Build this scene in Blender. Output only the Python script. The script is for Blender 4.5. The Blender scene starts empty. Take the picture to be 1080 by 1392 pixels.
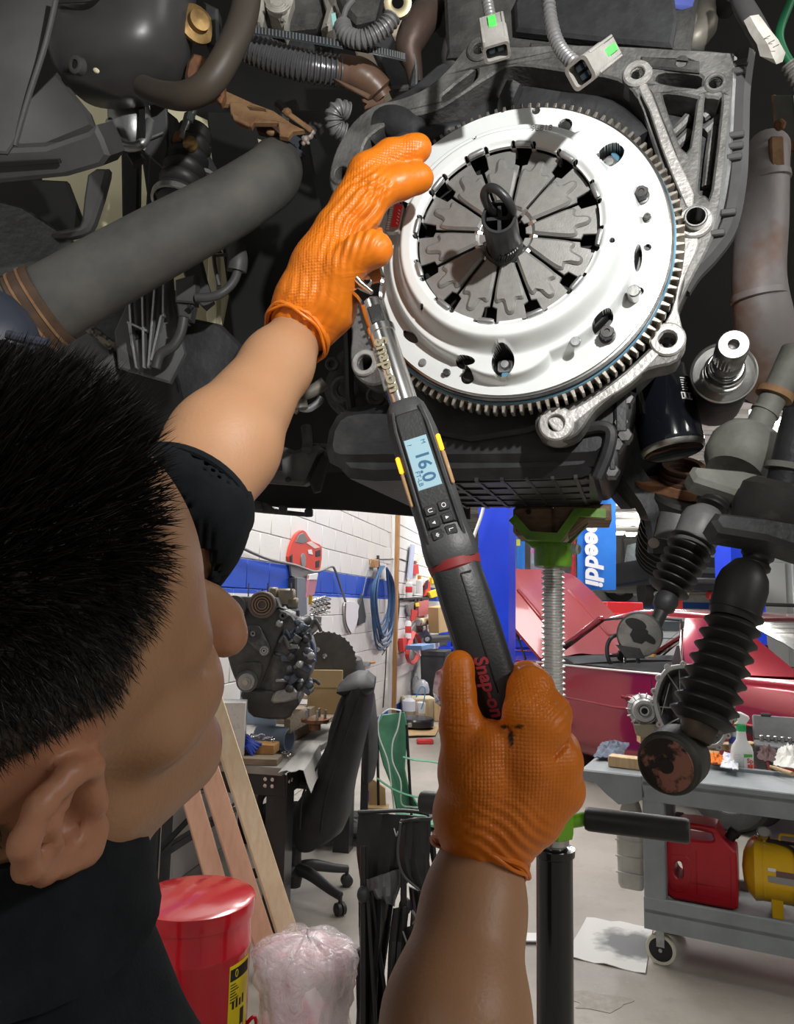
import bpy,bmesh,math,random
import numpy as np
from mathutils import Vector as V,Matrix as M,noise
from mathutils.geometry import tessellate_polygon
random.seed(7)
SC = bpy.context.scene
COL = SC.collection
PI = math.pi
# ------------------------------------------------------------------ camera
F = 1005.0
CAM = V((0,0,1.5));PITCH = math.radians(7.0);ROLL = math.radians(1.2)
_f = V((0,math.cos(PITCH),math.sin(PITCH)))
_r0 = V((1,0,0));_u0 = V((0,-math.sin(PITCH),math.cos(PITCH)))
_r = _r0*math.cos(ROLL) + _u0*math.sin(ROLL)
_u = _u0*math.cos(ROLL) - _r0*math.sin(ROLL)
cd = bpy.data.cameras.new('camera');co = bpy.data.objects.new('camera',cd);COL.objects.link(co)
cd.sensor_fit = 'VERTICAL';cd.sensor_height = 36.0;cd.lens = F/1392*36
cd.clip_start = 0.02;cd.clip_end = 100
mw = M((( _r.x,_u.x,-_f.x,CAM.x),(_r.y,_u.y,-_f.y,CAM.y),(_r.z,_u.z,-_f.z,CAM.z),(0,0,0,1)))
co.matrix_world = mw
SC.camera = co
# ------------------------------------------------------------------ world, lights, exposure
SC.view_settings.view_transform = 'Standard';SC.view_settings.look = 'None'
SC.view_settings.gamma = 1.0;SC.view_settings.use_curve_mapping = False
SC.view_settings.exposure = 0.0
w = bpy.data.worlds.new('shop_air');SC.world = w;w.use_nodes = True
w.node_tree.nodes['Background'].inputs[0].default_value = (1.0,.97,.93,1)
w.node_tree.nodes['Background'].inputs[1].default_value = 0.22
SC.cycles.max_bounces = 6;SC.cycles.diffuse_bounces = 3;SC.cycles.glossy_bounces = 3
SC.cycles.transmission_bounces = 5;SC.cycles.transparent_max_bounces = 8
SC.cycles.caustics_reflective = False;SC.cycles.caustics_refractive = False
SC.cycles.sample_clamp_indirect = 4.0
SC.cycles.use_denoising = True

def at(px,py,d):          # a point of the shop that lies d metres in front of the lens plane
    return CAM + d*(_f + (px-540)/F*_r - (py-696)/F*_u)
def cam3(x,y,z):
    return CAM + x*_r + y*_u - z*_f
def ray(px,py):
    return (_f + (px-540)/F*_r - (py-696)/F*_u)
def hit(px,py,o,n):
    q = ray(px,py);t = (o-CAM).dot(n)/q.dot(n);return CAM + q*t
def floor_at(px,py,z=0.0):
    return hit(px,py,V((0,0,z)),V((0,0,1)))

def area_light(name,loc,tgt,sx,sy,power,col=(1,1,1)):
    l = bpy.data.lights.new(name,'AREA');l.shape = 'RECTANGLE';l.size = sx;l.size_y = sy
    l.energy = power;l.color = col
    o = bpy.data.objects.new(name,l);COL.objects.link(o);o.location = loc
    o.rotation_euler = (V(tgt)-V(loc)).to_track_quat('-Z','Y').to_euler()
    return o
# shop fluorescent rows (large ceiling fittings out of view above and around the bay); last two added behind the lens for highlights
for i,(x,y,pw) in enumerate(((-.3,4.6,78),(2.2,4.2,62),(-.3,8.0,90),(2.6,7.6,80),(1.5,11.5,120),(5.5,9.0,110),(5.0,15.0,230),(3.2,-1.5,90),(-2.6,-2.5,60))):
    area_light('ceiling_row_light',(x,y,3.66),(x,y,0),.5,2.6,pw,(1.0,.985,.95))
for x,y,pw in ((-.3,8.0,22),(2.6,7.6,30),(1.5,11.5,60),(5.5,9.0,60),(5.0,15.0,110),(6.5,20.0,140)):      # uplights added to brighten the deck, standing for the fittings' upward light
    area_light('deck_fill_uplight',(x,y,3.25),(x,y,6),.5,2.6,pw,(1.0,.985,.95))
# the mechanic's work lamp hung under the car, right of and above the lens
WL = cam3(.235,.41,0.0)
sl = bpy.data.lights.new('work_lamp_beam','SPOT');so = bpy.data.objects.new('work_lamp_beam',sl);COL.objects.link(so)
sl.energy = 25;sl.spot_size = math.radians(64);sl.spot_blend = .4;sl.shadow_soft_size = .012;sl.color = (1.0,.985,.96)
so.location = WL
so.rotation_euler = (cam3(.035,.25,-.65)-WL).to_track_quat('-Z','Y').to_euler()

# ------------------------------------------------------------------ materials
MATS = {}
def mat(name,col,rough=.5,metal=0.,col2=None,scale=8.,vmin=.35,vmax=.65,bump=0.,bscale=60.,coat=0.,emit=0.,trans=0.,ior=1.45,alpha=1.,spec=.5,detail=4.,tex='NOISE',stretch=None,sheen=0.,sss=0.):
    if name in MATS:return MATS[name]
    m = bpy.data.materials.new(name);m.use_nodes = True;MATS[name] = m
    nt = m.node_tree;N = nt.nodes;L = nt.links;b = N['Principled BSDF']
    def c4(c):return (*c,1.) if len(c) == 3 else c
    b.inputs['Base Color'].default_value = c4(col);b.inputs['Roughness'].default_value = rough
    b.inputs['Metallic'].default_value = metal;b.inputs['Coat Weight'].default_value = coat
    b.inputs['Coat Roughness'].default_value = .08
    b.inputs['Specular IOR Level'].default_value = spec;b.inputs['IOR'].default_value = ior
    b.inputs['Transmission Weight'].default_value = trans;b.inputs['Alpha'].default_value = alpha
    b.inputs['Sheen Weight'].default_value = sheen
    if sss:b.inputs['Subsurface Weight'].default_value = sss;b.inputs['Subsurface Radius'].default_value = (.012,.004,.002);b.inputs['Subsurface Scale'].default_value = 1.0
    if emit:b.inputs['Emission Color'].default_value = c4(col);b.inputs['Emission Strength'].default_value = emit
    tc = N.new('ShaderNodeTexCoord');src = tc.outputs['Object']
    if stretch:
        mp = N.new('ShaderNodeMapping');mp.inputs['Scale'].default_value = stretch;L.new(src,mp.inputs[0]);src = mp.outputs[0]
    if col2 is not None:
        nz = N.new('ShaderNodeTexNoise');nz.inputs['Scale'].default_value = scale;nz.inputs['Detail'].default_value = detail;nz.inputs['Roughness'].default_value = .62
        L.new(src,nz.inputs['Vector'])
        mr = N.new('ShaderNodeMapRange');mr.inputs[1].default_value = vmin;mr.inputs[2].default_value = vmax;L.new(nz.outputs['Fac'],mr.inputs[0])
        mx = N.new('ShaderNodeMix');mx.data_type = 'RGBA';mx.inputs[6].default_value = c4(col);mx.inputs[7].default_value = c4(col2)
        L.new(mr.outputs[0],mx.inputs[0]);L.new(mx.outputs[2],b.inputs['Base Color'])
    if bump:
        if tex == 'VORONOI':
            nb = N.new('ShaderNodeTexVoronoi');out = nb.outputs['Distance']
        else:
            nb = N.new('ShaderNodeTexNoise');nb.inputs['Detail'].default_value = 3.;out = nb.outputs['Fac']
        nb.inputs['Scale'].default_value = bscale;L.new(src,nb.inputs['Vector'])
        bp = N.new('ShaderNodeBump');bp.inputs['Strength'].default_value = bump;bp.inputs['Distance'].default_value = .002
        L.new(out,bp.inputs['Height']);L.new(bp.outputs[0],b.inputs['Normal'])
    return m

# ------------------------------------------------------------------ mesh builder
ORG = {}
def _unitbox():
    bm = bmesh.new();ids = []
    for sx in (-1,1):
        for sy in (-1,1):
            for sz in (-1,1):
                for a in range(3):
                    p = [sx,sy,sz];p = [c*(1 if k == a else .8) for k,c in enumerate(p)]
                    bm.verts.new(p)
    bm.verts.ensure_lookup_table()
    bmesh.ops.convex_hull(bm,input=bm.verts)
    bmesh.ops.dissolve_limit(bm,angle_limit=.01,verts=bm.verts,edges=bm.edges)
    bm.verts.index_update()
    fs = [tuple(v.index for v in f.verts) for f in bm.faces];bm.free();return fs
BOXF = _unitbox()
def ortho(d):
    d = V(d).normalized();a = V((0,0,1)) if abs(d.z) < .9 else V((1,0,0))
    x = d.cross(a).normalized();return x,d.cross(x).normalized(),d
def fr(o,x,n):            # frame: x axis along x, z axis along n
    z = V(n).normalized();x = (V(x) - z*V(x).dot(z)).normalized();y = z.cross(x)
    return M(((x.x,y.x,z.x,o[0]),(x.y,y.y,z.y,o[1]),(x.z,y.z,z.z,o[2]),(0,0,0,1)))
def cr(pts,k=6,closed=False):   # Catmull-Rom
    P = [V(p) for p in pts];n = len(P);out = []
    if n < 3:return P
    for i in range(n if closed else n-1):
        a,b,c,d = (P[(i-1) % n],P[i],P[(i+1) % n],P[(i+2) % n]) if closed else (P[max(i-1,0)],P[i],P[i+1],P[min(i+2,n-1)])
        for j in range(k):
            t = j/k
            out.append(.5*((2*b)+(c-a)*t+(2*a-5*b+4*c-d)*t*t+(3*b-a-3*c+d)*t**3))
    if not closed:out.append(P[-1])
    return out
def crr(r,k=6):
    r = [V((x,0,0)) for x in r];return [p.x for p in cr(r,k)]
def rrect(w,h,r,n=4):
    o = []
    for cx,cy,a in ((w/2-r,h/2-r,0),(-w/2+r,h/2-r,90),(-w/2+r,-h/2+r,180),(w/2-r,-h/2+r,270)):
        for i in range(n+1):
            t = math.radians(a+90*i/n);o.append((cx+r*math.cos(t),cy+r*math.sin(t)))
    return o
def circ(cx,cy,r,n=20,ry=None):
    return [(cx+r*math.cos(2*PI*i/n),cy+(ry or r)*math.sin(2*PI*i/n)) for i in range(n)]
def area2(p):return sum(p[i-1][0]*p[i][1]-p[i][0]*p[i-1][1] for i in range(len(p)))/2
def inset(p,c):
    n = len(p);o = []
    for i in range(n):
        a,b,d = V(p[i-1]).to_2d(),V(p[i]).to_2d(),V(p[(i+1) % n]).to_2d()
        e1 = (b-a);e2 = (d-b)
        if e1.length < 1e-9 or e2.length < 1e-9:o.append(tuple(b));continue
        e1.normalize();e2.normalize()
        n1 = V((-e1.y,e1.x));n2 = V((-e2.y,e2.x));m = n1+n2
        if m.length < 1e-6:o.append(tuple(b));continue
        m.normalize();s = min(1/max(m.dot(n1),.35),2.2)
        o.append((b.x+m.x*c*s,b.y+m.y*c*s))
    return o

class MB:
    def __init__(s):s.v = [];s.f = [];s.m = [];s.mi = 0
    def add(s,vs,fs,X=None):
        n = len(s.v)
        s.v += [tuple(X @ V(p)) for p in vs] if X is not None else [tuple(p) for p in vs]
        s.f += [tuple(i+n for i in f) for f in fs];s.m += [s.mi]*len(fs);return s
    def box(s,c,sz,X=None,b=None):
        hx,hy,hz = sz[0]/2,sz[1]/2,sz[2]/2
        if b is None:b = min(sz)*.08
        b = min(b,min(hx,hy,hz)*.9)
        vs = []
        for sx in (-1,1):
            for sy in (-1,1):
                for s_ in (-1,1):
                    for a in range(3):
                        p = [sx*hx,sy*hy,s_*hz];q = [sx*(hx-b),sy*(hy-b),s_*(hz-b)]
                        q[a] = p[a];vs.append((q[0]+c[0],q[1]+c[1],q[2]+c[2]))
        return s.add(vs,BOXF,X)
    def bar(s,p,q,w,h,up=(0,0,1),b=None):     # box from p to q
        p,q = V(p),V(q);d = q-p
        up = V(up)
        if abs(d.normalized().dot(up)) > .98:up = V((1,0,0))
        X = fr((p+q)/2,d,up)
        return s.box((0,0,0),(d.length,w,h),X,b)
    def tube(s,pts,r,n=10,caps=True,closed=False,up=None,ry=None):
        P = [V(p) for p in pts];k = len(P)
        R = r if isinstance(r,(list,tuple)) else [r]*k
        if len(R) != k:R = [R[0]+(R[-1]-R[0])*i/(k-1) for i in range(k)] if len(R) == 2 else [R[min(int(i*len(R)/k),len(R)-1)] for i in range(k)]
        T = []
        for i in range(k):
            a = P[i-1] if (i > 0 or closed) else P[i];b = P[(i+1) % k] if (i < k-1 or closed) else P[i]
            t = b-a;T.append(t.normalized() if t.length > 1e-9 else V((0,0,1)))
        x = V(up) if up is not None else ortho(T[0])[0]
        vs = [];fs = []
        for i in range(k):
            x = (x - T[i]*x.dot(T[i]))
            x = x.normalized() if x.length > 1e-6 else ortho(T[i])[0]
            y = T[i].cross(x)
            for j in range(n):
                a = 2*PI*j/n;vs.append(P[i]+x*(R[i]*math.cos(a))+y*((ry[i] if ry else R[i])*math.sin(a)))
        for i in range(k if closed else k-1):
            for j in range(n):
                a = i*n+j;b = i*n+(j+1) % n;c = ((i+1) % k)*n+(j+1) % n;d = ((i+1) % k)*n+j
                fs.append((a,b,c,d))
        if caps and not closed:
            fs.append(tuple(range(n-1,-1,-1)));fs.append(tuple(range((k-1)*n,k*n)))
        return s.add(vs,fs)
    def lathe(s,prof,o,d,n=32,rf=None,x=None):      # prof [(r,h)]; rf(angle,i)->radius factor
        if x is None:x,y,d = ortho(d)
        else:
            d = V(d).normalized();x = (V(x)-d*V(x).dot(d)).normalized();y = d.cross(x)
        o = V(o);vs = [];fs = [];k = len(prof)
        for i,(r,h) in enumerate(prof):
            for j in range(n):
                a = 2*PI*j/n;rr = r*(rf(a,i) if rf else 1)
                vs.append(o+d*h+x*(rr*math.cos(a))+y*(rr*math.sin(a)))
        for i in range(k-1):
            for j in range(n):
                fs.append((i*n+j,i*n+(j+1) % n,(i+1)*n+(j+1) % n,(i+1)*n+j))
        if prof[0][0] > 1e-5:fs.append(tuple(range(n-1,-1,-1)))
        if prof[-1][0] > 1e-5:fs.append(tuple(range((k-1)*n,k*n)))
        return s.add(vs,fs)
    def ringlathe(s,prof,o,d,n=48,rf=None):   # closed profile -> ring solid
        x,y,d = ortho(d);o = V(o);vs = [];fs = [];k = len(prof)
        for i,(r,h) in enumerate(prof):
            for j in range(n):
                a = 2*PI*j/n;rr = r*(rf(a,i) if rf else 1)
                vs.append(o+d*h+x*(rr*math.cos(a))+y*(rr*math.sin(a)))
        for i in range(k):
            for j in range(n):
                fs.append((i*n+j,i*n+(j+1) % n,((i+1) % k)*n+(j+1) % n,((i+1) % k)*n+j))
        return s.add(vs,fs)
    def prism(s,outer,h0,h1,X=None,holes=(),c=0.,fn=None):
        loops = []
        for i,p in enumerate([outer]+list(holes)):
            p = [tuple(q[:2]) for q in p]
            if (area2(p) > 0) != (i == 0):p = p[::-1]
            loops.append(p)
        top = [inset(p,c) for p in loops] if c else loops
        vs = [];fs = [];tri = tessellate_polygon([[V((q[0],q[1],0)) for q in p] for p in loops])
        flat = [q for p in loops for q in p];N = len(flat);ft = [q for p in top for q in p]
        vs += [(q[0],q[1],h0) for q in flat]
        if c:vs += [(q[0],q[1],h1-c) for q in flat]
        vs += [(q[0],q[1],h1) for q in ft]
        T = N*(2 if c else 1)
        for t in tri:
            a,b,d = (flat[i] for i in t)
            if (b[0]-a[0])*(d[1]-a[1])-(b[1]-a[1])*(d[0]-a[0]) < 0:t = t[::-1]
            fs.append(tuple(i+T for i in t));fs.append(tuple(t[::-1]))
        o = 0
        for p in loops:
            n = len(p)
            for i in range(n):
                a,b = o+i,o+(i+1) % n
                fs.append((a,b,b+N,a+N))
                if c:fs.append((a+N,b+N,b+T,a+T))
            o += n
        if fn:vs = [fn(*q) for q in vs]
        return s.add(vs,fs,X)
    def ell(s,c,r,X=None,n=16,m=10):
        if not isinstance(r,(list,tuple)):r = (r,r,r)
        vs = [(c[0],c[1],c[2]+r[2])];fs = []
        for i in range(1,m):
            a = PI*i/m
            for j in range(n):
                b = 2*PI*j/n;vs.append((c[0]+r[0]*math.sin(a)*math.cos(b),c[1]+r[1]*math.sin(a)*math.sin(b),c[2]+r[2]*math.cos(a)))
        vs.append((c[0],c[1],c[2]-r[2]));e = len(vs)-1
        for j in range(n):
            fs.append((0,1+j,1+(j+1) % n));q = 1+(m-2)*n;fs.append((e,q+(j+1) % n,q+j))
        for i in range(m-2):
            for j in range(n):
                fs.append((1+i*n+j,1+(i+1)*n+j,1+(i+1)*n+(j+1) % n,1+i*n+(j+1) % n))
        return s.add(vs,fs,X)
    def loft(s,rings,caps=True,closed=False):
        n = len(rings[0]);k = len(rings);vs = [p for r in rings for p in r];fs = []
        for i in range(k if closed else k-1):
            for j in range(n):
                fs.append((i*n+j,i*n+(j+1) % n,((i+1) % k)*n+(j+1) % n,((i+1) % k)*n+j))
        if caps and not closed:fs.append(tuple(range(n-1,-1,-1)));fs.append(tuple(range((k-1)*n,k*n)))
        return s.add(vs,fs)
    def sheet(s,G,th):          # grid of points -> thin solid
        a,b = len(G),len(G[0]);G = [[V(p) for p in r] for r in G];T = [];B = []
        for i in range(a):
            for j in range(b):
                u = G[min(i+1,a-1)][j]-G[max(i-1,0)][j];v = G[i][min(j+1,b-1)]-G[i][max(j-1,0)]
                n = u.cross(v);n = n.normalized() if n.length > 1e-12 else V((0,0,1))
                T.append(G[i][j]+n*th/2);B.append(G[i][j]-n*th/2)
        N = a*b;fs = []
        for i in range(a-1):
            for j in range(b-1):
                q = (i*b+j,(i+1)*b+j,(i+1)*b+j+1,i*b+j+1);fs.append(q);fs.append(tuple(x+N for x in q[::-1]))
        ed = [i*b for i in range(a)]+[(a-1)*b+j for j in range(1,b)]+[i*b+b-1 for i in range(a-2,-1,-1)]+[j for j in range(b-2,0,-1)]
        for i in range(len(ed)):
            p,q = ed[i],ed[(i+1) % len(ed)];fs.append((q,p,p+N,q+N))
        return s.add(T+B,fs)
    def build(s,name,m,parent=None,label=None,cat=None,group=None,kind=None,sharp=38,raw=False):
        me = bpy.data.meshes.new(name)
        if parent is not None:o0 = ORG[parent.name]
        else:
            xs,ys,zs = zip(*s.v);o0 = V(((min(xs)+max(xs))/2,(min(ys)+max(ys))/2,min(zs)))
        me.from_pydata([(p[0]-o0.x,p[1]-o0.y,p[2]-o0.z) for p in s.v],[],s.f)
        for mm in (m if isinstance(m,(list,tuple)) else [m]):me.materials.append(mm)
        me.polygons.foreach_set('material_index',s.m)
        me.polygons.foreach_set('use_smooth',[True]*len(s.f));me.update()
        if not raw:
            bm = bmesh.new();bm.from_mesh(me);bmesh.ops.recalc_face_normals(bm,faces=bm.faces);bm.to_mesh(me);bm.free()
        try:me.set_sharp_from_angle(angle=math.radians(sharp))
        except Exception:pass
        o = bpy.data.objects.new(name,me);COL.objects.link(o);ORG[o.name] = o0
        if parent is not None:o.parent = parent
        else:o.location = o0
        if parent is not None and parent.type == 'EMPTY':pass
        return tag(o,label,cat,group,kind)
def tag(o,label=None,cat=None,group=None,kind=None):
    if label:o['label'] = label
    if cat:o['category'] = cat
    if group:o['group'] = group
    if kind:o['kind'] = kind
    return o
def thing(name,label,cat,loc,group=None):
    o = bpy.data.objects.new(name,None);COL.objects.link(o);o.location = loc;o.empty_display_size = .05
    ORG[o.name] = V(loc);return tag(o,label,cat,group)
def copies(src,Xs,parent=None):            # alike pieces that share mesh data (placed by matrices in world space)
    out = []
    for X in Xs:
        c = src.copy();COL.objects.link(c);c.parent = parent
        c.matrix_basis = (M.Translation(-ORG[parent.name]) @ X) if parent else X
        ORG[c.name] = ORG[parent.name] if parent else V(X.translation);out.append(c)
    return out
def pieces(name,m,mb,Xs,parent):         # first piece + copies, mesh given in its own space
    me = bpy.data.meshes.new(name);me.from_pydata(mb.v,[],mb.f);me.materials.append(m)
    me.polygons.foreach_set('use_smooth',[True]*len(mb.f));me.update();me.set_sharp_from_angle(angle=math.radians(38))
    out = []
    for X in Xs:
        o = bpy.data.objects.new(name,me);COL.objects.link(o);o.parent = parent
        o.matrix_basis = (M.Translation(-ORG[parent.name]) @ X) if parent else X
        out.append(o)
    return out
def txt(s,size,X,m,parent,name='lettering',ext=.0002,ax='CENTER',ay='CENTER',sx=1.,bold=0.,shear=0.):
    c = bpy.data.curves.new(name,'FONT');c.body = s;c.size = size;c.extrude = ext;c.align_x = ax;c.align_y = ay;c.offset = bold;c.shear = shear
    c.resolution_u = 3
    t = bpy.data.objects.new(name,c);COL.objects.link(t)
    dg = bpy.context.evaluated_depsgraph_get();me = bpy.data.meshes.new_from_object(t.evaluated_get(dg))
    COL.objects.unlink(t);bpy.data.objects.remove(t)
    me.name = name;me.materials.clear();me.materials.append(m)
    o = bpy.data.objects.new(name,me);COL.objects.link(o)
    me.transform(M.Translation(-ORG[parent.name]) @ X @ M.Diagonal((sx,1,1,1)))
    o.parent = parent;ORG[o.name] = ORG[parent.name]
    return o
def mb_txt():pass
# ================================================================== materials used all over
white_paint = mat('cover_white_enamel',(.80,.83,.82),.22,0,(.74,.77,.76),30,bump=.0,coat=.4)
steel = mat('bright_steel',(.62,.62,.60),.28,1.,(.5,.5,.48),40,bump=.05,bscale=300)
tooth_steel = mat('tooth_steel',(.50,.47,.41),.38,.85,(.34,.30,.25),60,bump=.1,bscale=200)
dark_steel = mat('dark_oily_steel',(.13,.13,.125),.42,.6,(.05,.05,.05),30,bump=.15,bscale=120)
spring_steel = mat('spring_steel',(.33,.325,.31),.42,.5,(.28,.275,.26),120,bump=.06,bscale=700)
chrome = mat('chrome',(.82,.82,.82),.07,1.)
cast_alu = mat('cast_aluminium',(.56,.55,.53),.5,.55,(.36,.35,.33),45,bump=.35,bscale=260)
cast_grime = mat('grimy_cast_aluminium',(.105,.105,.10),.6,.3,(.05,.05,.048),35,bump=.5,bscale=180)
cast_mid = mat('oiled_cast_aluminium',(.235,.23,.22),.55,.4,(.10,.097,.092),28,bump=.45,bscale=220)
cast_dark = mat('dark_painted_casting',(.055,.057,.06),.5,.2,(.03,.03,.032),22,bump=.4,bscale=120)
black_gap = mat('gap_and_grease_black',(.008,.008,.009),.6)  # flat black for grease, and put in holes and gaps as their shade
pan_black = mat('oil_pan_black',(.018,.018,.02),.42,.1,(.05,.05,.05),14,.5,.72,bump=.2,bscale=90)
black_plastic = mat('black_plastic',(.022,.022,.024),.38,0,(.032,.032,.034),18,bump=.08,bscale=300)
grey_plastic = mat('dusty_grey_plastic',(.085,.085,.088),.5,0,(.055,.054,.054),9,bump=.12,bscale=90)
soft_rubber = mat('dusty_rubber',(.105,.10,.088),.72,0,(.065,.063,.06),14,bump=.15,bscale=160)
black_rubber = mat('black_rubber',(.014,.014,.015),.48,0,(.025,.025,.024),20,bump=.1,bscale=120)
cable_black = mat('black_cable',(.016,.016,.017),.45)
rust = mat('rusty_steel',(.30,.135,.06),.8,.15,(.16,.08,.045),34,bump=.5,bscale=150)
pale_rust = mat('pale_rusty_steel',(.36,.22,.11),.75,.2,(.20,.10,.05),26,bump=.4,bscale=150)
pipe_rust = mat('exhaust_steel',(.40,.37,.37),.62,.35,(.32,.18,.12),9,.52,.70,bump=.25,bscale=110)
grey_cable = mat('grey_conduit',(.20,.20,.20),.42,.2)
conn_grey = mat('grey_connector_plastic',(.36,.35,.33),.4,0,(.26,.25,.23),50,bump=.1,bscale=200)
green_mark = mat('green_paint_mark',(.10,.75,.12),.5)
blue_plastic = mat('blue_grey_terminal',(.10,.17,.24),.35)
cream = mat('cream_plastic',(.72,.68,.46),.5,0,(.62,.57,.38),7)
tan_panel = mat('tan_panel',(.62,.52,.40),.6,0,(.55,.46,.35),5)
brown_tape = mat('brown_tape',(.19,.115,.075),.38,0,(.13,.075,.05),18,bump=.15,bscale=90)
brass = mat('dull_brass',(.50,.33,.13),.38,.8,(.28,.17,.07),60)
print_black = mat('print_black',(.015,.015,.016),.6)
print_white = mat('print_white',(.80,.80,.78),.5)
zinc = mat('zinc_grey',(.45,.46,.46),.38,.7,(.33,.34,.34),30,bump=.15,bscale=150)
blue_film = mat('blue_tinted_steel',(.16,.36,.52),.3,.5)

# ================================================================== engine frame
EC = at(697,347,.67)
EN = V((-.30,-.954,0)).normalized();EX = V((.954,-.30,0)).normalized()
XE = fr(EC,EX,EN);XI = XE.inverted()
def eu(px,py,h=0.):        # engine-plane coordinates of a point seen on the plane h above the flywheel face
    q = XI @ hit(px,py,EC+EN*h,EN);return (q.x,q.y)
def el(pts,h=0.,k=3):
    p = [V((*eu(x,y,h),0)) for x,y in pts]
    return [(q.x,q.y) for q in cr(p,k,True)] if k > 1 else [(q.x,q.y) for q in p]
def E3(px,py,h):return hit(px,py,EC+EN*h,EN)
def epx(px):return px*.67/F      # a length in metres

# ---- engine block with its rear flange
eng = thing('engine_block','car engine hanging under the raised car with its rear flange open','engine',EC-EN*.05)
HF = -.016
outer = [(728,572),(733,592),(757,600),(786,590),(810,557),(850,525),(882,502),(922,490),(930,455),(922,425),(938,385),(962,340),(976,300),(985,240),(993,160),(1000,80),(985,70),
         (920,66),(850,62),(760,60),(690,62),(655,47),(634,62),(610,92),(580,118),(545,133),(510,142),(480,165),(458,200),(447,240),(455,268),(466,300),(472,350),(468,410),(478,448),(476,485),(484,512),(508,524),(528,512),
         (524,492),(508,460),(497,420),(492,350),(494,290),(489,245),(492,205),(505,182),(540,162),(590,150),(628,128),(668,102),(700,88),(780,98),(840,108),(868,135),(886,190),(908,260),(926,330),(930,372),(917,420),(893,462),(850,503),(800,535),(765,552),(738,556)]
def hole(px,py,r,h=HF,n=16):c = eu(px,py,h);return circ(c[0],c[1],r,n)
holes = [hole(908,462,.0075),hole(757,577,.0075),hole(867,101,.0062),hole(973,113,.0056),hole(652,68,.006),hole(465,236,.0072),hole(497,494,.0075),hole(945,303,.0085),
         el([(905,97),(950,101),(955,110),(948,119),(898,112),(892,104)],HF,2),
         el([(876,124),(886,128),(930,245),(933,258),(926,264),(917,260),(878,150),(870,132)],HF,2),
         el([(907,126),(946,132),(947,140),(938,200),(930,203),(922,190),(903,135)],HF,2),
         el([(962,132),(978,134),(982,140),(968,258),(960,265),(949,258),(952,230),(958,140)],HF,2),
         el([(600,130),(640,98),(648,92),(650,100),(642,112),(608,136)],HF,2)]
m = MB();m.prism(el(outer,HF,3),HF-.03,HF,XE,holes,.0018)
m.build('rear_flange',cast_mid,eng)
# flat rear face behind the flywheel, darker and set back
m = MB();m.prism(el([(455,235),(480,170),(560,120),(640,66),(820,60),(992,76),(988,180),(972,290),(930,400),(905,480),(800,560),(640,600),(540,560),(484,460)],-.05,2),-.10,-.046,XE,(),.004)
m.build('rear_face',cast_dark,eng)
# machined lugs; lamplight is put into the colour, paler metal on the lit ones
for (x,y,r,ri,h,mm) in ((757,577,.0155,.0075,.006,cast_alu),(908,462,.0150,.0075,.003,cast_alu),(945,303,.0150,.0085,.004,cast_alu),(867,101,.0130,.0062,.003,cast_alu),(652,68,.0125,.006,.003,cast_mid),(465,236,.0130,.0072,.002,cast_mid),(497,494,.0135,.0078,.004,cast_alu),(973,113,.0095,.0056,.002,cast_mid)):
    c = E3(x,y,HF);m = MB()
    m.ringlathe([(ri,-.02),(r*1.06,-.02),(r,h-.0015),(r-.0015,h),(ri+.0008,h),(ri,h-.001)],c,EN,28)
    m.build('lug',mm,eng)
c = E3(945,303,HF);m = MB();m.ringlathe([(.0078,-.01),(.0097,-.01),(.0097,.011),(.0088,.012),(.0078,.012)],c,EN,28);m.build('dowel_sleeve',steel,eng)
for (x,y) in ((867,101),(973,113),(652,68)):     # threaded bores
    c = E3(x,y,HF);m = MB()
    for k in range(6):m.tube([c-EN*(.002+.002*k)+(EX*math.cos(a)+V((0,0,1))*math.sin(a))*.0058 for a in [2*PI*j/14 for j in range(14)]],.0006,5,closed=True)
    m.build('bore_thread',steel,eng,kind='stuff')
# casting ridges seen inside the pockets
for pts in (((905,190),(925,172),(936,160)),((912,205),(928,190),(938,180)),((958,180),(972,168),(980,160)),((955,160),(968,150),(979,145)),((962,255),(966,215),(972,175)),((925,150),(935,145),(945,140))):
    m = MB();m.tube(cr([E3(x,y,HF-.026) for x,y in pts],4),.005,8);m.build('casting_ridge',cast_mid,eng)
# bright machined strip of the flange: lower right arc and the diagonal rib
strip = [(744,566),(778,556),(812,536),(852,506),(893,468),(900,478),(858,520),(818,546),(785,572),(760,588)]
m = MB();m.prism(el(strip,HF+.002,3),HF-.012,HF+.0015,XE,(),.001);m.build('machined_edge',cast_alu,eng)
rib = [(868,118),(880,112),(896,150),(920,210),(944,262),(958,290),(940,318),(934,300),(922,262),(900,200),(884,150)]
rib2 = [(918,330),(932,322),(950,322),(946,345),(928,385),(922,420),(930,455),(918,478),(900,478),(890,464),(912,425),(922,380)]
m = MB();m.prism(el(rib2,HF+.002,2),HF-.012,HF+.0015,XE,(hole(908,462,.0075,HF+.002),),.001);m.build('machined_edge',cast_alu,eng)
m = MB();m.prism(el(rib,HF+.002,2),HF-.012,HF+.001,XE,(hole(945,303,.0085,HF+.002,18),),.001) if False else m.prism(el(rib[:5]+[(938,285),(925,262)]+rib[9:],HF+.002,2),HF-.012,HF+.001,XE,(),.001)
m.build('diagonal_rib',cast_alu,eng)
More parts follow.
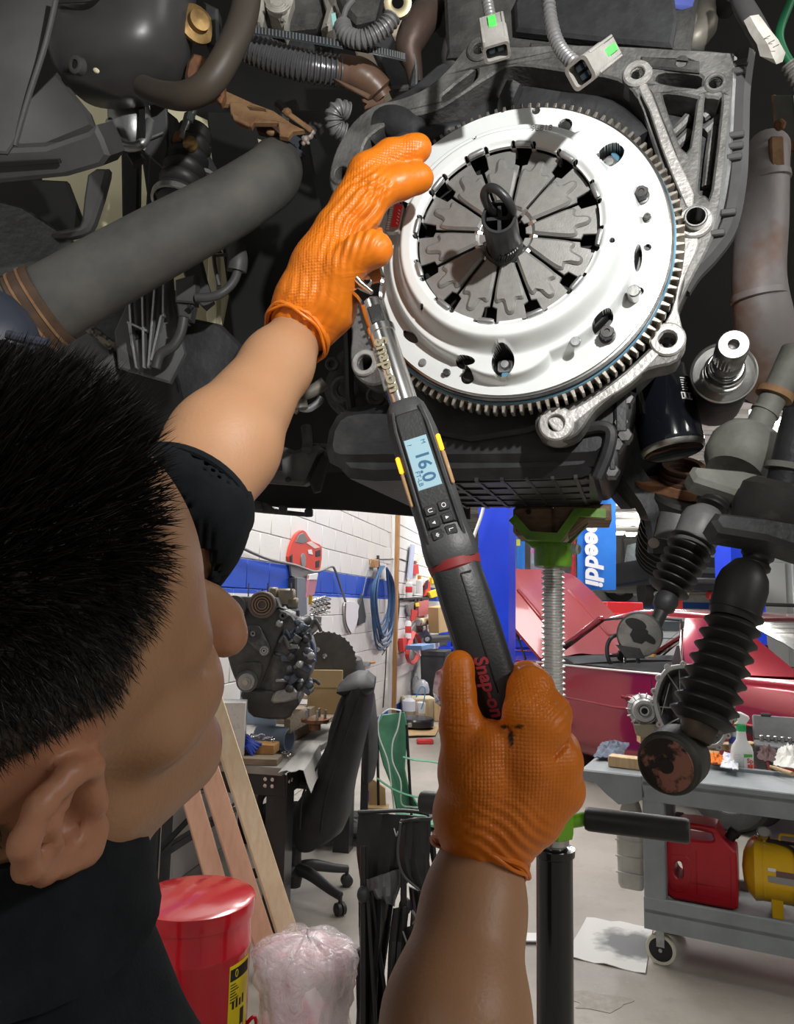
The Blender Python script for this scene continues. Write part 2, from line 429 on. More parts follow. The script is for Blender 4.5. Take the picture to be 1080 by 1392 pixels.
# block body above: flat cover with edge, and side wall
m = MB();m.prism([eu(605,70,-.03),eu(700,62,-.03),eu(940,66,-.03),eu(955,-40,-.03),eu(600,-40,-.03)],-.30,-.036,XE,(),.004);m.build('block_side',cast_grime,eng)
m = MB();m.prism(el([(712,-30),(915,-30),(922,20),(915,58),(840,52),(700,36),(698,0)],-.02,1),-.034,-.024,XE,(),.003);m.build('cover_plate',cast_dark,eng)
for x,y in ((735,47),(790,52),(845,57),(893,60)):
    m = MB();m.prism(el([(x-14,y+8),(x+14,y+10),(x+16,y+22),(x-12,y+20)],-.02,2),-.034,-.022,XE,(),.002);m.build('cast_pad',cast_grime,eng)
m = MB();m.prism(el([(872,74),(952,80),(952,96),(870,88)],-.012,1),-.02,-.0135,XE,(hole(927,82,.0045,-.012),),.0015);m.build('cast_pad',cast_grime,eng)
# chain cover edge along the right side, with clips
m = MB();m.tube(cr([E3(x,y,-.03) for x,y in ((1012,75),(1005,130),(1003,190),(1000,250),(988,310),(965,345),(940,372),(925,395))],5),.010,8);m.build('side_cover_edge',grey_plastic,eng)
m = MB();m.tube(cr([E3(x,y,-.02) for x,y in ((996,80),(992,150),(988,220),(976,290),(958,335),(935,372))],5),.004,6);m.build('side_gasket',zinc,eng)
for x,y in ((1006,88),(1003,98),(1001,185),(1000,200),(998,215),(990,290),(975,318)):
    m = MB();m.box((*eu(x,y,-.02),-.02),(.013,.006,.008),XE,.0012);m.build('edge_clip',grey_plastic,eng)
# starter opening: curved casting and nose seen through the opening
m = MB();m.tube(cr([E3(x,y,-.03) for x,y in ((502,192),(525,168),(552,172),(575,190),(600,182),(628,172))],6),crr([.012,.017,.018,.014,.010,.006],6),12);m.build('starter_nose',cast_dark,eng)
m = MB();m.tube(cr([E3(x,y,-.028) for x,y in ((512,250),(520,220),(545,205),(560,188))],6),crr([.010,.012,.015,.012],6),12);m.build('starter_nose',cast_dark,eng)
m = MB();m.tube(cr([E3(x,y,-.025) for x,y in ((700,118),(690,140),(688,160))],4),.010,8);m.tube(cr([E3(x,y,-.03) for x,y in ((760,150),(820,160),(868,200))],4),.016,10);m.build('rear_face_boss',cast_dark,eng)

# ---- oil pan
pan = thing('oil_pan','black oil pan under the engine with a ribbed lower edge','oil pan',E3(690,620,-.10))
m = MB();m.prism(el([(450,560),(520,545),(700,570),(850,520),(862,540),(842,600),(825,622),(800,630),(690,632),(520,632),(440,625)],-.05,3),-.30,-.055,XE,(),.012);m.build('pan_body',pan_black,pan)
m = MB();m.prism(el([(470,610),(700,615),(812,610),(808,634),(790,645),(700,649),(560,650),(470,648)],-.06,2),-.285,-.062,XE,(),.010);m.build('pan_sump',pan_black,pan)
zb = E3(690,649.5,-.06).z
for k in range(5):
    p,q = E3(560,650,-.06)+EN*(-.02-.045*k),E3(800-k*3,650,-.06)+EN*(-.02-.045*k);p.z = q.z = zb+.007
    m = MB();m.bar(p,q,.004,.016);m.build('pan_rib',pan_black,pan)
for x in (575,610,645,680,715,750,782):
    p,q = E3(x,650,-.06)-EN*.01,E3(x,650,-.06)-EN*.215;p.z = q.z = zb+.007
    m = MB();m.bar(p,q,.004,.016);m.build('pan_rib',pan_black,pan)
m = MB();m.tube(cr([E3(x,y,-.05) for x,y in ((778,588),(815,580),(830,588),(826,615),(812,650))],5),.006,8);m.build('pan_edge_bead',pan_black,pan)
for x,y in ((852,542),(845,575),(838,605),(850,592),(832,640)):
    m = MB();m.lathe([(.0075,-.012),(.0075,0),(.006,.004),(.0001,.004)],E3(x,y,-.055),EN,6);m.build('pan_bolt',dark_steel,pan)
for x,y,a,b in ((845,560,20,60),(833,620,14,44)):
    m = MB();m.box((*eu(x,y,-.05),-.06),(epx(a),epx(b),.02),XE,.003);m.build('side_bracket',cast_dark,pan)

# ---- flywheel
fly = thing('flywheel','flywheel with toothed starter ring around the white clutch cover','flywheel',EC-EN*.02)
RG = .1465
NT = 116
def gear_outline(r0,r1,n,ph=0.):
    o = []
    for i in range(n):
        for f,r in ((-.5,r0),(-.27,r0),(-.15,r1),(.15,r1),(.27,r0)):
            a = 2*PI*(i+f+ph)/n;o.append((r*math.cos(a),r*math.sin(a)))
    return o
m = MB();m.prism(gear_outline(RG-.0068,RG,NT),-.012,.001,XE,(circ(0,0,.131,120),),.0006);m.build('ring_gear',tooth_steel,fly)
m = MB();m.ringlathe([(.05,-.014),(.1312,-.014),(.1312,.004),(.1375,.0045),(.1375,.0075),(.1325,.0090),(.1300,.0094),(.05,.006)],EC,EN,160);m.build('flywheel_disc',dark_steel,fly)
m = MB();m.ringlathe([(.1315,.0085),(.1352,.0080),(.1352,.0092),(.1315,.0100)],EC,EN,160);m.build('polished_rim',steel,fly)
m = MB();m.ringlathe([(.1376,.0010),(.1392,.0010),(.1392,.0022),(.1376,.0030)],EC,EN,160);m.build('blue_tint_band',blue_film,fly)

# ---- clutch cover (pressed plate with a raised dome, strap windows and rim)
clu = thing('clutch_cover','white painted clutch pressure plate with open spring fingers','clutch',EC+EN*.02)
LOB = [math.radians(a) for a in (37,157,268)]
def adiff(a,b):return (a-b+PI) % (2*PI)-PI
def r_dome(a):
    r = .1085
    for L in LOB:
        d = adiff(a,L);r += .0120*max(0,1-(d/.36)**2)**.7 if abs(d) < .36 else 0
    return r
def sstep(a,b,x):t = min(1,max(0,(x-a)/(b-a)));return t*t*(3-2*t)
H1 = .046
def cov_h(r,a):
    rd = r_dome(a)
    h = .0125+(.0275-.0125)*(1-sstep(rd-.001,rd+.0055,r))
    h += (H1-.0275)*(1-sstep(.0905,.1035,r))
    h -= .003*(1-sstep(.079,.084,r))
    return h
HOL = []       # (x,y,ra,rb,rot,depth)
def chole(px,py,hh,ra,rb=None,rot=0,dep=.012):c = eu(px,py,hh);HOL.append((c[0],c[1],ra,rb or ra,rot,dep))
for L in LOB:HOL.append((.1085*math.cos(L),.1085*math.sin(L),.0125,.0098,L,.016))
for px,py,hh,r in ((641,175,.04,.0022),(575,419,.04,.0022),(833,335,.035,.0022),(767,157,.026,.0062),(667,149,.014,.0026),(683,148,.014,.0026),(881,336,.013,.003),(870,395,.014,.0034),(575,492,.013,.003),(636,513,.013,.006),(729,149,.014,.0036)):
    chole(px,py,hh,r)
for px,py,hh,ra,rb,rot in ((634,494,.018,.010,.0045,math.radians(-12)),(556,455,.018,.009,.004,math.radians(-40)),(820,438,.018,.011,.005,math.radians(45)),(868,350,.02,.010,.003,math.radians(80))):
    chole(px,py,hh,ra,rb,rot)
WIN = [math.radians(18.5+30*i) for i in range(12)]     # slot directions of the spring
for a in WIN:
    for s in (-1,1):
        b = a+s*.112;HOL.append((.0795*math.cos(b),.0795*math.sin(b),.0022,.0022,0,.02))
NA,NR = 840,64
rs = [.0782+(.1335-.0782)*i/(NR-1) for i in range(NR)]
vs = [];fs = [];mi = [];dark = set()
for i,r in enumerate(rs):
    for j in range(NA):
        a = 2*PI*j/NA;x,y = r*math.cos(a),r*math.sin(a);h = cov_h(r,a);rr = r
        if i == NR-1:rr += .0006*math.sin(a*9)
        for (cx,cy,ra,rb,ro,dep) in HOL:
            dx,dy = x-cx,y-cy
            if abs(dx) > .016 or abs(dy) > .016:continue
            u = (dx*math.cos(ro)+dy*math.sin(ro))/ra;v = (-dx*math.sin(ro)+dy*math.cos(ro))/rb
            q = math.hypot(u,v)
            if q < 1:h -= dep;dark.add(i*NA+j)
            elif q < 1+.0013/min(ra,rb):
                k = 1.0/q;x = cx+dx*k;y = cy+dy*k
        vs.append((x,y,h))
for i in range(NR-1):
    for j in range(NA):
        q = (i*NA+j,i*NA+(j+1) % NA,(i+1)*NA+(j+1) % NA,(i+1)*NA+j);fs.append(q)
        mi.append(1 if sum(t in dark for t in q) >= 2 else 0)
n0 = len(vs)      # outer rim and inner lip turned down
for j in range(NA):
    a = 2*PI*j/NA;vs.append((.1335*math.cos(a),.1335*math.sin(a),.0100))
for j in range(NA):
    a = 2*PI*j/NA;vs.append((.0782*math.cos(a),.0782*math.sin(a),.0395))
for j in range(NA):
    k = (j+1) % NA
    fs.append(((NR-1)*NA+j,(NR-1)*NA+k,n0+k,n0+j));mi.append(0)
    fs.append((k,j,n0+NA+j,n0+NA+k));mi.append(0)
m = MB();m.add(vs,fs,XE);m.m = mi
m.build('cover_shell',(white_paint,black_gap),clu,label='white enamelled pressed steel shell with strap windows',raw=True,sharp=50)
# strap plate and rivet inside each window
for L in LOB:
    c = XE @ V((.1085*math.cos(L),.1085*math.sin(L),.013));t = (EX*math.cos(L)+V((0,0,1))*math.sin(L));s = EN.cross(t)
    m = MB();X = fr(c,s,EN);m.prism(rrect(.014,.011,.003),-.001,.002,X,(),.0005)
    o = m.build('strap',steel,clu)
    m = MB();m.lathe([(.0042,0),(.0042,.004),(.0034,.006),(.0001,.0062)],c-t*.001,EN,18);m.build('strap_rivet',zinc,clu)
    m = MB();m.prism(rrect(.010,.004,.0015),0,.0015,fr(c+t*.0075+s*.002,s,EN));m.build('strap_tint',blue_film,clu)
# hex / splined bolts, dowels and balance rivets on the flange
def bolt(px,py,h,r,ht,mm,n=12,name='cover_bolt'):
    c = E3(px,py,h);m = MB()
    m.lathe([(r*1.25,0),(r*1.25,ht*.18),(r*1.0,ht*.22),(r*1.0,ht*.9),(r*.88,ht),(r*.45,ht),(r*.40,ht*.88),(.0001,ht*.88)],c,EN,24 if n > 6 else 6,(lambda a,i:1+(.06*(1 if int(a/(2*PI)*24) % 2 else -1) if 2 <= i <= 3 else 0)) if n > 6 else None)
    m.build(name,mm,clu)
bolt(872,268,.013,.0055,.010,dark_steel);bolt(826,457,.013,.0056,.012,dark_steel)
for px,py,h in ((880,297,.013),(608,507,.013)):bolt(px,py,h,.0028,.005,dark_steel,name='rivet')
for px,py,h,r,L in ((783,466,.027,.0045,.004),(862,404,.013,.0054,.014),(575,493,.013,.0036,.002)):
    m = MB();m.lathe([(r,0),(r,L-.001),(r-.001,L),(.0001,L)],E3(px,py,h),EN,20);m.build('dowel',steel if L > .01 else zinc,clu)
m = MB();m.lathe([(.0056,0),(.0056,.002),(.0048,.003),(.0001,.003)],E3(638,512,.012),EN,20);m.build('plug',black_gap,clu)
# diaphragm fingers: 12 plates split by slots
def fh(r):return .0400-.055*(r-.0175)
def polar(r,a,dz=0):return (r*math.cos(a),r*math.sin(a))
for i in range(12):
    a0 = WIN[i];a1 = a0+math.radians(30);am = (a0+a1)/2
    g = lambda r:.0013/r
    w = .0058/.0745
    o = []
    for r in (.0175,.022,.03,.04,.05,.058,.0635):o.append((r,a0+g(r)*(1.4 if r < .02 else 1)))
    o += [(.065,a0+.085),(.0775,a0+.092)]
    for k in range(1,6):o.append((.0778,a0+.092+(math.radians(30)-.184)*k/6))
    o += [(.0775,a1-.092),(.065,a1-.085)]
    for r in (.0635,.058,.05,.04,.03,.022,.0175):o.append((r,a1-g(r)*(1.4 if r < .02 else 1)))
    for k in range(1,4):o.append((.0172,a1-(math.radians(30))*k/4))
    fn = lambda x,y,z:(x,y,z+fh(math.hypot(x,y)))
    m = MB();m.prism([polar(*q) for q in o],-.0025,0,XE,(),.0005,fn)
    f = m.build('spring_finger',spring_steel,clu)
    # embossed field with a lobed outer edge
    e = []
    hw = math.radians(15)
    prof = [(.024,-.78),(.034,-.86),(.046,-.90),(.055,-.88),(.0595,-.80),(.0605,-.66),(.0595,-.52),(.0590,-.42),(.0605,-.33),(.0650,-.27),(.0690,-.20),(.0708,-.10),(.0712,0)]
    for r,t in prof:e.append(V((*polar(r,am+hw*t),0)))
    for r,t in prof[-2::-1]:e.append(V((*polar(r,am-hw*t),0)))
    for t in (.4,0,-.4):e.append(V((*polar(.0232,am+hw*t),0)))
    e = [(q.x,q.y) for q in cr(e,2,True)]
    m = MB();m.prism(e,-.0005,.0030,XE,(),.0022,fn);m.build('finger_emboss',spring_steel,f)
m = MB();m.ringlathe([(.0205,.0365),(.0270,.0385),(.0275,.0395),(.0245,.0405),(.0205,.0385)],EC,EN,60);m.build('finger_contact_ring',mat('worn_spring_steel',(.62,.60,.55),.3,.9),clu)
for i in range(12):      # rolled tabs at the windows, dark gaps below them
    a = WIN[i];t = EX*math.cos(a)+V((0,0,1))*math.sin(a);s = EN.cross(t);c = EC+t*.0790+EN*.0445
    m = MB();m.tube([c-s*.0066,c-s*.0045,c+s*.0045,c+s*.0066],[.0022,.0027,.0027,.0022],12);m.build('rolled_tab',zinc,clu)
m = MB();m.ringlathe([(.02,.012),(.0782,.012),(.0782,.022),(.02,.022)],EC,EN,60);m.build('hub_backing',black_gap,clu)
# stamped number and sticker
X = fr(E3(737,174,.0466),EX*.985+V((0,0,-.17)),EN)
txt('98818',.0072,X,mat('stamp_grey',(.30,.30,.30),.5),clu,'stamped_number',.0003)
X = fr(E3(536,296,.0470),EX*.17+V((0,0,.98)),EN)
m = MB();m.prism(rrect(.026,.0125,.002),-.006,0,X);st = m.build('maker_sticker',mat('sticker_silver',(.42,.38,.36),.4,.2),clu,label='red and silver maker sticker')
m = MB();m.prism(rrect(.021,.0075,.0008),0,.0003,X @ M.Translation((.002,-.0022,0)));m.build('sticker_field',mat('sticker_red',(.80,.05,.06),.4),st)
m = MB()
for i in range(11):m.box((-.0105+i*.0021,.0040,.0002),(.0012,.0022 if i % 3 else .0028,.0003),X,0)
m.build('sticker_print',print_white,st)
m = MB()
for i in range(5):m.bar(X @ V((-.006+i*.003,-.0050,.0003)),X @ V((-.0045+i*.003,-.0030,.0003)),.0008,.0003,EN,0)
m.build('sticker_print',print_white,st)

# ---- clutch alignment tool
t0 = EC+EN*.030;ctr = XE @ V((*eu(683,338,.045),0));ctr = ctr+EN*.0
AD = (E3(679,292,.098)-E3(686,334,.042)).normalized()
base = E3(686,338,.040);LT = (E3(678,293,.098)-base).length
al = thing('alignment_tool','black plastic alignment tool with a loop handle in the clutch centre','alignment tool',base)
m = MB();m.lathe([(.0128,-.03),(.0128,0),(.0135,.004),(.0138,.012),(.0138,LT),(.0132,LT+.001),(.0112,LT+.001),(.0108,LT-.022),(.0001,LT-.022)],base,AD,40,lambda a,i:1+(.03*math.cos(a*16) if i < 4 else 0));m.build('tool_barrel',black_plastic,al)
m = MB();m.ringlathe([(.0140,.012),(.0165,.008),(.0172,.002),(.0150,-.004)],base-AD*.006,EN,40);m.build('hub_collar',dark_steel,al)
x,y,_ = ortho(AD);top = base+AD*LT
lp = [E3(692,300,.086),E3(697,288,.100),E3(690,272,.110),E3(676,258,.114),E3(664,256,.112),E3(659,266,.108),E3(664,280,.100),E3(674,292,.092),E3(678,300,.08)]
m = MB();m.tube(cr(lp,7),.0036,10);m.build('loop_handle',black_plastic,al)
m = MB();m.box((0,0,0),(.020,.003,.02),fr(top-AD*.012,x,AD));m.box((0,0,0),(.003,.020,.02),fr(top-AD*.012,x,AD));m.build('barrel_web',black_plastic,al)
for i in range(10):
    a = -.6+i*.16;p = base+AD*.010+(EX*math.sin(a)-V((0,0,1))*math.cos(a))*.0137
    m = MB();m.bar(p-AD*.009,p+AD*.008,.0018,.0012,EN);m.build('grip_ridge',black_plastic,al)
# ================================================================== torque wrench
WH = at(502,398,.588);WE = at(684,976,.515)
WA = (WE-WH).normalized();WLN = (WE-WH).length
WN = (CAM-(WH+WE)/2);WN = (WN-WA*WN.dot(WA)).normalized()
WT = WN.cross(WA)                 # lateral, towards the right of the photograph
if WT.dot(_r) < 0:WT = -WT
XW = M(((WA.x,WT.x,WN.x,WH.x),(WA.y,WT.y,WN.y,WH.y),(WA.z,WT.z,WN.z,WH.z),(0,0,0,1)))
def ws(px,py):            # station along the wrench of a pixel on its axis
    q = XW.inverted() @ hit(px,py,WH,WN);return q.x,q.y
def wt(s_,t,n):return XW @ V((s_,t,n))
wr = thing('torque_wrench','digital torque wrench with chrome neck, lit display and black rubber handle held in both gloves','torque wrench',WH+WA*WLN/2)
s1 = ws(508,412)[0];s2 = ws(516,455)[0];s3 = ws(552,556)[0];s4 = ws(604,742)[0];s5 = ws(616,775)[0];s6 = WLN+.012
tool_black = mat('tool_black',(.020,.021,.022),.42,0,(.030,.031,.032),40,bump=.12,bscale=500)
brushed = mat('satin_chrome',(.80,.79,.77),.20,1.)
tool_side = mat('tool_dark_grey',(.045,.047,.048),.46,0,(.055,.056,.058),40,bump=.1,bscale=500)
def wring(prof,name,m_,n=28,sq=0.):     # [(s, half width, half depth)] along the wrench axis
    m = MB();rg = []
    for s_,a,b in prof:
        r = []
        for j in range(n):
            t = 2*PI*j/n;c,s2_ = math.cos(t),math.sin(t);k = 1/(max(abs(c),abs(s2_))**sq) if sq else 1
            r.append(wt(s_,a*c*min(k,1.3),b*s2_*min(k,1.3)))
        rg.append(r)
    m.loft(rg);return m.build(name,m_,wr)
wring([(s1-.002,.0080,.0075),(s1,.0098,.0095),(s2-.004,.0098,.0095)],'head_yoke',brushed,32)
wring([(s2-.006,.0098,.0098),(s2-.005,.0112,.0112),(s2,.0112,.0112),(s2+.001,.0098,.0098)],'neck_collar',brushed,32)
wring([(s2,.0102,.0102),(s3,.0112,.0112)],'chrome_neck',brushed,40)
m = MB()      # ratchet head with direction lever
hc = ws(505,384)[0];X = XW @ M.Translation((hc,0,0))
m.prism([(q[0],q[1]) for q in ((-.020,.004),(-.018,.011),(-.010,.0155),(.002,.0155),(.012,.0105),(.022,.0075),(.030,.0070),(.030,-.0070),(.022,-.0075),(.012,-.0105),(.002,-.0155),(-.010,-.0155),(-.018,-.011),(-.020,-.004))],-.008,.0075,X,(),.002)
m.build('ratchet_head',chrome,wr)
m = MB();m.lathe([(.0052,0),(.0052,.003),(.0045,.0042),(.0001,.0046)],X @ V((.002,0,.0065)),WN,20);m.build('ratchet_cap',chrome,wr)
m = MB();m.tube([X @ V((.012,.002,.008)),X @ V((.004,-.004,.0115)),X @ V((-.003,-.007,.0135))],[.0022,.0026,.0034],10);m.ell(tuple(X @ V((-.004,-.0075,.0135))),.0038,None,12,8);m.build('direction_lever',chrome,wr)
m = MB();m.box(((s2+s1)/2+.001,0,.0080),(s2-s1-.012,.0105,.006),XW,.001);m.build('yoke_slot',dark_steel,wr)
# gun-metal key clip along the neck and engraved lettering
m = MB();m.bar(wt(s2+.012,-.0085,.0068),wt(s3-.016,-.0095,.0072),.0042,.0014,WN,.0006);m.build('name_band',steel,wr)
gold = mat('etched_gold',(.30,.26,.17),.5,.3)
txt('Snap-on',.0140,XW @ M(((1,0,0,(s2+s3)/2-.002),(0,1,0,-.0030),(0,0,1,.0098),(0,0,0,1))) @ M.Translation((0,0,0)),gold,wr,'neck_lettering',.0012,bold=.0004) if WT.cross(WN).dot(WA) > 0 else txt('Snap-on',.0140,XW @ M(((1,0,0,(s2+s3)/2),(0,1,0,-.004),(0,0,1,.0096),(0,0,0,1))),gold,wr,'neck_lettering',.0012,bold=.0004)
# body
pb = [(s3-.004,.0125,.0125),(s3,.0150,.0145),(s3+.010,.0170,.0150),(s3+.022,.0185,.0155),(s4-.016,.0185,.0158),(s4-.006,.0192,.0175),(s4,.0200,.0190),(s4+.010,.0200,.0190),(s4+.014,.0185,.0180)]
wring(pb,'body',tool_side,32,.30)
fp = .0162
m = MB();d0,d1 = s3+.008,s4-.012
m.prism([(d0,-.0085),(d0,.0085),(d0+.004,.0100),(d1,.0112),(d1,-.0112),(d0+.004,-.0100)],.010,fp+.0004,XW,(),.0012);m.build('face_panel',tool_black,wr)
for t in (-.0128,.0128):
    m = MB();m.tube([wt(d0-.003,t*.80,fp-.003),wt(d0+.012,t*.95,fp-.0012),wt(d1+.002,t*1.02,fp-.0008),wt(d1+.010,t*1.02,fp-.002)],.0016,8);m.build('body_rail',tool_black,wr)
l0,l1 = ws(572,602)[0],ws(592,668)[0]
lcd = mat('lcd_glow',(.27,.41,.47),.25,emit=.30)
m = MB();m.prism([(l0,-.0086),(l0,.0086),(l1,.0090),(l1,-.0090)],fp-.001,fp+.0008,XW,(),.0003);L_ = m.build('display',lcd,wr,label='pale blue lit display showing torque')
lcdink = mat('lcd_ink',(.03,.12,.22),.5)
flip = 1 if XW.to_3x3().determinant() > 0 else -1
def wtxt(s,size,s_,t,n,m_,par,nm,**k):
    # baseline runs down the wrench, letters' tops point to the right
    X = M(((WA.x,WT.x,WN.x,0),(WA.y,WT.y,WN.y,0),(WA.z,WT.z,WN.z,0),(0,0,0,1)))
    p = wt(s_,t,n);X.translation = p
    return txt(s,size,X,m_,par,nm,**k)
wtxt('16.0',.0140,l1-.0165,.0010,fp+.0009,lcdink,L_,'display_digits',ext=.0001,bold=.00025)
wtxt('FT-LB',.0048,l1-.0085,-.0058,fp+.0009,lcdink,L_,'display_unit',ext=.0001)
wtxt('M',.0045,l0+.0045,.0050,fp+.0009,lcdink,L_,'display_icon',ext=.0001)
wtxt('?',.0045,l0+.0045,-.0055,fp+.0009,lcdink,L_,'display_icon',ext=.0001)
amber = mat('amber_lamp',(1.0,.42,.02),.3,emit=1.6);amber_off = mat('amber_lens',(.42,.26,.13),.3,coat=.5)
a0,a1,a2 = ws(590,598)[0],ws(596,620)[0],ws(608,654)[0]
for t,o in ((.0168,0.),(-.0168,.008)):
    n_ = .0118
    m = MB();m.bar(wt(a0+o,t,n_),wt(a1+o,t,n_),.0034,.003,WN,.001);m.build('indicator_lamp',amber,wr,label='lit amber end of the side indicator bar')
    m = MB();m.bar(wt(a1+o,t,n_),wt(a2+o+.006,t,n_),.0032,.003,WN,.001);m.build('indicator_bar',amber_off,wr)
# keypad
bx = [ws(595,697)[0],ws(600,713)[0],ws(605,729)[0]]
icons = [('U','O'),('<','>'),('*','L')]
for r in range(3):
    for c in range(2):
        t = (-.0052,.0052)[c];s_ = bx[r]+(.0005 if c == 0 else -.0005)
        m = MB();m.box((s_,t,fp+.0008),(.0072,.0082,.0022),XW,.0007);b_ = m.build('button',black_plastic,wr)
        if icons[r][c] in 'UOL':wtxt(icons[r][c],.0048,s_,t,fp+.0020,print_white,b_,'button_icon',ext=.0001)
        elif icons[r][c] == '*':
            m = MB()
            for k in (-.0010,0,.0010):m.box((s_+k,t,fp+.0020),(.0006,.0026-abs(k),.0003),XW,0)
            m.build('button_icon',print_white,b_)
        else:
            d = -1 if c == 0 else 1;m = MB();m.prism([(s_-.0012,t-d*.0012),(s_+.0012,t-d*.0012),(s_,t+d*.0014)],fp+.0019,fp+.0021,XW);m.build('button_icon',print_white,b_)
for k in (-.002,0,.002):
    m = MB();m.bar(wt(s4-.0075,k-.0006,fp+.001),wt(s4-.0035,k+.0002,fp+.001),.0008,.0006,WN,.0002);m.build('speaker_slot',black_gap,wr)
wring([(s4+.012,.0190,.0180),(s4+.013,.0196,.0188),(s5,.0190,.0185),(s5+.001,.018,.0175)],'red_ring',mat('tool_red',(.20,.022,.022),.5),32)
wring([(s5-.002,.0175,.0165),(s5,.0182,.0170),(s5+.02,.0188,.0172),(s6-.03,.0185,.0172),(s6-.004,.0185,.0170),(s6,.0165,.0155)],'rubber_handle',tool_black,32,.25)
for t in (-.0165,.0022):
    m = MB();m.bar(wt(s5+.006,t,.0145 if t < 0 else .0172),wt(s6-.03,t*.95,.0145 if t < 0 else .0172),.0010,.0012,WN,.0004);m.build('handle_seam',black_gap,wr)
m = MB();m.bar(wt(s5+.006,.010,.0163),wt(s5+.006,.002,.0172),.0012,.001,WN,.0003);m.build('handle_seam',black_gap,wr)
wtxt('Snap-on',.0128,ws(669,930)[0],-.0030,.0172,mat('handle_red_print',(.42,.035,.05),.5),wr,'handle_lettering',ext=.0007,bold=.0004,shear=.15)
# socket and bolt the head sits on
m = MB();m.lathe([(.0095,-.040),(.0095,-.004),(.0085,-.002),(.0001,-.002)],X @ V((0,0,-.006)),WN,28);m.build('socket',chrome,wr)

# ================================================================== connectors and wires
def path(pts,k=6):return cr([at(*p) for p in pts],k)
def corr(mb,pts,r,pitch=.0045,dr=.13,n=12):       # corrugated conduit
    P = [V(p) for p in pts];L = sum((P[i+1]-P[i]).length for i in range(len(P)-1));N = max(4,int(L/pitch*4))
    acc = [0]
    for i in range(len(P)-1):acc.append(acc[-1]+(P[i+1]-P[i]).length)
    Q = [];R = [];i = 0
    for k in range(N+1):
        d = L*k/N
        while i < len(P)-2 and acc[i+1] < d:i += 1
        t = (d-acc[i])/max(1e-9,acc[i+1]-acc[i]);Q.append(P[i].lerp(P[i+1],t));R.append(r*(1+(dr if k % 4 in (0,1) else -dr)))
    mb.tube(Q,R,n);return mb
def connector(c0,c1,w,h,name,lab,pts,r,mark,cell=2):
    d = (c1-c0).normalized();n = (CAM-c0);n = (n-d*n.dot(d)).normalized();L = (c1-c0).length;X = fr(c0,d,n)
    t = thing(name,lab,'connector',c0)
    m = MB();m.box((L*.22,0,0),(L*.44,w*.86,h*.9),X,.002);m.build('connector_back',conn_grey,t)
    ol = rrect(w,h,min(w,h)*.22);il = rrect(w*.78,h*.74,min(w,h)*.16)
    m = MB();rg = [[X @ V((x,a,b)) for a,b in ol] for x in (L*.40,L)] + [[X @ V((x,a,b)) for a,b in il] for x in (L,L*.55)]
    m.loft(rg);m.build('connector_shell',conn_grey,t)
    m = MB()
    for k in range(cell):
        for q in range(2):m.box((L*.70,(k-(cell-1)/2)*w*.34,(q-.5)*h*.34),(L*.3,w*.24,h*.24),X,.0006)
    m.build('terminal_block',blue_plastic,t)
    for s_ in (-1,1):
        m = MB();m.bar(X @ V((L*.08,s_*w*.40,h*.42)),X @ V((L*.85,s_*w*.40,h*.46)),w*.12,h*.14,n,.0006);m.build('latch_rail',conn_grey,t)
    m = MB();m.box((L*.30,0,h*.50),(L*.34,w*.30,.0012),X,.0004);m.build('paint_mark',green_mark,t)
    m = MB();corr(m,pts,r);m.build('conduit',grey_cable,t)
    return t
connector(at(669,28,.585),at(676,72,.575),.021,.016,'wire_connector','grey wire plug with green mark hanging straight down over the flange',path([(664,-30,.60),(663,0,.595),(668,28,.585)]),.0042,1)
connector(at(828,70,.56),at(789,100,.54),.019,.021,'wire_connector','grey wire plug with green mark on a ribbed conduit, right of the other plug',path([(744,-40,.60),(748,20,.60),(760,62,.59),(785,88,.57),(812,86,.57),(829,74,.562)]),.0050,1)
t = thing('tagged_cable','grey cable with a torn white paper tag at the upper right corner','cable',at(1025,30,.62))
m = MB();m.tube(path([(1000,-30,.64),(1010,5,.63),(1024,30,.62),(1040,60,.62)]),.0085,10);m.build('cable_sleeve',grey_plastic,t)
G = [[at(x,y,d) for x,y,d in r] for r in (((1012,28,.615),(1020,22,.608),(1032,20,.612)),((1020,45,.61),(1030,40,.604),(1045,38,.61)),((1030,60,.612),(1044,60,.604),(1058,54,.612)),((1034,76,.615),(1052,80,.612),(1068,72,.62)),((1050,84,.62),(1056,87,.618),(1064,84,.622)))]
m = MB();m.sheet(G,.0006);m.build('paper_tag',mat('tag_paper',(.70,.68,.62),.7,0,(.55,.53,.49),60),t)
for q in range(3):
    m = MB();m.bar(at(1040+q*6,52+q*6,.6025),at(1047+q*6,49+q*6,.6035),.0005,.0003,-_f,0);m.build('tag_print',print_black,t)
t = thing('green_hose','thin green hose with a grey ribbed end at the right edge','hose',at(1060,60,.66))
m = MB();m.tube(path([(1085,-20,.66),(1072,10,.66),(1060,45,.66),(1066,70,.66),(1078,90,.66)]),.0038,10);m.build('hose',mat('green_rubber',(.03,.28,.12),.45),t)
m = MB();corr(m,path([(1074,86,.66),(1082,100,.66),(1092,116,.66)]),.007,.005);m.build('hose_end',conn_grey,t)

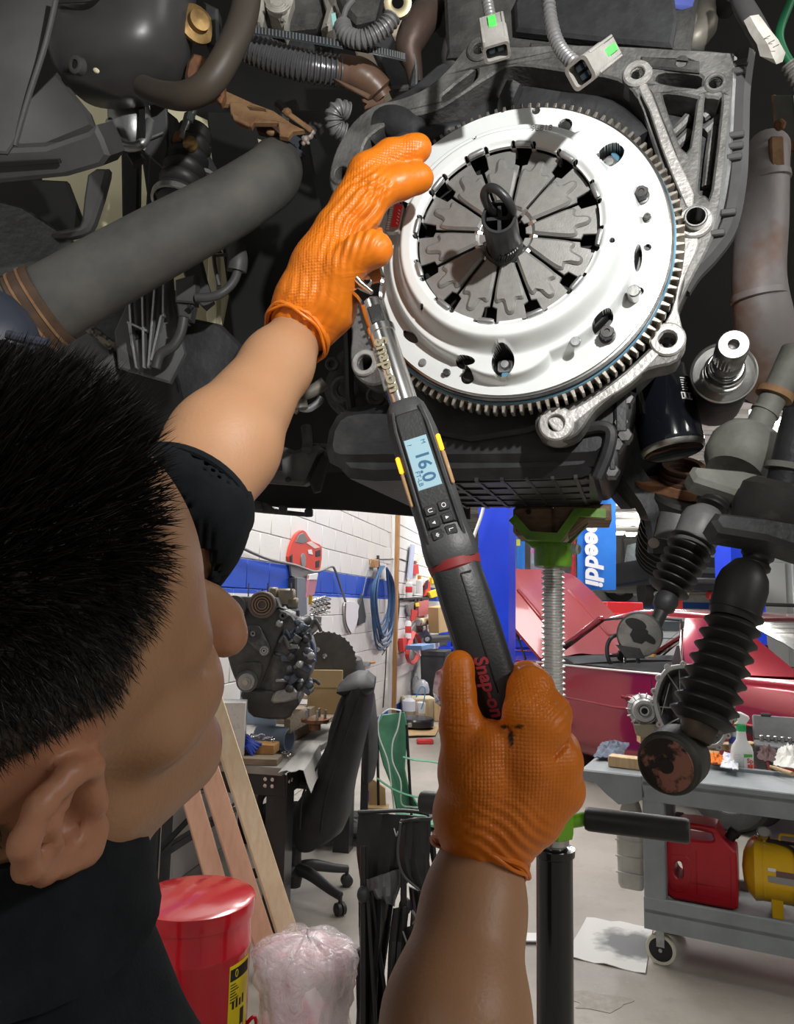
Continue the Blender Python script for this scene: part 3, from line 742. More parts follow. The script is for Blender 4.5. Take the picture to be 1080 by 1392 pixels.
# ================================================================== right side: exhaust, axle stub, oil filter, drive shafts
t = thing('exhaust_pipe','rust stained exhaust downpipe on the right with a bolted upper flange','exhaust pipe',at(1035,340,.86))
P = path([(1046,200,.90),(1040,235,.88),(1036,300,.87),(1032,380,.86),(1040,450,.88),(1046,520,.95)])
m = MB();m.tube(P,crr([.024,.027,.029,.0295,.034,.036],6),22);m.build('pipe',pipe_rust,t)
for q,r_ in (((1040,240,.875),.0285),((1031,398,.858),.0305)):
    m = MB();m.tube([at(*q),at(q[0]+1,q[1]+8,q[2])],r_,22);m.build('weld_bead',pipe_rust,t)
m = MB();m.bar(at(1052,190,.86),at(1060,245,.85),.016,.008,-_f,.002);m.build('pipe_flange',pale_rust,t)
for x,y in ((1058,205),(1052,232),(1062,170)):
    m = MB();m.lathe([(.0065,0),(.0065,.006),(.004,.008),(.0001,.008)],at(x,y,.86),at(x-20,y-4,.82)-at(x,y,.85),6);m.build('flange_nut',rust,t)
t = thing('heat_shield','pale dented heat shield along the right edge beside the exhaust pipe','heat shield',at(1075,330,.93))
G = [[at(x+dx+6*math.sin(i*1.3),y,.92+.03*math.cos(dx*.12)) for dx in (0,12,26,44)] for i,(x,y) in enumerate(((1052,130),(1050,165),(1058,200),(1064,250),(1060,300),(1066,350),(1062,400),(1066,440),(1068,462)))]
m = MB();m.sheet(G,.002);m.build('shield_sheet',mat('shield_metal',(.40,.42,.38),.5,.5,(.28,.30,.27),12,bump=.3,bscale=60),t)
m = MB();m.tube([r[0] for r in G],.0028,8);m.build('shield_edge',pale_rust,t)
m = MB();m.bar(at(1058,198,.90),at(1085,200,.90),.012,.006,-_f,.001);m.build('shield_band',rust,t)
# bracket pieces behind
t = thing('pipe_bracket','grey pressed bracket standing behind the flange corner','bracket',at(985,120,.80))
m = MB();m.prism([(x,y) for x,y in el([(975,72),(996,78),(1004,95),(1000,148),(962,146),(966,110)],-.06,1)],-.075,-.06,XE,(),.002);m.build('bracket_plate',zinc,t)
m = MB();m.tube(cr([E3(968,100,-.05),E3(985,95,-.05),E3(1000,105,-.05)],4),.004,8);m.build('bracket_fold',zinc,t)
t = thing('mount_bracket','tan grey formed mount bracket at the top of the engine','bracket',at(925,30,.72))
for dx in (0,26):
    m = MB();m.tube(path([(945+dx*.9,-10,.72),(930+dx,18,.71),(932+dx,36,.70),(918+dx,55,.70),(915+dx,66,.71)]),[.012],12);m.build('bracket_arm',mat('drab_steel',(.25,.235,.20),.5,.4,(.17,.16,.14),30,bump=.2,bscale=100),t)
m = MB();m.bar(at(900,-4,.69),at(945,4,.69),.020,.01,-_f,.003);m.build('blue_plug',mat('blue_plug',(.10,.13,.45),.4),t)
m = MB();m.lathe([(.010,-.012),(.012,0),(.010,.010),(.0001,.012)],at(992,0,.70),-_f,14);m.build('cap',print_black,t)

t = thing('axle_stub','splined steel axle stub in a shallow dust ring','axle',at(986,506,.735))
B = at(984,508,.735);T_ = at(998,468,.655);D = (T_-B);LL = D.length;D.normalize()
m = MB();m.lathe([(.0265,-.016),(.0305,0),(.0312,.004),(.0298,.0045),(.0285,.001),(.0195,-.002),(.0195,.010),(.0172,.012),(.0160,.022),(.0001,.022)],B,D,48);m.build('dust_ring',steel,t)
m = MB();m.lathe([(.0172,.008),(.0180,.012),(.0180,.018),(.0150,.021),(.0150,.028),(.0001,.028)],B,D,40);m.build('seal',dark_steel,t)
m = MB();m.lathe([(.0140,.02),(.0140,LL*.50),(.0128,LL*.52),(.0128,LL*.56),(.0138,LL*.58),(.0138,LL-.002),(.0125,LL),(.0050,LL),(.0045,LL-.008),(.0001,LL-.010)],B,D,60,lambda a,i:1+(.035*(1 if int(a/(2*PI)*60+.5) % 2 else -1) if 4 <= i <= 5 else 0));m.build('splined_shaft',mat('spline_steel',(.36,.35,.34),.42,.85,(.22,.21,.20),60,bump=.1,bscale=200),t)
m = MB();m.lathe([(.029,-.10),(.029,-.018),(.026,-.012),(.0001,-.012)],B,D,28);m.build('shaft_housing',cast_dark,t)
t = thing('oil_filter','glossy black spin-on oil filter with a small white label','oil filter',at(907,560,.74))
B = at(916,614,.775);T_ = at(893,508,.800);D = (T_-B);LL = D.length;D.normalize()
gl = mat('gloss_black_enamel',(.006,.007,.010),.12,coat=.3)
m = MB();m.lathe([(.0001,.003),(.022,.002),(.0285,-.001),(.0315,.003),(.0325,.010),(.0325,LL*.80),(.0305,LL*.86),(.0305,LL),(.0001,LL)],B,D,56);m.build('canister',gl,t)
m = MB();m.ringlathe([(.0296,-.0012),(.0318,.0012),(.0327,.0045),(.0318,.0050)],B,D,56);m.build('rolled_rim',steel,t)
ny = (CAM-B);ny = (ny-D*ny.dot(D)).normalized();nx = ny.cross(D)
if nx.dot(_r) < 0:nx = -nx
lx = (nx*.72+ny*.69).normalized()
def fpt(a,h,r=.0328):
    return B+D*h+(ny*math.cos(a)+nx*math.sin(a))*r
m = MB();m.sheet([[fpt(a,h) for h in (LL*.50,LL*.585)] for a in (.62,.75,.9,1.05)],.0004);lb = m.build('label_patch',print_white,t)
for a in (.68,.84,1.0):
    m = MB();m.sheet([[fpt(q,h,.0331) for h in (LL*.515,LL*.57)] for q in (a-.03,a,a+.03)],.0003);m.build('label_icon',print_black,lb)
for k in range(6):
    m = MB();m.sheet([[fpt(q,h,.0329) for h in (LL*(.61+.03*k),LL*(.622+.03*k))] for q in (.70,.8,.9+.06*(k % 2))],.0003);m.build('label_line',print_white,t)

drab = mat('grimy_grey_green',(.24,.245,.215),.65,.1,(.13,.13,.115),16,bump=.35,bscale=90)
t = thing('suspension_mount','grey green grimy mount with a round bushing and a pipe going up','suspension mount',at(1010,620,.74))
B = at(984,645,.72);T_ = at(1022,600,.76);D = (T_-B).normalized()
m = MB();m.lathe([(.0001,-.008),(.027,-.008),(.0345,.004),(.0365,.012),(.0365,.026),(.032,.036),(.014,.040),(.0001,.040)],at(1003,636,.73),(at(1022,596,.745)-at(1000,640,.73)),30);m.build('bushing',drab,t)
m = MB();m.tube(path([(1018,615,.735),(1034,575,.735),(1055,535,.735),(1085,480,.74)]),crr([.0115,.0125,.013,.0165],6),18);m.build('shaft_tube',drab,t)
for a,b,r in (((1052,540),(1056,532),.0180),((1040,562),(1042,559),.0142),((1030,582),(1032,579),.0136)):
    m = MB();m.tube([at(*a,.735),at(*b,.735)],r,20);m.build('tube_collar',drab if r < .015 else pale_rust,t)
m = MB();m.prism([(-.046,.010),(-.050,.002),(-.046,-.008),(.0,-.018),(.04,-.024),(.05,-.024),(.05,.010),(.04,.010),(.0,.014)],-.010,.010,fr(at(1008,662,.70),_r*.96-_u*.24,-_f*.8+_u*.55),(),.004);m.build('bracket_plate',drab,t)
t = thing('suspension_mount','dark mount with a broad worn bushing at the right edge, lower of the two','suspension mount',at(1050,700,.66))
m = MB();m.lathe([(.0001,-.012),(.033,-.012),(.038,-.004),(.0395,.010),(.037,.030),(.030,.036),(.0001,.036)],at(1056,712,.66),(_u*.93+_r*.25-_f*.1),30);m.build('bushing',mat('worn_black_metal',(.045,.044,.040),.6,.2,(.16,.15,.12),18,.56,.75,bump=.3,bscale=90),t)
m = MB();m.tube(path([(1062,690,.665),(1070,650,.665),(1082,600,.665),(1092,560,.665)]),[.016],16);m.build('shaft_tube',cast_dark,t)
m = MB();m.tube(path([(1070,640,.665),(1072,632,.665)]),.0195,16);m.build('tube_collar',drab,t)
m = MB();m.prism([(-.040,.009),(-.044,.0),(-.038,-.010),(.0,-.010),(.03,-.016),(.07,-.02),(.07,.012),(.0,.012)],-.012,.012,fr(at(1034,727,.63),_r*.97-_u*.22,-_f*.85+_u*.5),(),.004);m.build('bracket_plate',cast_dark,t)

def bellows(mb,A,B,r0,r1,n,dip=.42,sub=3,seg=28,lean=0):
    D = (B-A);L = D.length;D.normalize();prof = []
    for i in range(n):
        r = r0+(r1-r0)*i/(n-1 if n > 1 else 1);h = L*i/n;w = L/n
        prof += [(r*(1-dip),h),(r*.90,h+w*.30),(r,h+w*.44),(r,h+w*.54),(r*.90,h+w*.68)]
    prof += [(r1*(1-dip),L),(.0001,L)]
    mb.lathe([(.0001,0)]+prof,A,D,seg)
dsm = mat('worn_grey_joint',(.20,.20,.195),.5,.2,(.12,.12,.118),22,bump=.2,bscale=90)
t = thing('drive_shaft','drive shaft with open spaced boot folds and a grey bearing ring, left of the pair','drive shaft',at(910,780,.70))
A = at(957,705,.70);Bq = at(908,815,.68)
m = MB();m.tube(path([(985,655,.72),(975,675,.715),(968,690,.71)]),[.016,.014,.0135],16);m.build('inner_shaft',cast_dark,t)
m = MB();corr(m,path([(982,668,.715),(968,692,.708)]),.0165,.008,.06,20);m.build('clamp_rings',black_rubber,t)
D = (Bq-A).normalized()
m = MB();m.lathe([(.0001,-.010),(.012,-.010),(.0190,-.003),(.0205,.004),(.0198,.026),(.016,.031),(.0001,.031)],at(958,705,.70),D,28);m.build('joint_cup',dsm,t)
m = MB();bellows(m,at(945,733,.695),at(907,806,.682),.0215,.0190,7,.62);m.build('boot',black_rubber,t)
m = MB();m.lathe([(.009,0),(.011,.006),(.010,.014),(.006,.018),(.0055,.05),(.0001,.05)],at(910,808,.682),D,18);m.build('boot_neck',cast_dark,t)
m = MB();m.tube(path([(905,822,.682),(893,840,.68),(884,852,.678)]),[.0062,.0055,.006],14);m.build('outer_shaft',dsm,t)
c = at(870,862,.672);ax = (-_f*.90-_r*.30+_u*.1).normalized()
m = MB();m.ringlathe([(.0065,-.010),(.0185,-.012),(.0200,-.009),(.0200,.009),(.0185,.011),(.0065,.011)],c,ax,36);m.build('bearing_ring',mat('worn_bearing_steel',(.27,.26,.245),.5,.6,(.15,.15,.145),40,bump=.2,bscale=120),t)
m = MB();m.lathe([(.008,0),(.0082,.0015),(.0001,.0015)],c+ax*.010,ax,7);m.build('bearing_bore',black_gap,t)
x,y,_ = ortho(ax);GXr = fr(c+ax*.0110,_r,ax)
for pts in ([(-.004,.004),(-.012,.012),(-.006,.015),(.003,.012),(.006,.006)],[(.004,-.004),(.012,-.008),(.013,-.004),(.007,.001)]):
    m = MB();m.prism([(q.x,q.y) for q in cr([V((*p,0)) for p in pts],3,True)],0,.0008,GXr);m.build('grease_streak',black_gap,t)
m = MB();m.prism([(-.021,-.009),(.0,-.012),(.004,-.021),(-.012,-.021)],-.006,.0006,GXr);m.build('cut_flat',cast_dark,t)
t = thing('drive_shaft','black drive shaft with long torn boot and rusty cracked end ring, right of the pair','drive shaft',at(980,880,.62))
m = MB();corr(m,path([(1036,738,.65),(1028,762,.645),(1018,790,.642)]),.0125,.010,.10,20);m.build('inner_shaft',black_rubber,t)
D = (at(960,990,.60)-at(1015,790,.64)).normalized()
m = MB();m.lathe([(.0001,-.006),(.012,-.006),(.0195,.006),(.0215,.016),(.0208,.038),(.0180,.048),(.0001,.048)],at(1015,775,.64),D,28);m.build('joint_barrel',black_rubber,t)
m = MB();bellows(m,at(1004,826,.63),at(952,985,.605),.0225,.0265,9,.28);m.build('boot',black_rubber,t)
m = MB();m.lathe([(.013,0),(.0145,.004),(.0135,.014),(.011,.018),(.0001,.018)],at(954,978,.604),D,20);m.build('boot_neck',mat('brown_neck',(.085,.065,.045),.6,.3,(.04,.035,.03),40),t)
c = at(914,1034,.60);ax = (-_f*.78-_r*.60+_u*.0).normalized()
m = MB();m.ringlathe([(.008,-.020),(.0235,-.022),(.0255,-.018),(.0255,.008),(.0235,.010),(.0235,.013),(.0215,.0145),(.008,.0145)],c,ax,40);m.build('end_ring',mat('blackened_ring',(.030,.029,.026),.55,.4,(.07,.065,.055),20,bump=.3,bscale=80),t)
m = MB();m.lathe([(.0215,0),(.0210,.0012),(.0001,.0012)],c+ax*.0140,ax,36);m.build('ring_face',mat('rust_and_black_face',(.016,.014,.013),.6,.2,(.26,.12,.085),38,.50,.56,bump=.3,bscale=80),t)
m = MB();m.lathe([(.0062,0),(.0060,.001),(.0001,.001)],c+ax*.0153,ax,16);m.build('ring_bore',black_gap,t)
# rusty converter flange and flexible joint
t = thing('converter_flange','rusty oval converter flange with a flexible black exhaust joint below','exhaust flange',at(930,665,.86))
m = MB();m.prism([(q.x,q.y) for q in cr([V(q) for q in ((-.058,.004,0),(-.050,.012,0),(-.025,.016,0),(.0,.030,0),(.03,.022,0),(.040,.0,0),(.03,-.022,0),(0,-.028,0),(-.025,-.014,0),(-.05,-.008,0))],3,True)],-.006,.006,fr(at(928,660,.86),_r,_u*.88-_f*-.0+(-_f)*.48),(circ(0,0,.018,20),circ(-.047,.003,.005,12)),.001);m.build('flange_plate',rust,t)
for k in range(3):
    m = MB();m.ringlathe([(.020-.001*k,-.004),(.029-.002*k,-.004),(.029-.002*k,.003),(.020-.001*k,.003)],at(930,650-k*7,.86),_u*.85-_f*.5,30);m.build('flange_ring',mat('dark_rust',(.11,.055,.035),.75,.3,(.06,.035,.025),30,bump=.3),t)
m = MB();m.lathe([(.034,0),(.036,.005),(.034,.010),(.034,.028),(.030,.034),(.0001,.034)],at(926,672,.86),-_u*.85+_f*.45-_r*.15,30);m.build('joint_collar',black_rubber,t)
m = MB();corr(m,path([(918,700,.89),(910,730,.92),(905,755,.96)]),.036,.009,.05,26);m.build('flex_bellows',black_rubber,t)
m = MB();m.lathe([(.020,0),(.020,.03),(.0001,.03)],at(922,700,.84),-_u*.9-_r*.2,20);m.build('joint_sleeve',dsm,t)
t = thing('engine_stay','flat black stay bar bent below the oil filter','bracket',at(880,670,.86))
m = MB();m.tube(path([(838,620,.88),(862,655,.87),(885,690,.86),(893,720,.86),(893,752,.86)]),[.016,.018,.017,.013,.011],4,up=_r*.7+_f*.7);m.build('stay_bar',cast_dark,t)
m = MB();m.lathe([(.006,0),(.006,.004),(.0001,.004)],at(890,738,.845),-_f-_r*.6,12);m.build('stay_bolt',steel,t)
m = MB();m.prism([(-.04,.05),(.03,.06),(.05,.0),(.03,-.05),(-.01,-.06),(-.045,-.02)],-.03,.02,fr(at(866,625,.90),_r,-_f),(),.008);m.build('stay_foot',pan_black,t)
# ================================================================== the rest of the engine bay (left and behind)
def plate(par,name,pts,d,th,mm,c=.002,n=None,holes=(),k=1,**kw):
    cx = sum(p[0] for p in pts)/len(pts);cy = sum(p[1] for p in pts)/len(pts)
    o = at(cx,cy,d);n = V(n) if n is not None else -_f
    n = n.normalized();X = fr(o,_r,n);XI_ = X.inverted()
    def pl(ps):
        q = [XI_ @ hit(x,y,o,n) for x,y in ps]
        if k > 1:q = cr([V((a.x,a.y,0)) for a in q],k,True)
        return [(a.x,a.y) for a in q]
    m = MB();m.prism(pl(pts),-th,0,X,[pl(h) for h in holes],c);return m.build(name,mm,par,**kw)
def one(name,lab,cat,d0):return thing(name,lab,cat,at(*d0))
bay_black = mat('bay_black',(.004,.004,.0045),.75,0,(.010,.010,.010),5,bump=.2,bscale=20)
# dark underbody that closes the bay behind everything
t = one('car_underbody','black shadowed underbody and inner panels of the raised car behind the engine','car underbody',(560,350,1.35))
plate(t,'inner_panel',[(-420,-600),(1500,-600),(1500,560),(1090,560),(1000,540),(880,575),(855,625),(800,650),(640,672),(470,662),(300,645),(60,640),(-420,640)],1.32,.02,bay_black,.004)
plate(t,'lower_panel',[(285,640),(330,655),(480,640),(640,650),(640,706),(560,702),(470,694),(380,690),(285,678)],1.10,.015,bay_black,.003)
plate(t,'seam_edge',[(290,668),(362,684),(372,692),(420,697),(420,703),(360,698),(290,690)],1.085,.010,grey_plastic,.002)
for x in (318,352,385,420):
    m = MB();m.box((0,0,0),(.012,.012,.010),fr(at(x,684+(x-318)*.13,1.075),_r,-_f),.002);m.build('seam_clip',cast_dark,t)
# unseen dark slab added above the lens as the car's floor, darkening reflections
m = MB();m.box((.0,-.75,2.32),(1.5,2.2,.05),None,.01);m.build('unseen_floor_pan',bay_black,t)
# cooling fan shroud, cream, behind the hose
t = one('fan_shroud','cream plastic fan shroud seen in gaps behind the wide hose','fan shroud',(180,260,1.12))
plate(t,'shroud_panel',[(50,150),(120,120),(235,140),(300,170),(300,330),(320,360),(296,480),(272,480),(255,400),(180,360),(100,350),(60,280)],1.12,.01,cream,.003,(-_f+_r*.35+_u*.1))
plate(t,'shroud_rib',[(283,345),(296,345),(296,430),(288,476),(280,430)],1.09,.02,cream,.002)
t = one('radiator_support','black plastic radiator support bars crossing the cream shroud','radiator support',(170,250,1.05))
for pts,d,mm in (([(163,130),(190,150),(187,340),(166,345)],1.02,bay_black),([(190,200),(232,225),(228,290),(206,300),(200,270)],1.0,bay_black),([(205,160),(215,140),(240,160),(262,300),(300,340),(205,345),(196,305)],.98,bay_black),
                   ([(-10,240),(90,245),(118,318),(70,322),(20,310),(-10,330)],.98,bay_black),([(-10,270),(30,280),(92,320),(118,350),(95,372),(40,372),(-10,380)],.94,cast_dark),([(280,150),(330,150),(420,190),(440,300),(470,440),(360,500),(320,480),(300,320)],1.08,bay_black)):
    plate(t,'support_panel',pts,d,.012,mm,.003)
for k in range(9):      # fine dark fins of the radiator between the panels
    m = MB();m.bar(at(48+k*4.6,248,1.03),at(52+k*4.6,300+k*2,1.03),.0018,.004,-_f,.0004);m.build('radiator_fin',cast_dark,t)
plate(t,'support_arm',[(118,236),(142,228),(146,236),(127,300),(112,317),(72,322),(70,314),(100,308),(110,298)],.93,.014,grey_plastic,.004,k=2)
t = one('splash_shield','grey smooth splash shield panel in the upper left corner','splash shield',(30,90,.60))
plate(t,'shield_panel',[(-60,-60),(92,-60),(72,20),(45,110),(22,190),(10,208),(-60,205)],.60,.004,grey_plastic,.0015,(-_f*.9+_r*.35),k=1)
m = MB();m.tube(path([(78,-10,.593),(62,60,.596),(38,135,.6),(20,198,.603)]),.0022,8);m.build('shield_edge',grey_plastic,t)
t = one('air_resonator','large rounded grey plastic air vessel hanging at the upper left','air vessel',(165,40,.78))
X = fr(at(168,40,.80),(_r+_u*.12).normalized(),-_f)
m = MB()
rows = []
for i in range(17):
    v = -1+2*i/16;r = []
    for j in range(36):
        a = 2*PI*j/36;hh = .092*v+.02
        tap = (1-abs(v)**5)**.45 if abs(v) < 1 else .001
        wv = .076*tap*(1+.10*v);dv = .060*tap
        ca,sa = math.cos(a),math.sin(a)
        r.append(X @ V((wv*math.copysign(abs(ca)**.75,ca)+.012*v,hh,dv*math.copysign(abs(sa)**.75,sa))))
    rows.append(r)
m.loft(rows);m.build('vessel',mat('vessel_plastic',(.075,.073,.075),.34,0,(.05,.048,.048),7,bump=.06,bscale=60),t)
m = MB();m.ringlathe([(.0042,-.004),(.0088,-.006),(.0085,.001),(.0070,.002),(.0045,.002),(.0042,0)],at(103,88,.742),-_f-_r*.4-_u*.2,24);m.build('bolt_boss',grey_plastic,t)
m = MB();m.lathe([(.004,0),(.004,.0008),(.0001,.0008)],at(103,88,.742),-_f-_r*.4-_u*.2,14);m.build('boss_hole',black_gap,t)
m = MB();m.ell((0,0,0),(.0035,.0025,.002),fr(at(131,96,.733),_r+_u*-.6,-_f));m.build('plug',cream,t)
m = MB();m.tube(path([(70,0,.74),(120,-2,.725),(140,-14,.73)]),.003,8);m.build('moulded_line',grey_plastic,t)
t = one('frame_bracket','dull grey plastic ledge under the air vessel at the left edge','bracket',(80,215,.72))
plate(t,'ledge',[(-60,205),(60,200),(118,180),(130,170),(140,190),(148,212),(138,226),(90,240),(-60,255)],.72,.05,grey_plastic,.004,(-_f*.8-_u*.5))
plate(t,'ledge_slot',[(-20,221),(80,216),(82,222),(-20,229)],.717,.004,black_gap,.0005,(-_f*.8-_u*.5))
plate(t,'neck_wall',[(50,120),(75,95),(120,150),(128,172),(60,200),(-20,206),(10,160)],.765,.01,mat('vessel_plastic',(0,0,0)),.004)
t = one('headlamp_bulb_holder','small grey metal dome with a dark slot under the air vessel','lamp holder',(176,172,.86))
m = MB();m.ell((0,0,0),(.025,.040,.02),fr(at(176,158,.87),_r+_u*.1,-_f),20,14);m.build('metal_dome',zinc,t)
m = MB();m.tube(path([(150,165,.86),(160,192,.85),(178,200,.848),(196,192,.85),(204,165,.86)]),.0055,10);m.build('dome_rim',zinc,t)
m = MB();m.bar(at(193,140,.848),at(194,188,.845),.006,.004,-_f);m.build('dome_slot',black_gap,t)
plate(t,'side_web',[(203,140),(226,142),(228,205),(222,228),(196,206),(206,180)],.875,.006,grey_plastic,.001)
m = MB();m.bar(at(186,196,.87),at(222,180,.868),.002,.003,-_f);m.build('web_rib',zinc,t)
plate(t,'lower_web',[(170,208),(188,202),(196,214),(180,225)],.865,.01,cast_dark,.002)
# wide radiator hose
t = one('radiator_hose','wide dusty grey radiator hose running diagonally across the left side','hose',(210,330,.74))
hp = path([(18,440,.72),(70,412,.725),(140,372,.735),(220,328,.745),(300,285,.76),(348,255,.775),(368,240,.80),(376,226,.86)],6)
m = MB();m.tube(hp,crr([.0400,.0375,.0365,.0352,.0335,.0325,.0320,.031],6),30);m.build('hose',soft_rubber,t)
D = (at(70,412,.725)-at(18,440,.72)).normalized()
m = MB();m.ringlathe([(.0372,-.013),(.0400,-.013),(.0405,.012),(.0372,.012)],at(54,420,.722),D,36);m.build('hose_clamp',mat('brown_clamp',(.15,.09,.055),.6,.3,(.08,.05,.035),25,bump=.3,bscale=60),t)
for k in (-.009,.002):
    m = MB();m.ringlathe([(.0395,k),(.0412,k),(.0412,k+.0025),(.0395,k+.0025)],at(54,420,.722),D,36);m.build('clamp_band',pale_rust,t)
m = MB();m.tube(path([(8,445,.722),(28,435,.722)]),.0425,28);m.build('hose_collar',black_rubber,t)
# steering boot and rods
t = one('ribbed_boot','black ribbed rubber boot with a brass ball and a bright lower ring','rubber boot',(250,235,.86))
A = at(262,192,.88);Bq = at(240,275,.85)
m = MB();bellows(m,A,Bq,.0235,.0265,5,.16);m.build('boot',black_rubber,t)
D = (Bq-A).normalized();m = MB();m.ringlathe([(.0255,-.004),(.0285,-.004),(.0285,.003),(.0255,.003)],at(240,274,.85),D,30);m.build('boot_ring',steel,t)
m = MB();m.lathe([(.020,0),(.021,.012),(.018,.018),(.0001,.018)],A-D*.014,D,24);m.build('boot_collar',black_rubber,t)
m = MB();m.ell(tuple(at(259,196,.848)),.0088,None,16,12);m.build('brass_ball',brass,t)
m = MB();m.tube(path([(262,150,.87),(252,172,.86),(246,190,.855)]),[.0055,.0045,.004],10);m.build('threaded_rod',zinc,t)
m = MB();m.lathe([(.0065,-.006),(.0065,.006),(.0001,.006)],at(257,162,.865),D,6);m.build('rod_nut',mat('verdigris',(.30,.38,.36),.6,.4),t)
m = MB();m.lathe([(.006,0),(.006,.012),(.0001,.012)],at(241,194,.855),-D,6);m.build('copper_nut',rust,t)
m = MB();m.ringlathe([(.012,-.01),(.0165,-.01),(.0165,.01),(.012,.01)],at(277,252,.88),-_f*.7+_r*.7,24);m.build('rod_end',zinc,t)
plate(t,'rod_bracket',[(262,200),(282,205),(312,262),(306,285),(285,262),(268,228)],.885,.012,cast_dark,.003)
t = one('coolant_hose','dark rubber hose curving down beside the air vessel','hose',(300,90,.70))
m = MB();m.tube(path([(338,-30,.72),(332,20,.71),(312,70,.70),(285,112,.70),(255,130,.71),(222,128,.73),(195,118,.75)],6),crr([.0135,.0135,.0135,.0135,.0132,.012,.011],6),18);m.build('hose',mat('brown_black_rubber',(.052,.047,.042),.5,0,(.07,.055,.04),16,bump=.1,bscale=100),t)
t = one('rusty_mount_bolt','rusty washer and bolt head behind the curved hose','bolt',(268,30,.80))
m = MB();m.lathe([(.0165,-.006),(.0205,-.004),(.0205,0),(.012,.002),(.011,.008),(.0001,.009)],at(268,32,.80),-_f+_r*.8,26);m.build('washer_bolt',brass,t)
plate(t,'bolt_arm',[(276,0),(296,10),(298,70),(280,60)],.81,.02,cast_dark,.003)
plate(t,'rust_block',[(262,70),(290,85),(296,120),(262,128),(250,100)],.80,.02,rust,.004,k=2)
t = one('ribbed_harness','silver ribbed harness tube ending in a brown taped sleeve','conduit',(400,85,.80))
m = MB();corr(m,path([(318,50,.80),(345,66,.80),(385,82,.80),(425,92,.80),(468,98,.81)]),.0150,.0052,.09,16);m.build('conduit',mat('silver_conduit',(.16,.16,.17),.26,.5),t)
m = MB();m.tube(path([(462,96,.81),(490,102,.81),(510,118,.815),(520,132,.82)]),[.0165,.0175,.0165,.012],16);m.build('tape_sleeve',brown_tape,t)
plate(t,'tape_flap',[(452,106),(462,108),(505,128),(500,134),(470,118)],.795,.004,brown_tape,.001)
plate(t,'tape_flap',[(492,134),(522,128),(524,140),(496,148)],.815,.006,brown_tape,.001)
t = one('cable_tie','black notched plastic strap stretched across above the ribbed harness','strap',(440,58,.77))
P = path([(336,40,.77),(390,48,.77),(450,58,.77),(512,69,.775),(552,78,.785)],8)
m = MB();m.tube(P,.0045,4,up=_u,ry=[.0009]*len(P));m.build('strap',mat('teal_black',(.03,.04,.045),.35),t)
for i in range(52):
    a = P[min(int(i/52*(len(P)-1)),len(P)-2)];b = P[min(int(i/52*(len(P)-1)),len(P)-2)+1];q = a.lerp(b,i/52*(len(P)-1) % 1)
    m = MB();m.bar(q-_u*.0034-_f*.001,q+_u*.0034-_f*.001,.0012,.0008,-_f,0);m.build('strap_notch',grey_cable,t)
t = one('rusty_bracket','orange rusted stamped bracket with a square window','bracket',(350,155,.82))
plate(t,'bracket_plate',[(298,128),(305,122),(345,140),(372,150),(398,168),(414,176),(398,178),(392,186),(380,184),(378,166),(345,166),(342,172),(325,166),(314,156),(312,140),(302,140)],.82,.006,pale_rust,.001,(-_f+_u*.4),holes=([(335,143),(360,148),(362,151),(340,149)],))
plate(t,'bracket_flange',[(314,152),(342,168),(338,172),(318,163)],.815,.006,pale_rust,.001)
plate(t,'bracket_leg',[(296,112),(304,108),(305,130),(300,140),(294,135)],.815,.012,rust,.001)
plate(t,'window_shade',[(345,164),(378,164),(380,186),(350,178)],.85,.01,mat('dark_rust',(0,0,0)),.001)
m = MB();m.ell(tuple(at(369,180,.835)),(.006,.004,.004));m.ell(tuple(at(391,153,.83)),(.005,.005,.005));m.build('rust_bolt',pale_rust,t,kind='stuff')
m = MB();m.bar(at(385,150,.83),at(424,178,.83),.006,.004,-_f,.001);m.build('strut_strip',pale_rust,t)
t = one('shift_lever','dark blue grey lever plate with a corroded bolt beside the rusty bracket','lever',(400,195,.85))
plate(t,'lever_plate',[(366,182),(400,178),(424,180),(412,190),(408,200),(416,212),(398,216),(380,205)],.85,.005,mat('blue_grey_steel',(.075,.085,.10),.4,.5),.001,holes=([(396,197),(400,197),(400,202),(396,202)],))
m = MB()
for i in range(14):m.ell(tuple(at(420+random.uniform(-8,8),186+random.uniform(-10,12),.84)),random.uniform(.002,.0045),None,7,5)
m.build('corroded_bolt',mat('corroded_bolt',(.34,.24,.19),.7,.4,(.5,.47,.44),90),t,kind='stuff')
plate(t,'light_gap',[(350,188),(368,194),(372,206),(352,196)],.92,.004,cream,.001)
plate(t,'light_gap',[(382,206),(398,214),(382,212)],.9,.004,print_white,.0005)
t = one('grey_housing','dull grey moulded housing pieces above the lever plate','housing',(410,150,.9))
plate(t,'housing_shell',[(372,140),(402,133),(408,148),(440,150),(452,155),(428,178),(408,170),(390,158)],.90,.02,grey_plastic,.003,holes=())
m = MB();m.tube(path([(378,142,.885),(388,152,.88),(386,165,.88)]),.006,8);m.build('housing_lip',grey_plastic,t)
t = one('small_conduit_loop','short grey ribbed conduit loop beside the flange','conduit',(462,160,.75))
m = MB();corr(m,path([(468,180,.76),(456,172,.755),(454,156,.75),(462,148,.75),(474,152,.755)]),.0085,.0042,.12,12);m.build('conduit',grey_cable,t)
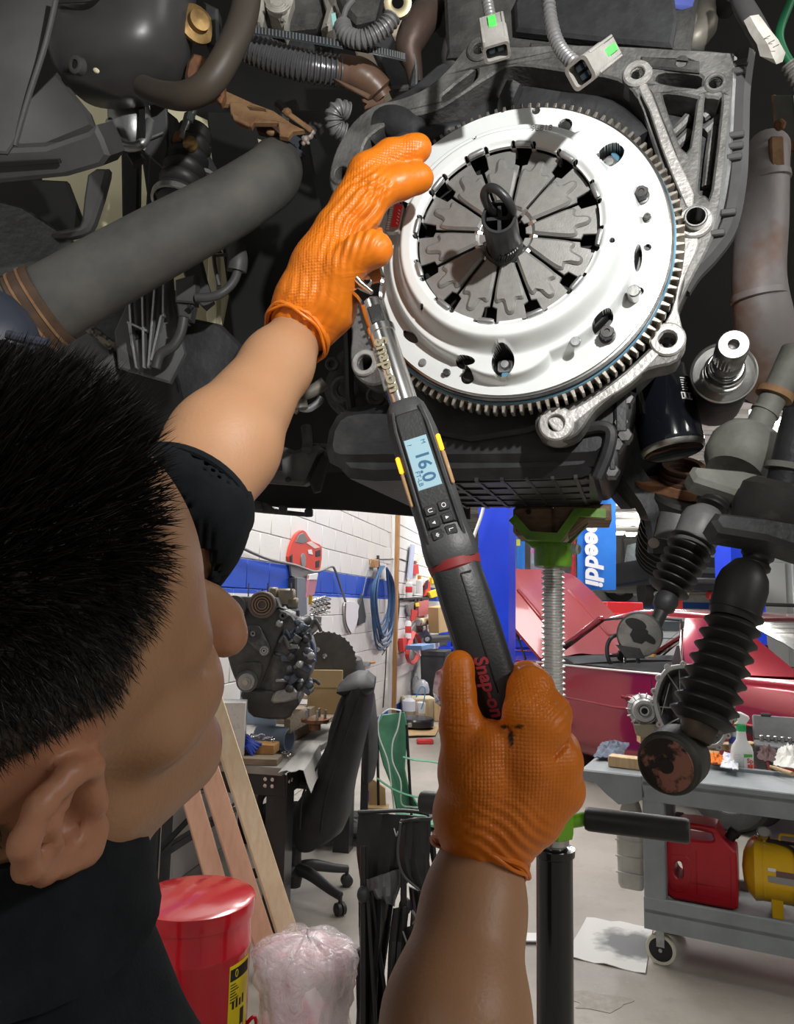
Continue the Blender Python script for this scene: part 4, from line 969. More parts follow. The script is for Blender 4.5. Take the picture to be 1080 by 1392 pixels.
# top: castings, looped conduit with ring terminal, dark hose, tan panel
t = one('gearbox_casting','pale corroded aluminium casting pieces at the top edge','casting',(370,10,.85))
for pts in ([(335,-20),(355,-20),(358,22),(352,38),(346,30),(340,5)],[(355,-20),(398,-20),(392,14),(386,40),(378,22),(364,14),(360,0)],[(436,-20),(462,-20),(460,12),(452,36),(436,36),(444,8)]):
    plate(t,'casting_lobe',pts,.85,.03,mat('corroded_aluminium',(.52,.50,.45),.6,.35,(.33,.32,.28),30,bump=.4,bscale=120),.006,k=2)
for r in (.010,.014,.018):
    m = MB();m.tube([at(378+r*900*math.cos(a),4-r*700*math.sin(a)*-1,.842) for a in [PI*.1+PI*.8*j/10 for j in range(11)]],.0018,6);m.build('casting_ring',mat('corroded_aluminium',(0,0,0)),t)
plate(t,'mint_label',[(449,18),(456,16),(459,34),(452,38)],.82,.003,mat('mint',(.35,.66,.62),.6),.001)
plate(t,'dark_recess',[(398,-20),(438,-20),(442,10),(430,36),(390,40),(394,14)],.87,.02,cast_grime,.004)
plate(t,'dark_recess',[(360,36),(440,40),(452,58),(430,72),(380,64)],.89,.02,cast_dark,.004)
t = one('looped_conduit','grey ribbed conduit looping to a yellowed ring terminal at the top','conduit',(510,40,.76))
m = MB();corr(m,path([(466,34,.77),(472,48,.765),(490,54,.76),(508,48,.757),(526,34,.755),(534,22,.755)]),.0085,.0045,.12,12);m.build('conduit',grey_cable,t)
m = MB();m.ringlathe([(.0062,-.003),(.0145,-.004),(.0140,.003),(.0085,.004),(.0062,.003)],at(541,4,.75),-_f-_u*.3,24);m.build('ring_terminal',mat('yellowed_metal',(.52,.46,.28),.4,.5,(.36,.31,.19),40),t)
m = MB();m.tube(path([(466,34,.77),(470,14,.775),(480,0,.78)]),.003,8);m.build('wire',grey_cable,t)
plate(t,'grey_box',[(455,-20),(522,-20),(510,24),(484,30),(470,15)],.82,.03,cast_grime,.005)
t = one('dark_pipe','dark dented pipe running down into the flange at the top','pipe',(580,40,.80))
m = MB();m.tube(path([(606,-30,.82),(588,8,.81),(566,40,.80),(556,66,.80),(562,90,.80),(566,115,.80)],6),crr([.018,.018,.0175,.015,.010,.008],6),16);m.build('pipe',mat('dark_pipe',(.065,.055,.05),.5,.3,(.11,.07,.055),22,bump=.35,bscale=60),t)
m = MB();m.tube(path([(560,60,.79),(566,90,.79),(566,122,.79)]),.0012,6);m.build('light_edge',zinc,t)
plate(t,'wedge',[(556,118),(562,86),(568,84),(570,122)],.79,.01,cast_dark,.002)
t = one('body_rail','tan body panel glimpsed in the gap left of the flange','body panel',(515,85,1.0))
plate(t,'tan_panel',[(470,20),(560,20),(570,130),(520,150),(490,90)],1.0,.01,tan_panel,.002)
m = MB();m.bar(at(500,20,.96),at(552,128,.94),.030,.02,-_f,.003);m.build('dark_stay',cast_dark,t)
plate(t,'pinch_weld',[(530,116),(566,112),(566,120),(534,124)],.9,.02,cast_grime,.002)
t = one('coolant_pipe','grey stub pipe and dark bracket above the flange lug','pipe',(625,60,.78))
m = MB();m.tube(path([(640,42,.78),(622,55,.775),(616,75,.77),(618,92,.775)]),.0125,16);m.build('stub_pipe',grey_plastic,t)
plate(t,'bracket',[(590,10),(650,2),(660,20),(648,35),(600,26)],.80,.03,cast_grime,.005)
plate(t,'bracket',[(600,-20),(640,-20),(655,2),(620,12)],.83,.03,cast_dark,.005)
# wiring and plug below the hose
t = one('harness_plug','dusty dark grey wire plug with taped wires below the hose','connector',(255,400,.82))
for pts in ([(238,380),(266,372),(264,412),(238,410)],[(240,412),(262,414),(258,434),(242,430)]):
    plate(t,'plug_shell',pts,.82,.02,grey_plastic,.002)
m = MB();m.bar(at(256,415,.812),at(262,420,.812),.004,.004,-_f);m.build('plug_clip',black_gap,t)
for pts,r in (([(250,432,.82),(246,452,.82),(236,470,.82),(218,482,.82),(212,500,.82)],.0055),([(266,405,.82),(285,404,.82),(302,398,.82),(318,382,.825),(324,360,.83),(322,330,.84)],.0050),([(290,330,.84),(292,360,.84),(298,388,.84)],.0022),([(308,328,.84),(312,350,.84),(312,368,.84)],.003),([(320,330,.84),(324,352,.83),(322,368,.83)],.011),([(292,348,.84),(310,346,.84)],.0018)):
    m = MB();m.tube(path(pts),r,10);m.build('taped_wire',grey_plastic,t)
plate(t,'wire_carrier',[(238,342),(268,330),(280,380),(290,410),(278,420),(262,405)],.85,.01,grey_plastic,.002)
t = one('undertray_frame','grey ribbed plastic frame below the wide hose','plastic frame',(205,450,.86))
plate(t,'frame_panel',[(155,450),(180,395),(232,370),(236,420),(250,480),(230,520),(160,500)],.87,.012,mat('frame_grey',(.13,.135,.135),.55,0,(.09,.09,.09),12,bump=.15,bscale=60),.002)
for a,b in (((176,440),(200,450)),((178,395),(180,470)),((196,390),(196,500)),((214,382),(202,500)),((225,376),(222,430)),((222,430),(206,490)),((178,440),(186,500))):
    m = MB();m.bar(at(*a,.862),at(*b,.856),.0030,.010,-_f,.0006);m.build('frame_rib',zinc,t)
plate(t,'frame_pocket',[(181,448),(194,452),(196,458),(183,462)],.868,.004,black_gap,.0005)
plate(t,'dark_web',[(90,440),(175,400),(178,470),(160,520),(90,520)],.90,.012,cast_dark,.003)
plate(t,'dark_web',[(252,430),(300,440),(330,470),(300,530),(250,560),(235,500)],.90,.012,cast_dark,.004)
m = MB();m.tube(path([(98,432,.85),(120,445,.85),(140,460,.85),(152,470,.85)]),.0055,8);m.build('speckled_rod',mat('speckled',(.22,.19,.14),.6,0,(.03,.03,.03),120,.45,.55),t)
plate(t,'pale_plate',[(88,470),(120,450),(150,470),(160,520),(60,520)],.88,.01,mat('frame_grey',(0,0,0)),.003)
t = one('washer_bottle','dark bluish bottle edge at the left edge below the hose','bottle',(15,450,.62))
m = MB();m.ell((0,0,0),(.050,.065,.04),fr(at(-22,492,.64),_r,-_f),24,16);m.build('bottle',mat('blue_black_plastic',(.035,.04,.06),.4,0,(.05,.055,.075),10),t)
m = MB();m.tube(path([(10,455,.60),(40,462,.60),(66,466,.60)]),.004,8);m.build('bottle_seam',mat('blue_black_plastic',(0,0,0)),t)
# left of the wrench: starter side castings, pipe, drop cable, subframe
t = one('pump_casting','pale aluminium pump casting behind the wrench neck','casting',(500,560,.86))
plate(t,'casting_body',[(450,500),(470,470),(520,500),(545,540),(540,600),(490,600),(470,570),(445,545),(440,520)],.87,.05,cast_grime,.008,k=2)
plate(t,'pale_web',[(463,560),(520,556),(536,575),(532,590),(500,596),(478,590)],.835,.02,mat('pale_casting',(.42,.40,.36),.6,.3,(.24,.23,.20),20,bump=.3,bscale=60,stretch=(1,1,6)),.003)
plate(t,'dark_tab',[(505,560),(535,545),(540,565),(512,582)],.82,.01,black_plastic,.002)
for (x,y,r) in ((468,530,.016),(512,538,.012),(452,495,.008)):
    m = MB();m.ringlathe([(r*.5,-.01),(r,-.012),(r,.003),(r*.8,.005),(r*.5,.004)],at(x,y,.84),-_f-_u*.2,20);m.build('casting_boss',cast_grime,t)
t = one('steel_line','bent metal coolant line beside the raised forearm','pipe',(415,535,.85))
m = MB();m.tube(path([(442,520,.85),(428,530,.85),(412,536,.85),(402,540,.848),(400,550,.845),(408,556,.845)]),.0075,12);m.build('line',mat('aged_alu',(.36,.34,.29),.5,.4,(.22,.20,.17),30),t)
m = MB();m.tube(path([(402,552,.85),(418,556,.85),(432,548,.85),(438,540,.85)]),.0042,10);m.build('small_line',zinc,t)
m = MB();m.tube(path([(405,545,.843),(407,556,.843)]),.0105,14);m.build('line_fitting',mat('aged_alu',(0,0,0)),t)
t = one('drop_cable','flat black cable hanging straight down left of the wrench','cable',(478,540,.80))
m = MB();m.tube(path([(472,430,.79),(474,480,.79),(476,540,.79),(484,580,.795),(494,610,.80)]),.0052,8);m.build('cable',cable_black,t)
m = MB();m.bar(at(489,609,.80),at(501,607,.80),.004,.006,-_f);m.build('cable_end',cable_black,t)
t = one('gear_cover_plate','toothed edge of a cover plate below the raised glove','plate',(488,460,.74))
plate(t,'notched_plate',[(478,440),(486,430),(496,460),(506,470),(505,478),(496,476),(500,486),(490,480),(484,470)],.735,.006,zinc,.001)
t = one('subframe','grey box section subframe member above the shop view','subframe',(420,640,.98))
plate(t,'box_member',[(345,610),(366,600),(400,612),(432,604),(440,610),(420,655),(412,660),(345,655)],.98,.05,mat('subframe_grey',(.15,.15,.145),.55,.3,(.09,.09,.088),14,bump=.3,bscale=60),.005)
plate(t,'box_face',[(440,612),(447,620),(434,668),(426,670),(420,655)],.97,.03,black_gap,.003)
plate(t,'cross_web',[(422,602),(500,604),(535,604),(538,614),(505,618),(450,614),(436,610)],1.0,.03,mat('subframe_grey',(0,0,0)),.003)
plate(t,'cross_web',[(512,622),(540,618),(545,628),(520,632)],.98,.02,cast_grime,.003)
m = MB();m.bar(at(380,602,.965),at(381,640,.965),.005,.01,-_f);m.build('member_seam',cast_dark,t)
for q in ((362,624),(392,652)):
    m = MB();m.lathe([(.004,0),(.004,.001),(.0001,.001)],at(*q,.974),-_f,10);m.build('member_hole',black_gap,t)
m = MB();m.tube(path([(416,580,.99),(418,600,.98),(417,612,.97)]),.007,8);m.build('member_stud',cast_grime,t)
# ================================================================== the mechanic (smooth distance field -> one continuous skin)
class SDF:
    def __init__(s,lo,hi,vx):
        s.lo = np.array(lo,float);s.vx = vx;s.n = np.ceil((np.array(hi)-s.lo)/vx).astype(int)+1
        s.d = np.full(s.n,.05,np.float32)
    def _grid(s,lo,hi):
        a = np.clip(np.floor((np.array(lo)-s.lo)/s.vx).astype(int),0,s.n);b = np.clip(np.ceil((np.array(hi)-s.lo)/s.vx).astype(int)+1,0,s.n)
        if np.any(b <= a):return None
        ax = [s.lo[i]+s.vx*np.arange(a[i],b[i]) for i in range(3)]
        return tuple(slice(a[i],b[i]) for i in range(3)),np.meshgrid(*ax,indexing='ij')
    def _put(s,sl,d,k,sub):
        c = s.d[sl]
        if sub:
            d = -d;h = np.clip(.5-.5*(d-c)/k*-1,0,1) if False else np.clip(.5+.5*(d-c)/k,0,1)
            s.d[sl] = c*(1-h)+d*h+k*h*(1-h)
        else:
            h = np.clip(.5+.5*(c-d)/k,0,1);s.d[sl] = c*(1-h)+d*h-k*h*(1-h)
    def cap(s,a,b,ra,rb,k=.008,sub=False):
        a = np.array(a,float);b = np.array(b,float);R = max(ra,rb)+k*1.5+s.vx*2
        g = s._grid(np.minimum(a,b)-R,np.maximum(a,b)+R)
        if g is None:return s
        sl,(X,Y,Z) = g;ab = b-a;L2 = max(ab@ab,1e-12)
        t = np.clip(((X-a[0])*ab[0]+(Y-a[1])*ab[1]+(Z-a[2])*ab[2])/L2,0,1)
        d = np.sqrt((X-a[0]-t*ab[0])**2+(Y-a[1]-t*ab[1])**2+(Z-a[2]-t*ab[2])**2)-(ra+(rb-ra)*t)
        s._put(sl,d,k,sub);return s
    def chain(s,pts,rs,k=.008,sub=False):
        for i in range(len(pts)-1):s.cap(pts[i],pts[i+1],rs[i],rs[i+1],k,sub)
        return s
    def ell(s,c,r,A=None,k=.008,sub=False):      # A rows = local axes
        c = np.array(c,float);r = np.array(r,float);R = r.max()+k*1.5+s.vx*2
        g = s._grid(c-R,c+R)
        if g is None:return s
        sl,(X,Y,Z) = g;P = np.stack([X-c[0],Y-c[1],Z-c[2]],-1)
        if A is not None:P = P @ np.array(A,float).T
        k0 = np.linalg.norm(P/r,axis=-1);k1 = np.linalg.norm(P/(r*r),axis=-1)+1e-9
        s._put(sl,k0*(k0-1)/k1,k,sub);return s
    def mesh(s):
        d = s.d;vx = s.vx;ins = d < 0
        c = [ins[i:d.shape[0]-1+i,j:d.shape[1]-1+j,l:d.shape[2]-1+l] for i in (0,1) for j in (0,1) for l in (0,1)]
        cnt = sum(x.astype(np.int8) for x in c);act = (cnt > 0) & (cnt < 8)
        idx = np.argwhere(act);vid = np.full(act.shape,-1,np.int64);vid[act] = np.arange(len(idx))
        cor = [(i,j,l) for i in (0,1) for j in (0,1) for l in (0,1)]
        val = np.stack([d[idx[:,0]+i,idx[:,1]+j,idx[:,2]+l] for i,j,l in cor],1)
        acc = np.zeros((len(idx),3));num = np.zeros(len(idx))
        for p in range(8):
            for q in range(p+1,8):
                dv = np.array(cor[q])-np.array(cor[p])
                if np.abs(dv).sum() != 1:continue
                m_ = (val[:,p] < 0) != (val[:,q] < 0);t = val[m_,p]/(val[m_,p]-val[m_,q])
                acc[m_] += np.array(cor[p])+t[:,None]*dv;num[m_] += 1
        P = s.lo+(idx+acc/num[:,None])*vx;F_ = []
        for ax in range(3):
            o = [0,0,0];o[ax] = 1;A = ins[:-1,:-1,:-1] if False else ins
            sl0 = [slice(1,-1)]*3;sl1 = [slice(1,-1)]*3;sl0[ax] = slice(0,-1);sl1[ax] = slice(1,None)
            e = ins[tuple(sl0)] != ins[tuple(sl1)];I = np.argwhere(e)
            base = np.array([1,1,1]);base[ax] = 0;I = I+base
            u,v = [(1,2),(2,0),(0,1)][ax]
            def cell(du,dv):
                J = I.copy();J[:,u] -= du;J[:,v] -= dv;return vid[J[:,0],J[:,1],J[:,2]]
            q = np.stack([cell(1,1),cell(0,1),cell(0,0),cell(1,0)],1)
            fl = ~ins[I[:,0],I[:,1],I[:,2]];q[fl] = q[fl][:,::-1];F_.append(q[(q >= 0).all(1)])
        return P,np.concatenate(F_)
def smooth(P,Fq,it,lam=.5):
    n = len(P);E = np.concatenate([Fq[:,[0,1]],Fq[:,[1,2]],Fq[:,[2,3]],Fq[:,[3,0]]]);E = np.concatenate([E,E[:,::-1]])
    deg = np.bincount(E[:,0],minlength=n)[:,None]
    for i in range(it):
        S = np.stack([np.bincount(E[:,0],P[E[:,1],k],n) for k in range(3)],1)/np.maximum(deg,1)
        P = P+(lam if i % 2 == 0 else -lam*1.02)*(S-P)
    return P
def nmesh(name,P,Fq,m,parent,attrs=None,label=None,kind=None):
    me = bpy.data.meshes.new(name);o0 = ORG[parent.name]
    P = P-np.array(o0)
    me.vertices.add(len(P));me.vertices.foreach_set('co',P.astype(np.float32).ravel())
    k = Fq.shape[1]
    me.loops.add(len(Fq)*k);me.loops.foreach_set('vertex_index',Fq.astype(np.int32).ravel())
    me.polygons.add(len(Fq));me.polygons.foreach_set('loop_start',np.arange(0,len(Fq)*k,k,dtype=np.int32));me.polygons.foreach_set('loop_total',np.full(len(Fq),k,np.int32))
    me.polygons.foreach_set('use_smooth',np.ones(len(Fq),bool));me.update(calc_edges=True);me.validate()
    for nm,arr in (attrs or {}).items():
        a = me.attributes.new(nm,'FLOAT','POINT');a.data.foreach_set('value',arr.astype(np.float32))
    for mm in (m if isinstance(m,(list,tuple)) else [m]):me.materials.append(mm)
    o = bpy.data.objects.new(name,me);COL.objects.link(o);o.parent = parent;ORG[o.name] = o0
    return tag(o,label,kind=kind)
def A3(v):return np.array((v.x,v.y,v.z))
MW3 = np.array([[_r.x,_r.y,_r.z],[_u.x,_u.y,_u.z],[-_f.x,-_f.y,-_f.z]])     # cam axes as rows
def cpt(px,py,d):return np.array(((px-540)/F*d,-(py-696)/F*d,-d))               # camera space
def to_w(P):return P @ MW3+np.array(CAM)
# head frame in camera space: forward, left, up
HFw = np.array((.754,.326,-.570));HL = np.array((-.655,.444,-.612));HU = np.array((.053,.835,.548))
HFw /= np.linalg.norm(HFw);HL -= HFw*(HL@HFw);HL /= np.linalg.norm(HL);HU = np.cross(HFw,HL)
HO = np.array((-.175,-.080,-.325))
HA = np.stack([HFw,HL,HU])
def hp_(x,y,z):return HO+x*HFw+y*HL+z*HU            # y positive = his left; the camera sees y negative
sk = SDF((-.62,-.62,-.78),(.20,.22,.02),.0030)
def hell(c,r,k=.012,sub=False,yaw=0,pit=0):
    A = HA
    if yaw or pit:
        a = np.array([[math.cos(yaw),math.sin(yaw),0],[-math.sin(yaw),math.cos(yaw),0],[0,0,1]])
        b = np.array([[math.cos(pit),0,math.sin(pit)],[0,1,0],[-math.sin(pit),0,math.cos(pit)]]);A = b @ a @ HA
    sk.ell(hp_(*c),r,A,k,sub)
def hcap(a,b,ra,rb,k=.008,sub=False):sk.cap(hp_(*a),hp_(*b),ra,rb,k,sub)
# skull, face block
hell((-.012,0,.045),(.098,.078,.088),.02)
hell((-.045,0,.040),(.066,.072,.070),.02)
hell((.030,0,.055),(.060,.066,.070),.025)
hell((.035,0,-.020),(.058,.058,.066),.025)
hell((.060,0,-.068),(.030,.034,.030),.025)      # chin and mouth block
hcap((.020,-.050,-.040),(.072,-.018,-.082),.017,.015,.02);hcap((.020,.050,-.040),(.072,.018,-.082),.017,.015,.02)   # jaw
for s in (-1,1):
    hcap((.072,s*.014,.030),(.067,s*.046,.026),.0125,.012,.012)          # brow ridge
    hcap((.069,s*.034,-.012),(.048,s*.056,-.006),.017,.014,.018)        # cheek bone
    hell((.074,s*.031,.013),(.012,.015,.009),.008,True)                  # eye socket
    hell((.066,s*.031,.012),(.0125,.014,.0120),.004)                      # lids over the eye
    hell((.105,s*.012,-.020),(.011,.0085,.0085),.006)                     # nostril wing
    hell((.110,s*.006,-.026),(.005,.003,.004),.002,True)
    hcap((.086,s*.004,-.052),(.078,s*.021,-.053),.0052,.003,.005);hcap((.085,s*.004,-.060),(.078,s*.019,-.058),.0058,.003,.005)
hcap((.085,0,.024),(.102,0,-.002),.0085,.0085,.014);hcap((.102,0,-.002),(.110,0,-.014),.0085,.0098,.012)      # nose
hell((.084,0,-.087),(.014,.018,.012),.012)      # chin
# ears
for s in (-1,1):
    e = lambda x,y,z:(x*.76+.003,s*y,z*.76+.004)
    hell(e(-.006,.074,.002),(.018,.0055,.029),.005,yaw=s*.30)
    P_ = [(.014,.073,.006),(.013,.079,.022),(.002,.085,.034),(-.014,.091,.034),(-.026,.095,.022),(-.028,.094,.003),(-.022,.089,-.014),(-.012,.083,-.026),(-.001,.079,-.033),(.006,.076,-.028),(.008,.073,-.018)]
    R_ = [.0035,.0046,.0048,.0050,.0050,.0048,.0048,.0056,.0068,.0060,.004]
    for i in range(len(P_)-1):hcap(e(*P_[i]),e(*P_[i+1]),R_[i],R_[i+1],.003)
    Q_ = [(-.003,.084,.024),(-.013,.088,.014),(-.015,.088,.0),(-.009,.083,-.013),(.000,.080,-.017)]
    for i in range(len(Q_)-1):hcap(e(*Q_[i]),e(*Q_[i+1]),.0042,.0042,.003)
    hell(e(-.003,.0815,.001),(.0092,.0085,.0125),.0025,True)
    hcap(e(.008,.076,.004),e(.009,.076,-.007),.0052,.0058,.004)
# neck and trunk
NB = hp_(-.050,0,-.020);NC = np.array((-.205,-.235,-.335));SR = np.array((-.115,-.335,-.200));SLh = np.array((-.330,-.300,-.480))
sk.chain([hp_(-.030,0,-.02),np.array((-.200,-.190,-.335)),NC],[.056,.055,.062],.03)
sk.chain([hp_(.010,0,-.055),np.array((-.175,-.215,-.345))],[.044,.046],.03)
sk.chain([SR,NC,SLh],[.055,.062,.055],.03)
sk.chain([np.array((-.24,-.36,-.36)),np.array((-.27,-.60,-.38))],[.12,.13],.03)
# arms: shoulder, elbow, wrist (camera space)
LEb = cpt(232,715,.455);LWr = cpt(404,455,.615)
RE = cpt(598,1540,.400);RW = cpt(655,1160,.500)
sk.chain([SLh,np.array((-.23,-.15,-.47)),LEb],[.050,.044,.037],.02)
def lerp(a,b,t):return a+(b-a)*t
sk.chain([LEb,lerp(LEb,LWr,.35),lerp(LEb,LWr,.8),lerp(LEb,LWr,1.02)],[.036,.0365,.0260,.0220],.015)
sk.chain([SR,lerp(SR,RE,.5)+np.array((.03,-.03,0)),RE],[.052,.045,.040],.02)
sk.chain([RE,lerp(RE,RW,.35),lerp(RE,RW,.78),lerp(RE,RW,1.0)],[.0405,.0415,.0312,.0268],.015)
# hands: joint chains (pixel, pixel, depth, radius)
def hand(S,spec,sc,k=.006):
    for ch in spec:
        S.chain([cpt(*q[:3]) for q in ch],[q[3]*sc for q in ch],k)
LEFT = [
    [(414,438,.613,.0240),(424,412,.610,.0290),(446,366,.606,.0290),(462,318,.606,.0215)],      # palm
    [(428,424,.611,.0240),(450,418,.606,.0205),(464,392,.602,.0140)],                                # heel of the thumb
    [(458,330,.606,.0200),(478,282,.606,.0165),(500,236,.608,.0150),(532,213,.612,.0128),(562,204,.612,.0112),(570,201,.612,.0102)],   # index
    [(470,318,.604,.0185),(492,290,.600,.0150),(514,258,.602,.0142),(545,249,.606,.0122),(568,243,.610,.0108),(572,242,.610,.0100)],   # middle
    [(470,330,.618,.0160),(490,308,.628,.0125),(502,320,.640,.0110),(502,350,.642,.0105)],       # ring, curled behind the head
    [(458,356,.622,.0150),(480,345,.634,.0120),(492,362,.642,.0105),(490,388,.640,.0095)],       # little finger
    [(452,400,.596,.0190),(468,366,.586,.0160),(490,345,.578,.0140),(508,338,.574,.0126),(512,340,.574,.0120)]]   # thumb
RIGHT = [
    [(655,1142,.497,.0262),(655,1110,.490,.0270),(654,1050,.483,.0240),(664,1018,.482,.0185)],
    [(660,1140,.496,.0260),(690,1100,.488,.0250),(718,1034,.480,.0200),(722,978,.480,.0165)],
    [(676,1138,.495,.0215),(720,1105,.490,.0210),(748,1060,.484,.0180)],
    [(719,966,.480,.0160),(722,938,.494,.0145),(716,927,.520,.0132),(676,938,.545,.0120),(650,955,.552,.0105)],        # index
    [(738,990,.480,.0160),(744,972,.494,.0150),(730,968,.524,.0135),(696,985,.552,.0120),(664,1000,.555,.0105)],       # middle
    [(757,1035,.484,.0155),(757,1022,.500,.0145),(744,1015,.528,.0130),(706,1030,.552,.0118),(676,1040,.553,.0105)],   # ring
    [(762,1074,.488,.0145),(756,1062,.504,.0130),(748,1060,.528,.0118),(716,1070,.546,.0105),(690,1076,.548,.0095)],   # little
    [(706,1020,.482,.0170),(738,990,.480,.0165)],[(722,1060,.484,.0180),(757,1035,.484,.0158)],[(730,1095,.488,.0185),(762,1074,.488,.0150)],
    [(648,1110,.492,.0200),(634,1050,.486,.0165),(627,985,.486,.0130),(623,940,.495,.0108),(624,910,.502,.0094),(625,902,.503,.0086)]]   # thumb along the handle
hand(sk,LEFT,.86);hand(sk,RIGHT,.86)
# person root
PE = to_w(np.array((-.26,-.62,-.38)))
man = thing('person','mechanic in black shirt and orange gloves, seen from behind his right ear, looking up','person',V(tuple(PE)))
P,Fq = sk.mesh();P = smooth(P,Fq,8,.5)
hl = (P-HO) @ HA.T       # head-local coordinates: fwd, left, up
x,y,z = hl[:,0],hl[:,1],hl[:,2]
nz = np.sin(x*310+np.sin(z*270)*1.5)*np.sin(z*290+np.sin(y*250))*.5+np.sin(x*97+z*130)*.5
near = (np.linalg.norm(hl-np.array((0,0,.02)),axis=1) < .19)
def xline(zz):return np.interp(zz,[-.09,-.03,-.012,.0,.014,.030,.045,.060,.080,.105,.13],[-.075,-.035,-.012,.012,.018,.022,.038,.052,.066,.074,.09])
edge = (xline(z)-x)+nz*.0030
isear = (np.abs(y) > .0735) & (z < .042) & (z > -.045) & (x < .022) & (x > -.045)
hair = np.clip(edge/.020,0,1)*near*(z > -.085)*(~isear)*np.interp(z,[-.05,.0,.03,.06],[.45,.55,.78,1.])
stub = np.zeros(len(P))
stub += np.clip(1-np.hypot((x-.092)/.016,(z+.042)/.008),0,1)*(np.abs(y) < .03)*near*1.1
stub += np.clip(1-np.hypot((x-.085)/.02,(z+.082)/.018),0,1)*(np.abs(y) < .026)*near*.8
brow = np.clip(1.3-np.hypot((z-.0285-(.046-np.abs(y))*.10)/.0055,(np.abs(y)-.031)/.022),0,1)*(x > .045)*near
lips = np.clip(1.2-np.hypot((z+.0565)/.009,y/.024),0,1)*(x > .072)*near
red = np.clip(1-np.hypot((x-.105)/.022,(z+.012)/.02),0,1)*near*.6+isear*near*.55
skin = bpy.data.materials.new('skin');skin.use_nodes = True
def skin_nodes(m):
    nt = m.node_tree;N = nt.nodes;L = nt.links;b = N['Principled BSDF'];b.inputs['Roughness'].default_value = .46
    b.inputs['Subsurface Weight'].default_value = .12;b.inputs['Subsurface Radius'].default_value = (.010,.004,.002);b.inputs['Subsurface Scale'].default_value = 1.0
    tc = N.new('ShaderNodeTexCoord');nzz = N.new('ShaderNodeTexNoise');nzz.inputs['Scale'].default_value = 22;nzz.inputs['Detail'].default_value = 5;L.new(tc.outputs['Object'],nzz.inputs[0])
    mx = N.new('ShaderNodeMix');mx.data_type = 'RGBA';mx.inputs[6].default_value = (.46,.25,.135,1);mx.inputs[7].default_value = (.39,.205,.105,1);L.new(nzz.outputs['Fac'],mx.inputs[0]);cur = mx.outputs[2]
    for nm,col,st in (('red',(.50,.19,.12,1),.8),('lips',(.34,.13,.10,1),.8),('stub',(.045,.03,.025,1),.75),('brow',(.012,.010,.010,1),.95),('hair',(.014,.011,.010,1),.97)):
        at_ = N.new('ShaderNodeAttribute');at_.attribute_name = nm
        mu = N.new('ShaderNodeMath');mu.operation = 'MULTIPLY';mu.inputs[1].default_value = st;mu.use_clamp = True;L.new(at_.outputs['Fac'],mu.inputs[0])
        m2 = N.new('ShaderNodeMix');m2.data_type = 'RGBA';L.new(cur,m2.inputs[6]);m2.inputs[7].default_value = col;L.new(mu.outputs[0],m2.inputs[0]);cur = m2.outputs[2]
    L.new(cur,b.inputs['Base Color'])
    v = N.new('ShaderNodeTexNoise');v.inputs['Scale'].default_value = 420;v.inputs['Detail'].default_value = 3;L.new(tc.outputs['Object'],v.inputs[0])
    bp = N.new('ShaderNodeBump');bp.inputs['Strength'].default_value = .18;bp.inputs['Distance'].default_value = .0015;L.new(v.outputs['Fac'],bp.inputs['Height']);L.new(bp.outputs[0],b.inputs['Normal'])
skin_nodes(skin)
nmesh('body',to_w(P),Fq,skin,man,{'hair':hair,'stub':np.clip(stub,0,1),'brow':brow,'lips':lips,'red':np.clip(red,0,1)})
for s in (-1,1):     # eyeballs just proud of the lids' slit
    m = MB();c = to_w(hp_(.0685,s*.031,.0125)[None])[0];m.ell(tuple(c),.0118,None,18,12);e_ = m.build('eye',mat('eye_white',(.75,.70,.66),.15),man)
    m = MB();c2 = to_w(hp_(.0790,s*.031,.0135)[None])[0];m.ell(tuple(c2),.0045,None,12,8);m.build('iris',mat('iris_dark',(.03,.015,.01),.1),e_)
# ---- hair: strands rooted on the scalp
hairmat = mat('black_hair',(.010,.0085,.008),.38,spec=.35)
rng = np.random.default_rng(5)
T1 = np.concatenate([Fq[:,[0,1,2]],Fq[:,[0,2,3]]])
sel = hair[T1].min(1) > .06;T1 = T1[sel]
V0 = P[T1[:,0]];V1 = P[T1[:,1]];V2 = P[T1[:,2]]
cn = np.cross(V1-V0,V2-V0);ar = np.linalg.norm(cn,axis=1)
zc = ((V0-HO) @ HA.T)[:,2];xc = ((V0-HO) @ HA.T)[:,0]
wgt = ar*np.clip(.35+(zc+.01)/.05,.3,1.5);wgt *= np.clip(hair[T1].mean(1),.05,1)**1.3;wgt /= wgt.sum()
NS = 46000
pick = rng.choice(len(T1),NS,p=wgt);u = rng.random(NS);v = rng.random(NS);sw = u+v > 1;u[sw] = 1-u[sw];v[sw] = 1-v[sw]
root = V0[pick]+(V1-V0)[pick]*u[:,None]+(V2-V0)[pick]*v[:,None]
nrm = cn[pick]/ar[pick][:,None]
rl = (root-HO) @ HA.T
outw = np.sign(((root-(HO+.03*HU))*nrm).sum(1));nrm *= outw[:,None]
hv = hair[T1[pick]].mean(1)
top = np.clip((rl[:,2]-.062)/.055,0,1)
ln = (.0022+.0055*np.clip((rl[:,2]+.0)/.06,0,1)+.014*top**1.2)*(.6+.7*rng.random(NS))*np.clip(.35+hv,0,1)
fwdl = np.stack([np.full(NS,.75),np.zeros(NS),np.full(NS,.25)],1)      # swept forward on top, down and back at the sides
side = np.stack([np.full(NS,.10),np.zeros(NS),np.full(NS,-.9)],1)
flow = (fwdl*top[:,None]+side*(1-top[:,None])) @ HA
dirv = nrm*(.55+.55*top[:,None])+flow*.75+rng.normal(0,.22,(NS,3));dirv /= np.linalg.norm(dirv,axis=1)[:,None]
d2 = dirv*.8+flow*.5+rng.normal(0,.12,(NS,3));d2 /= np.linalg.norm(d2,axis=1)[:,None]
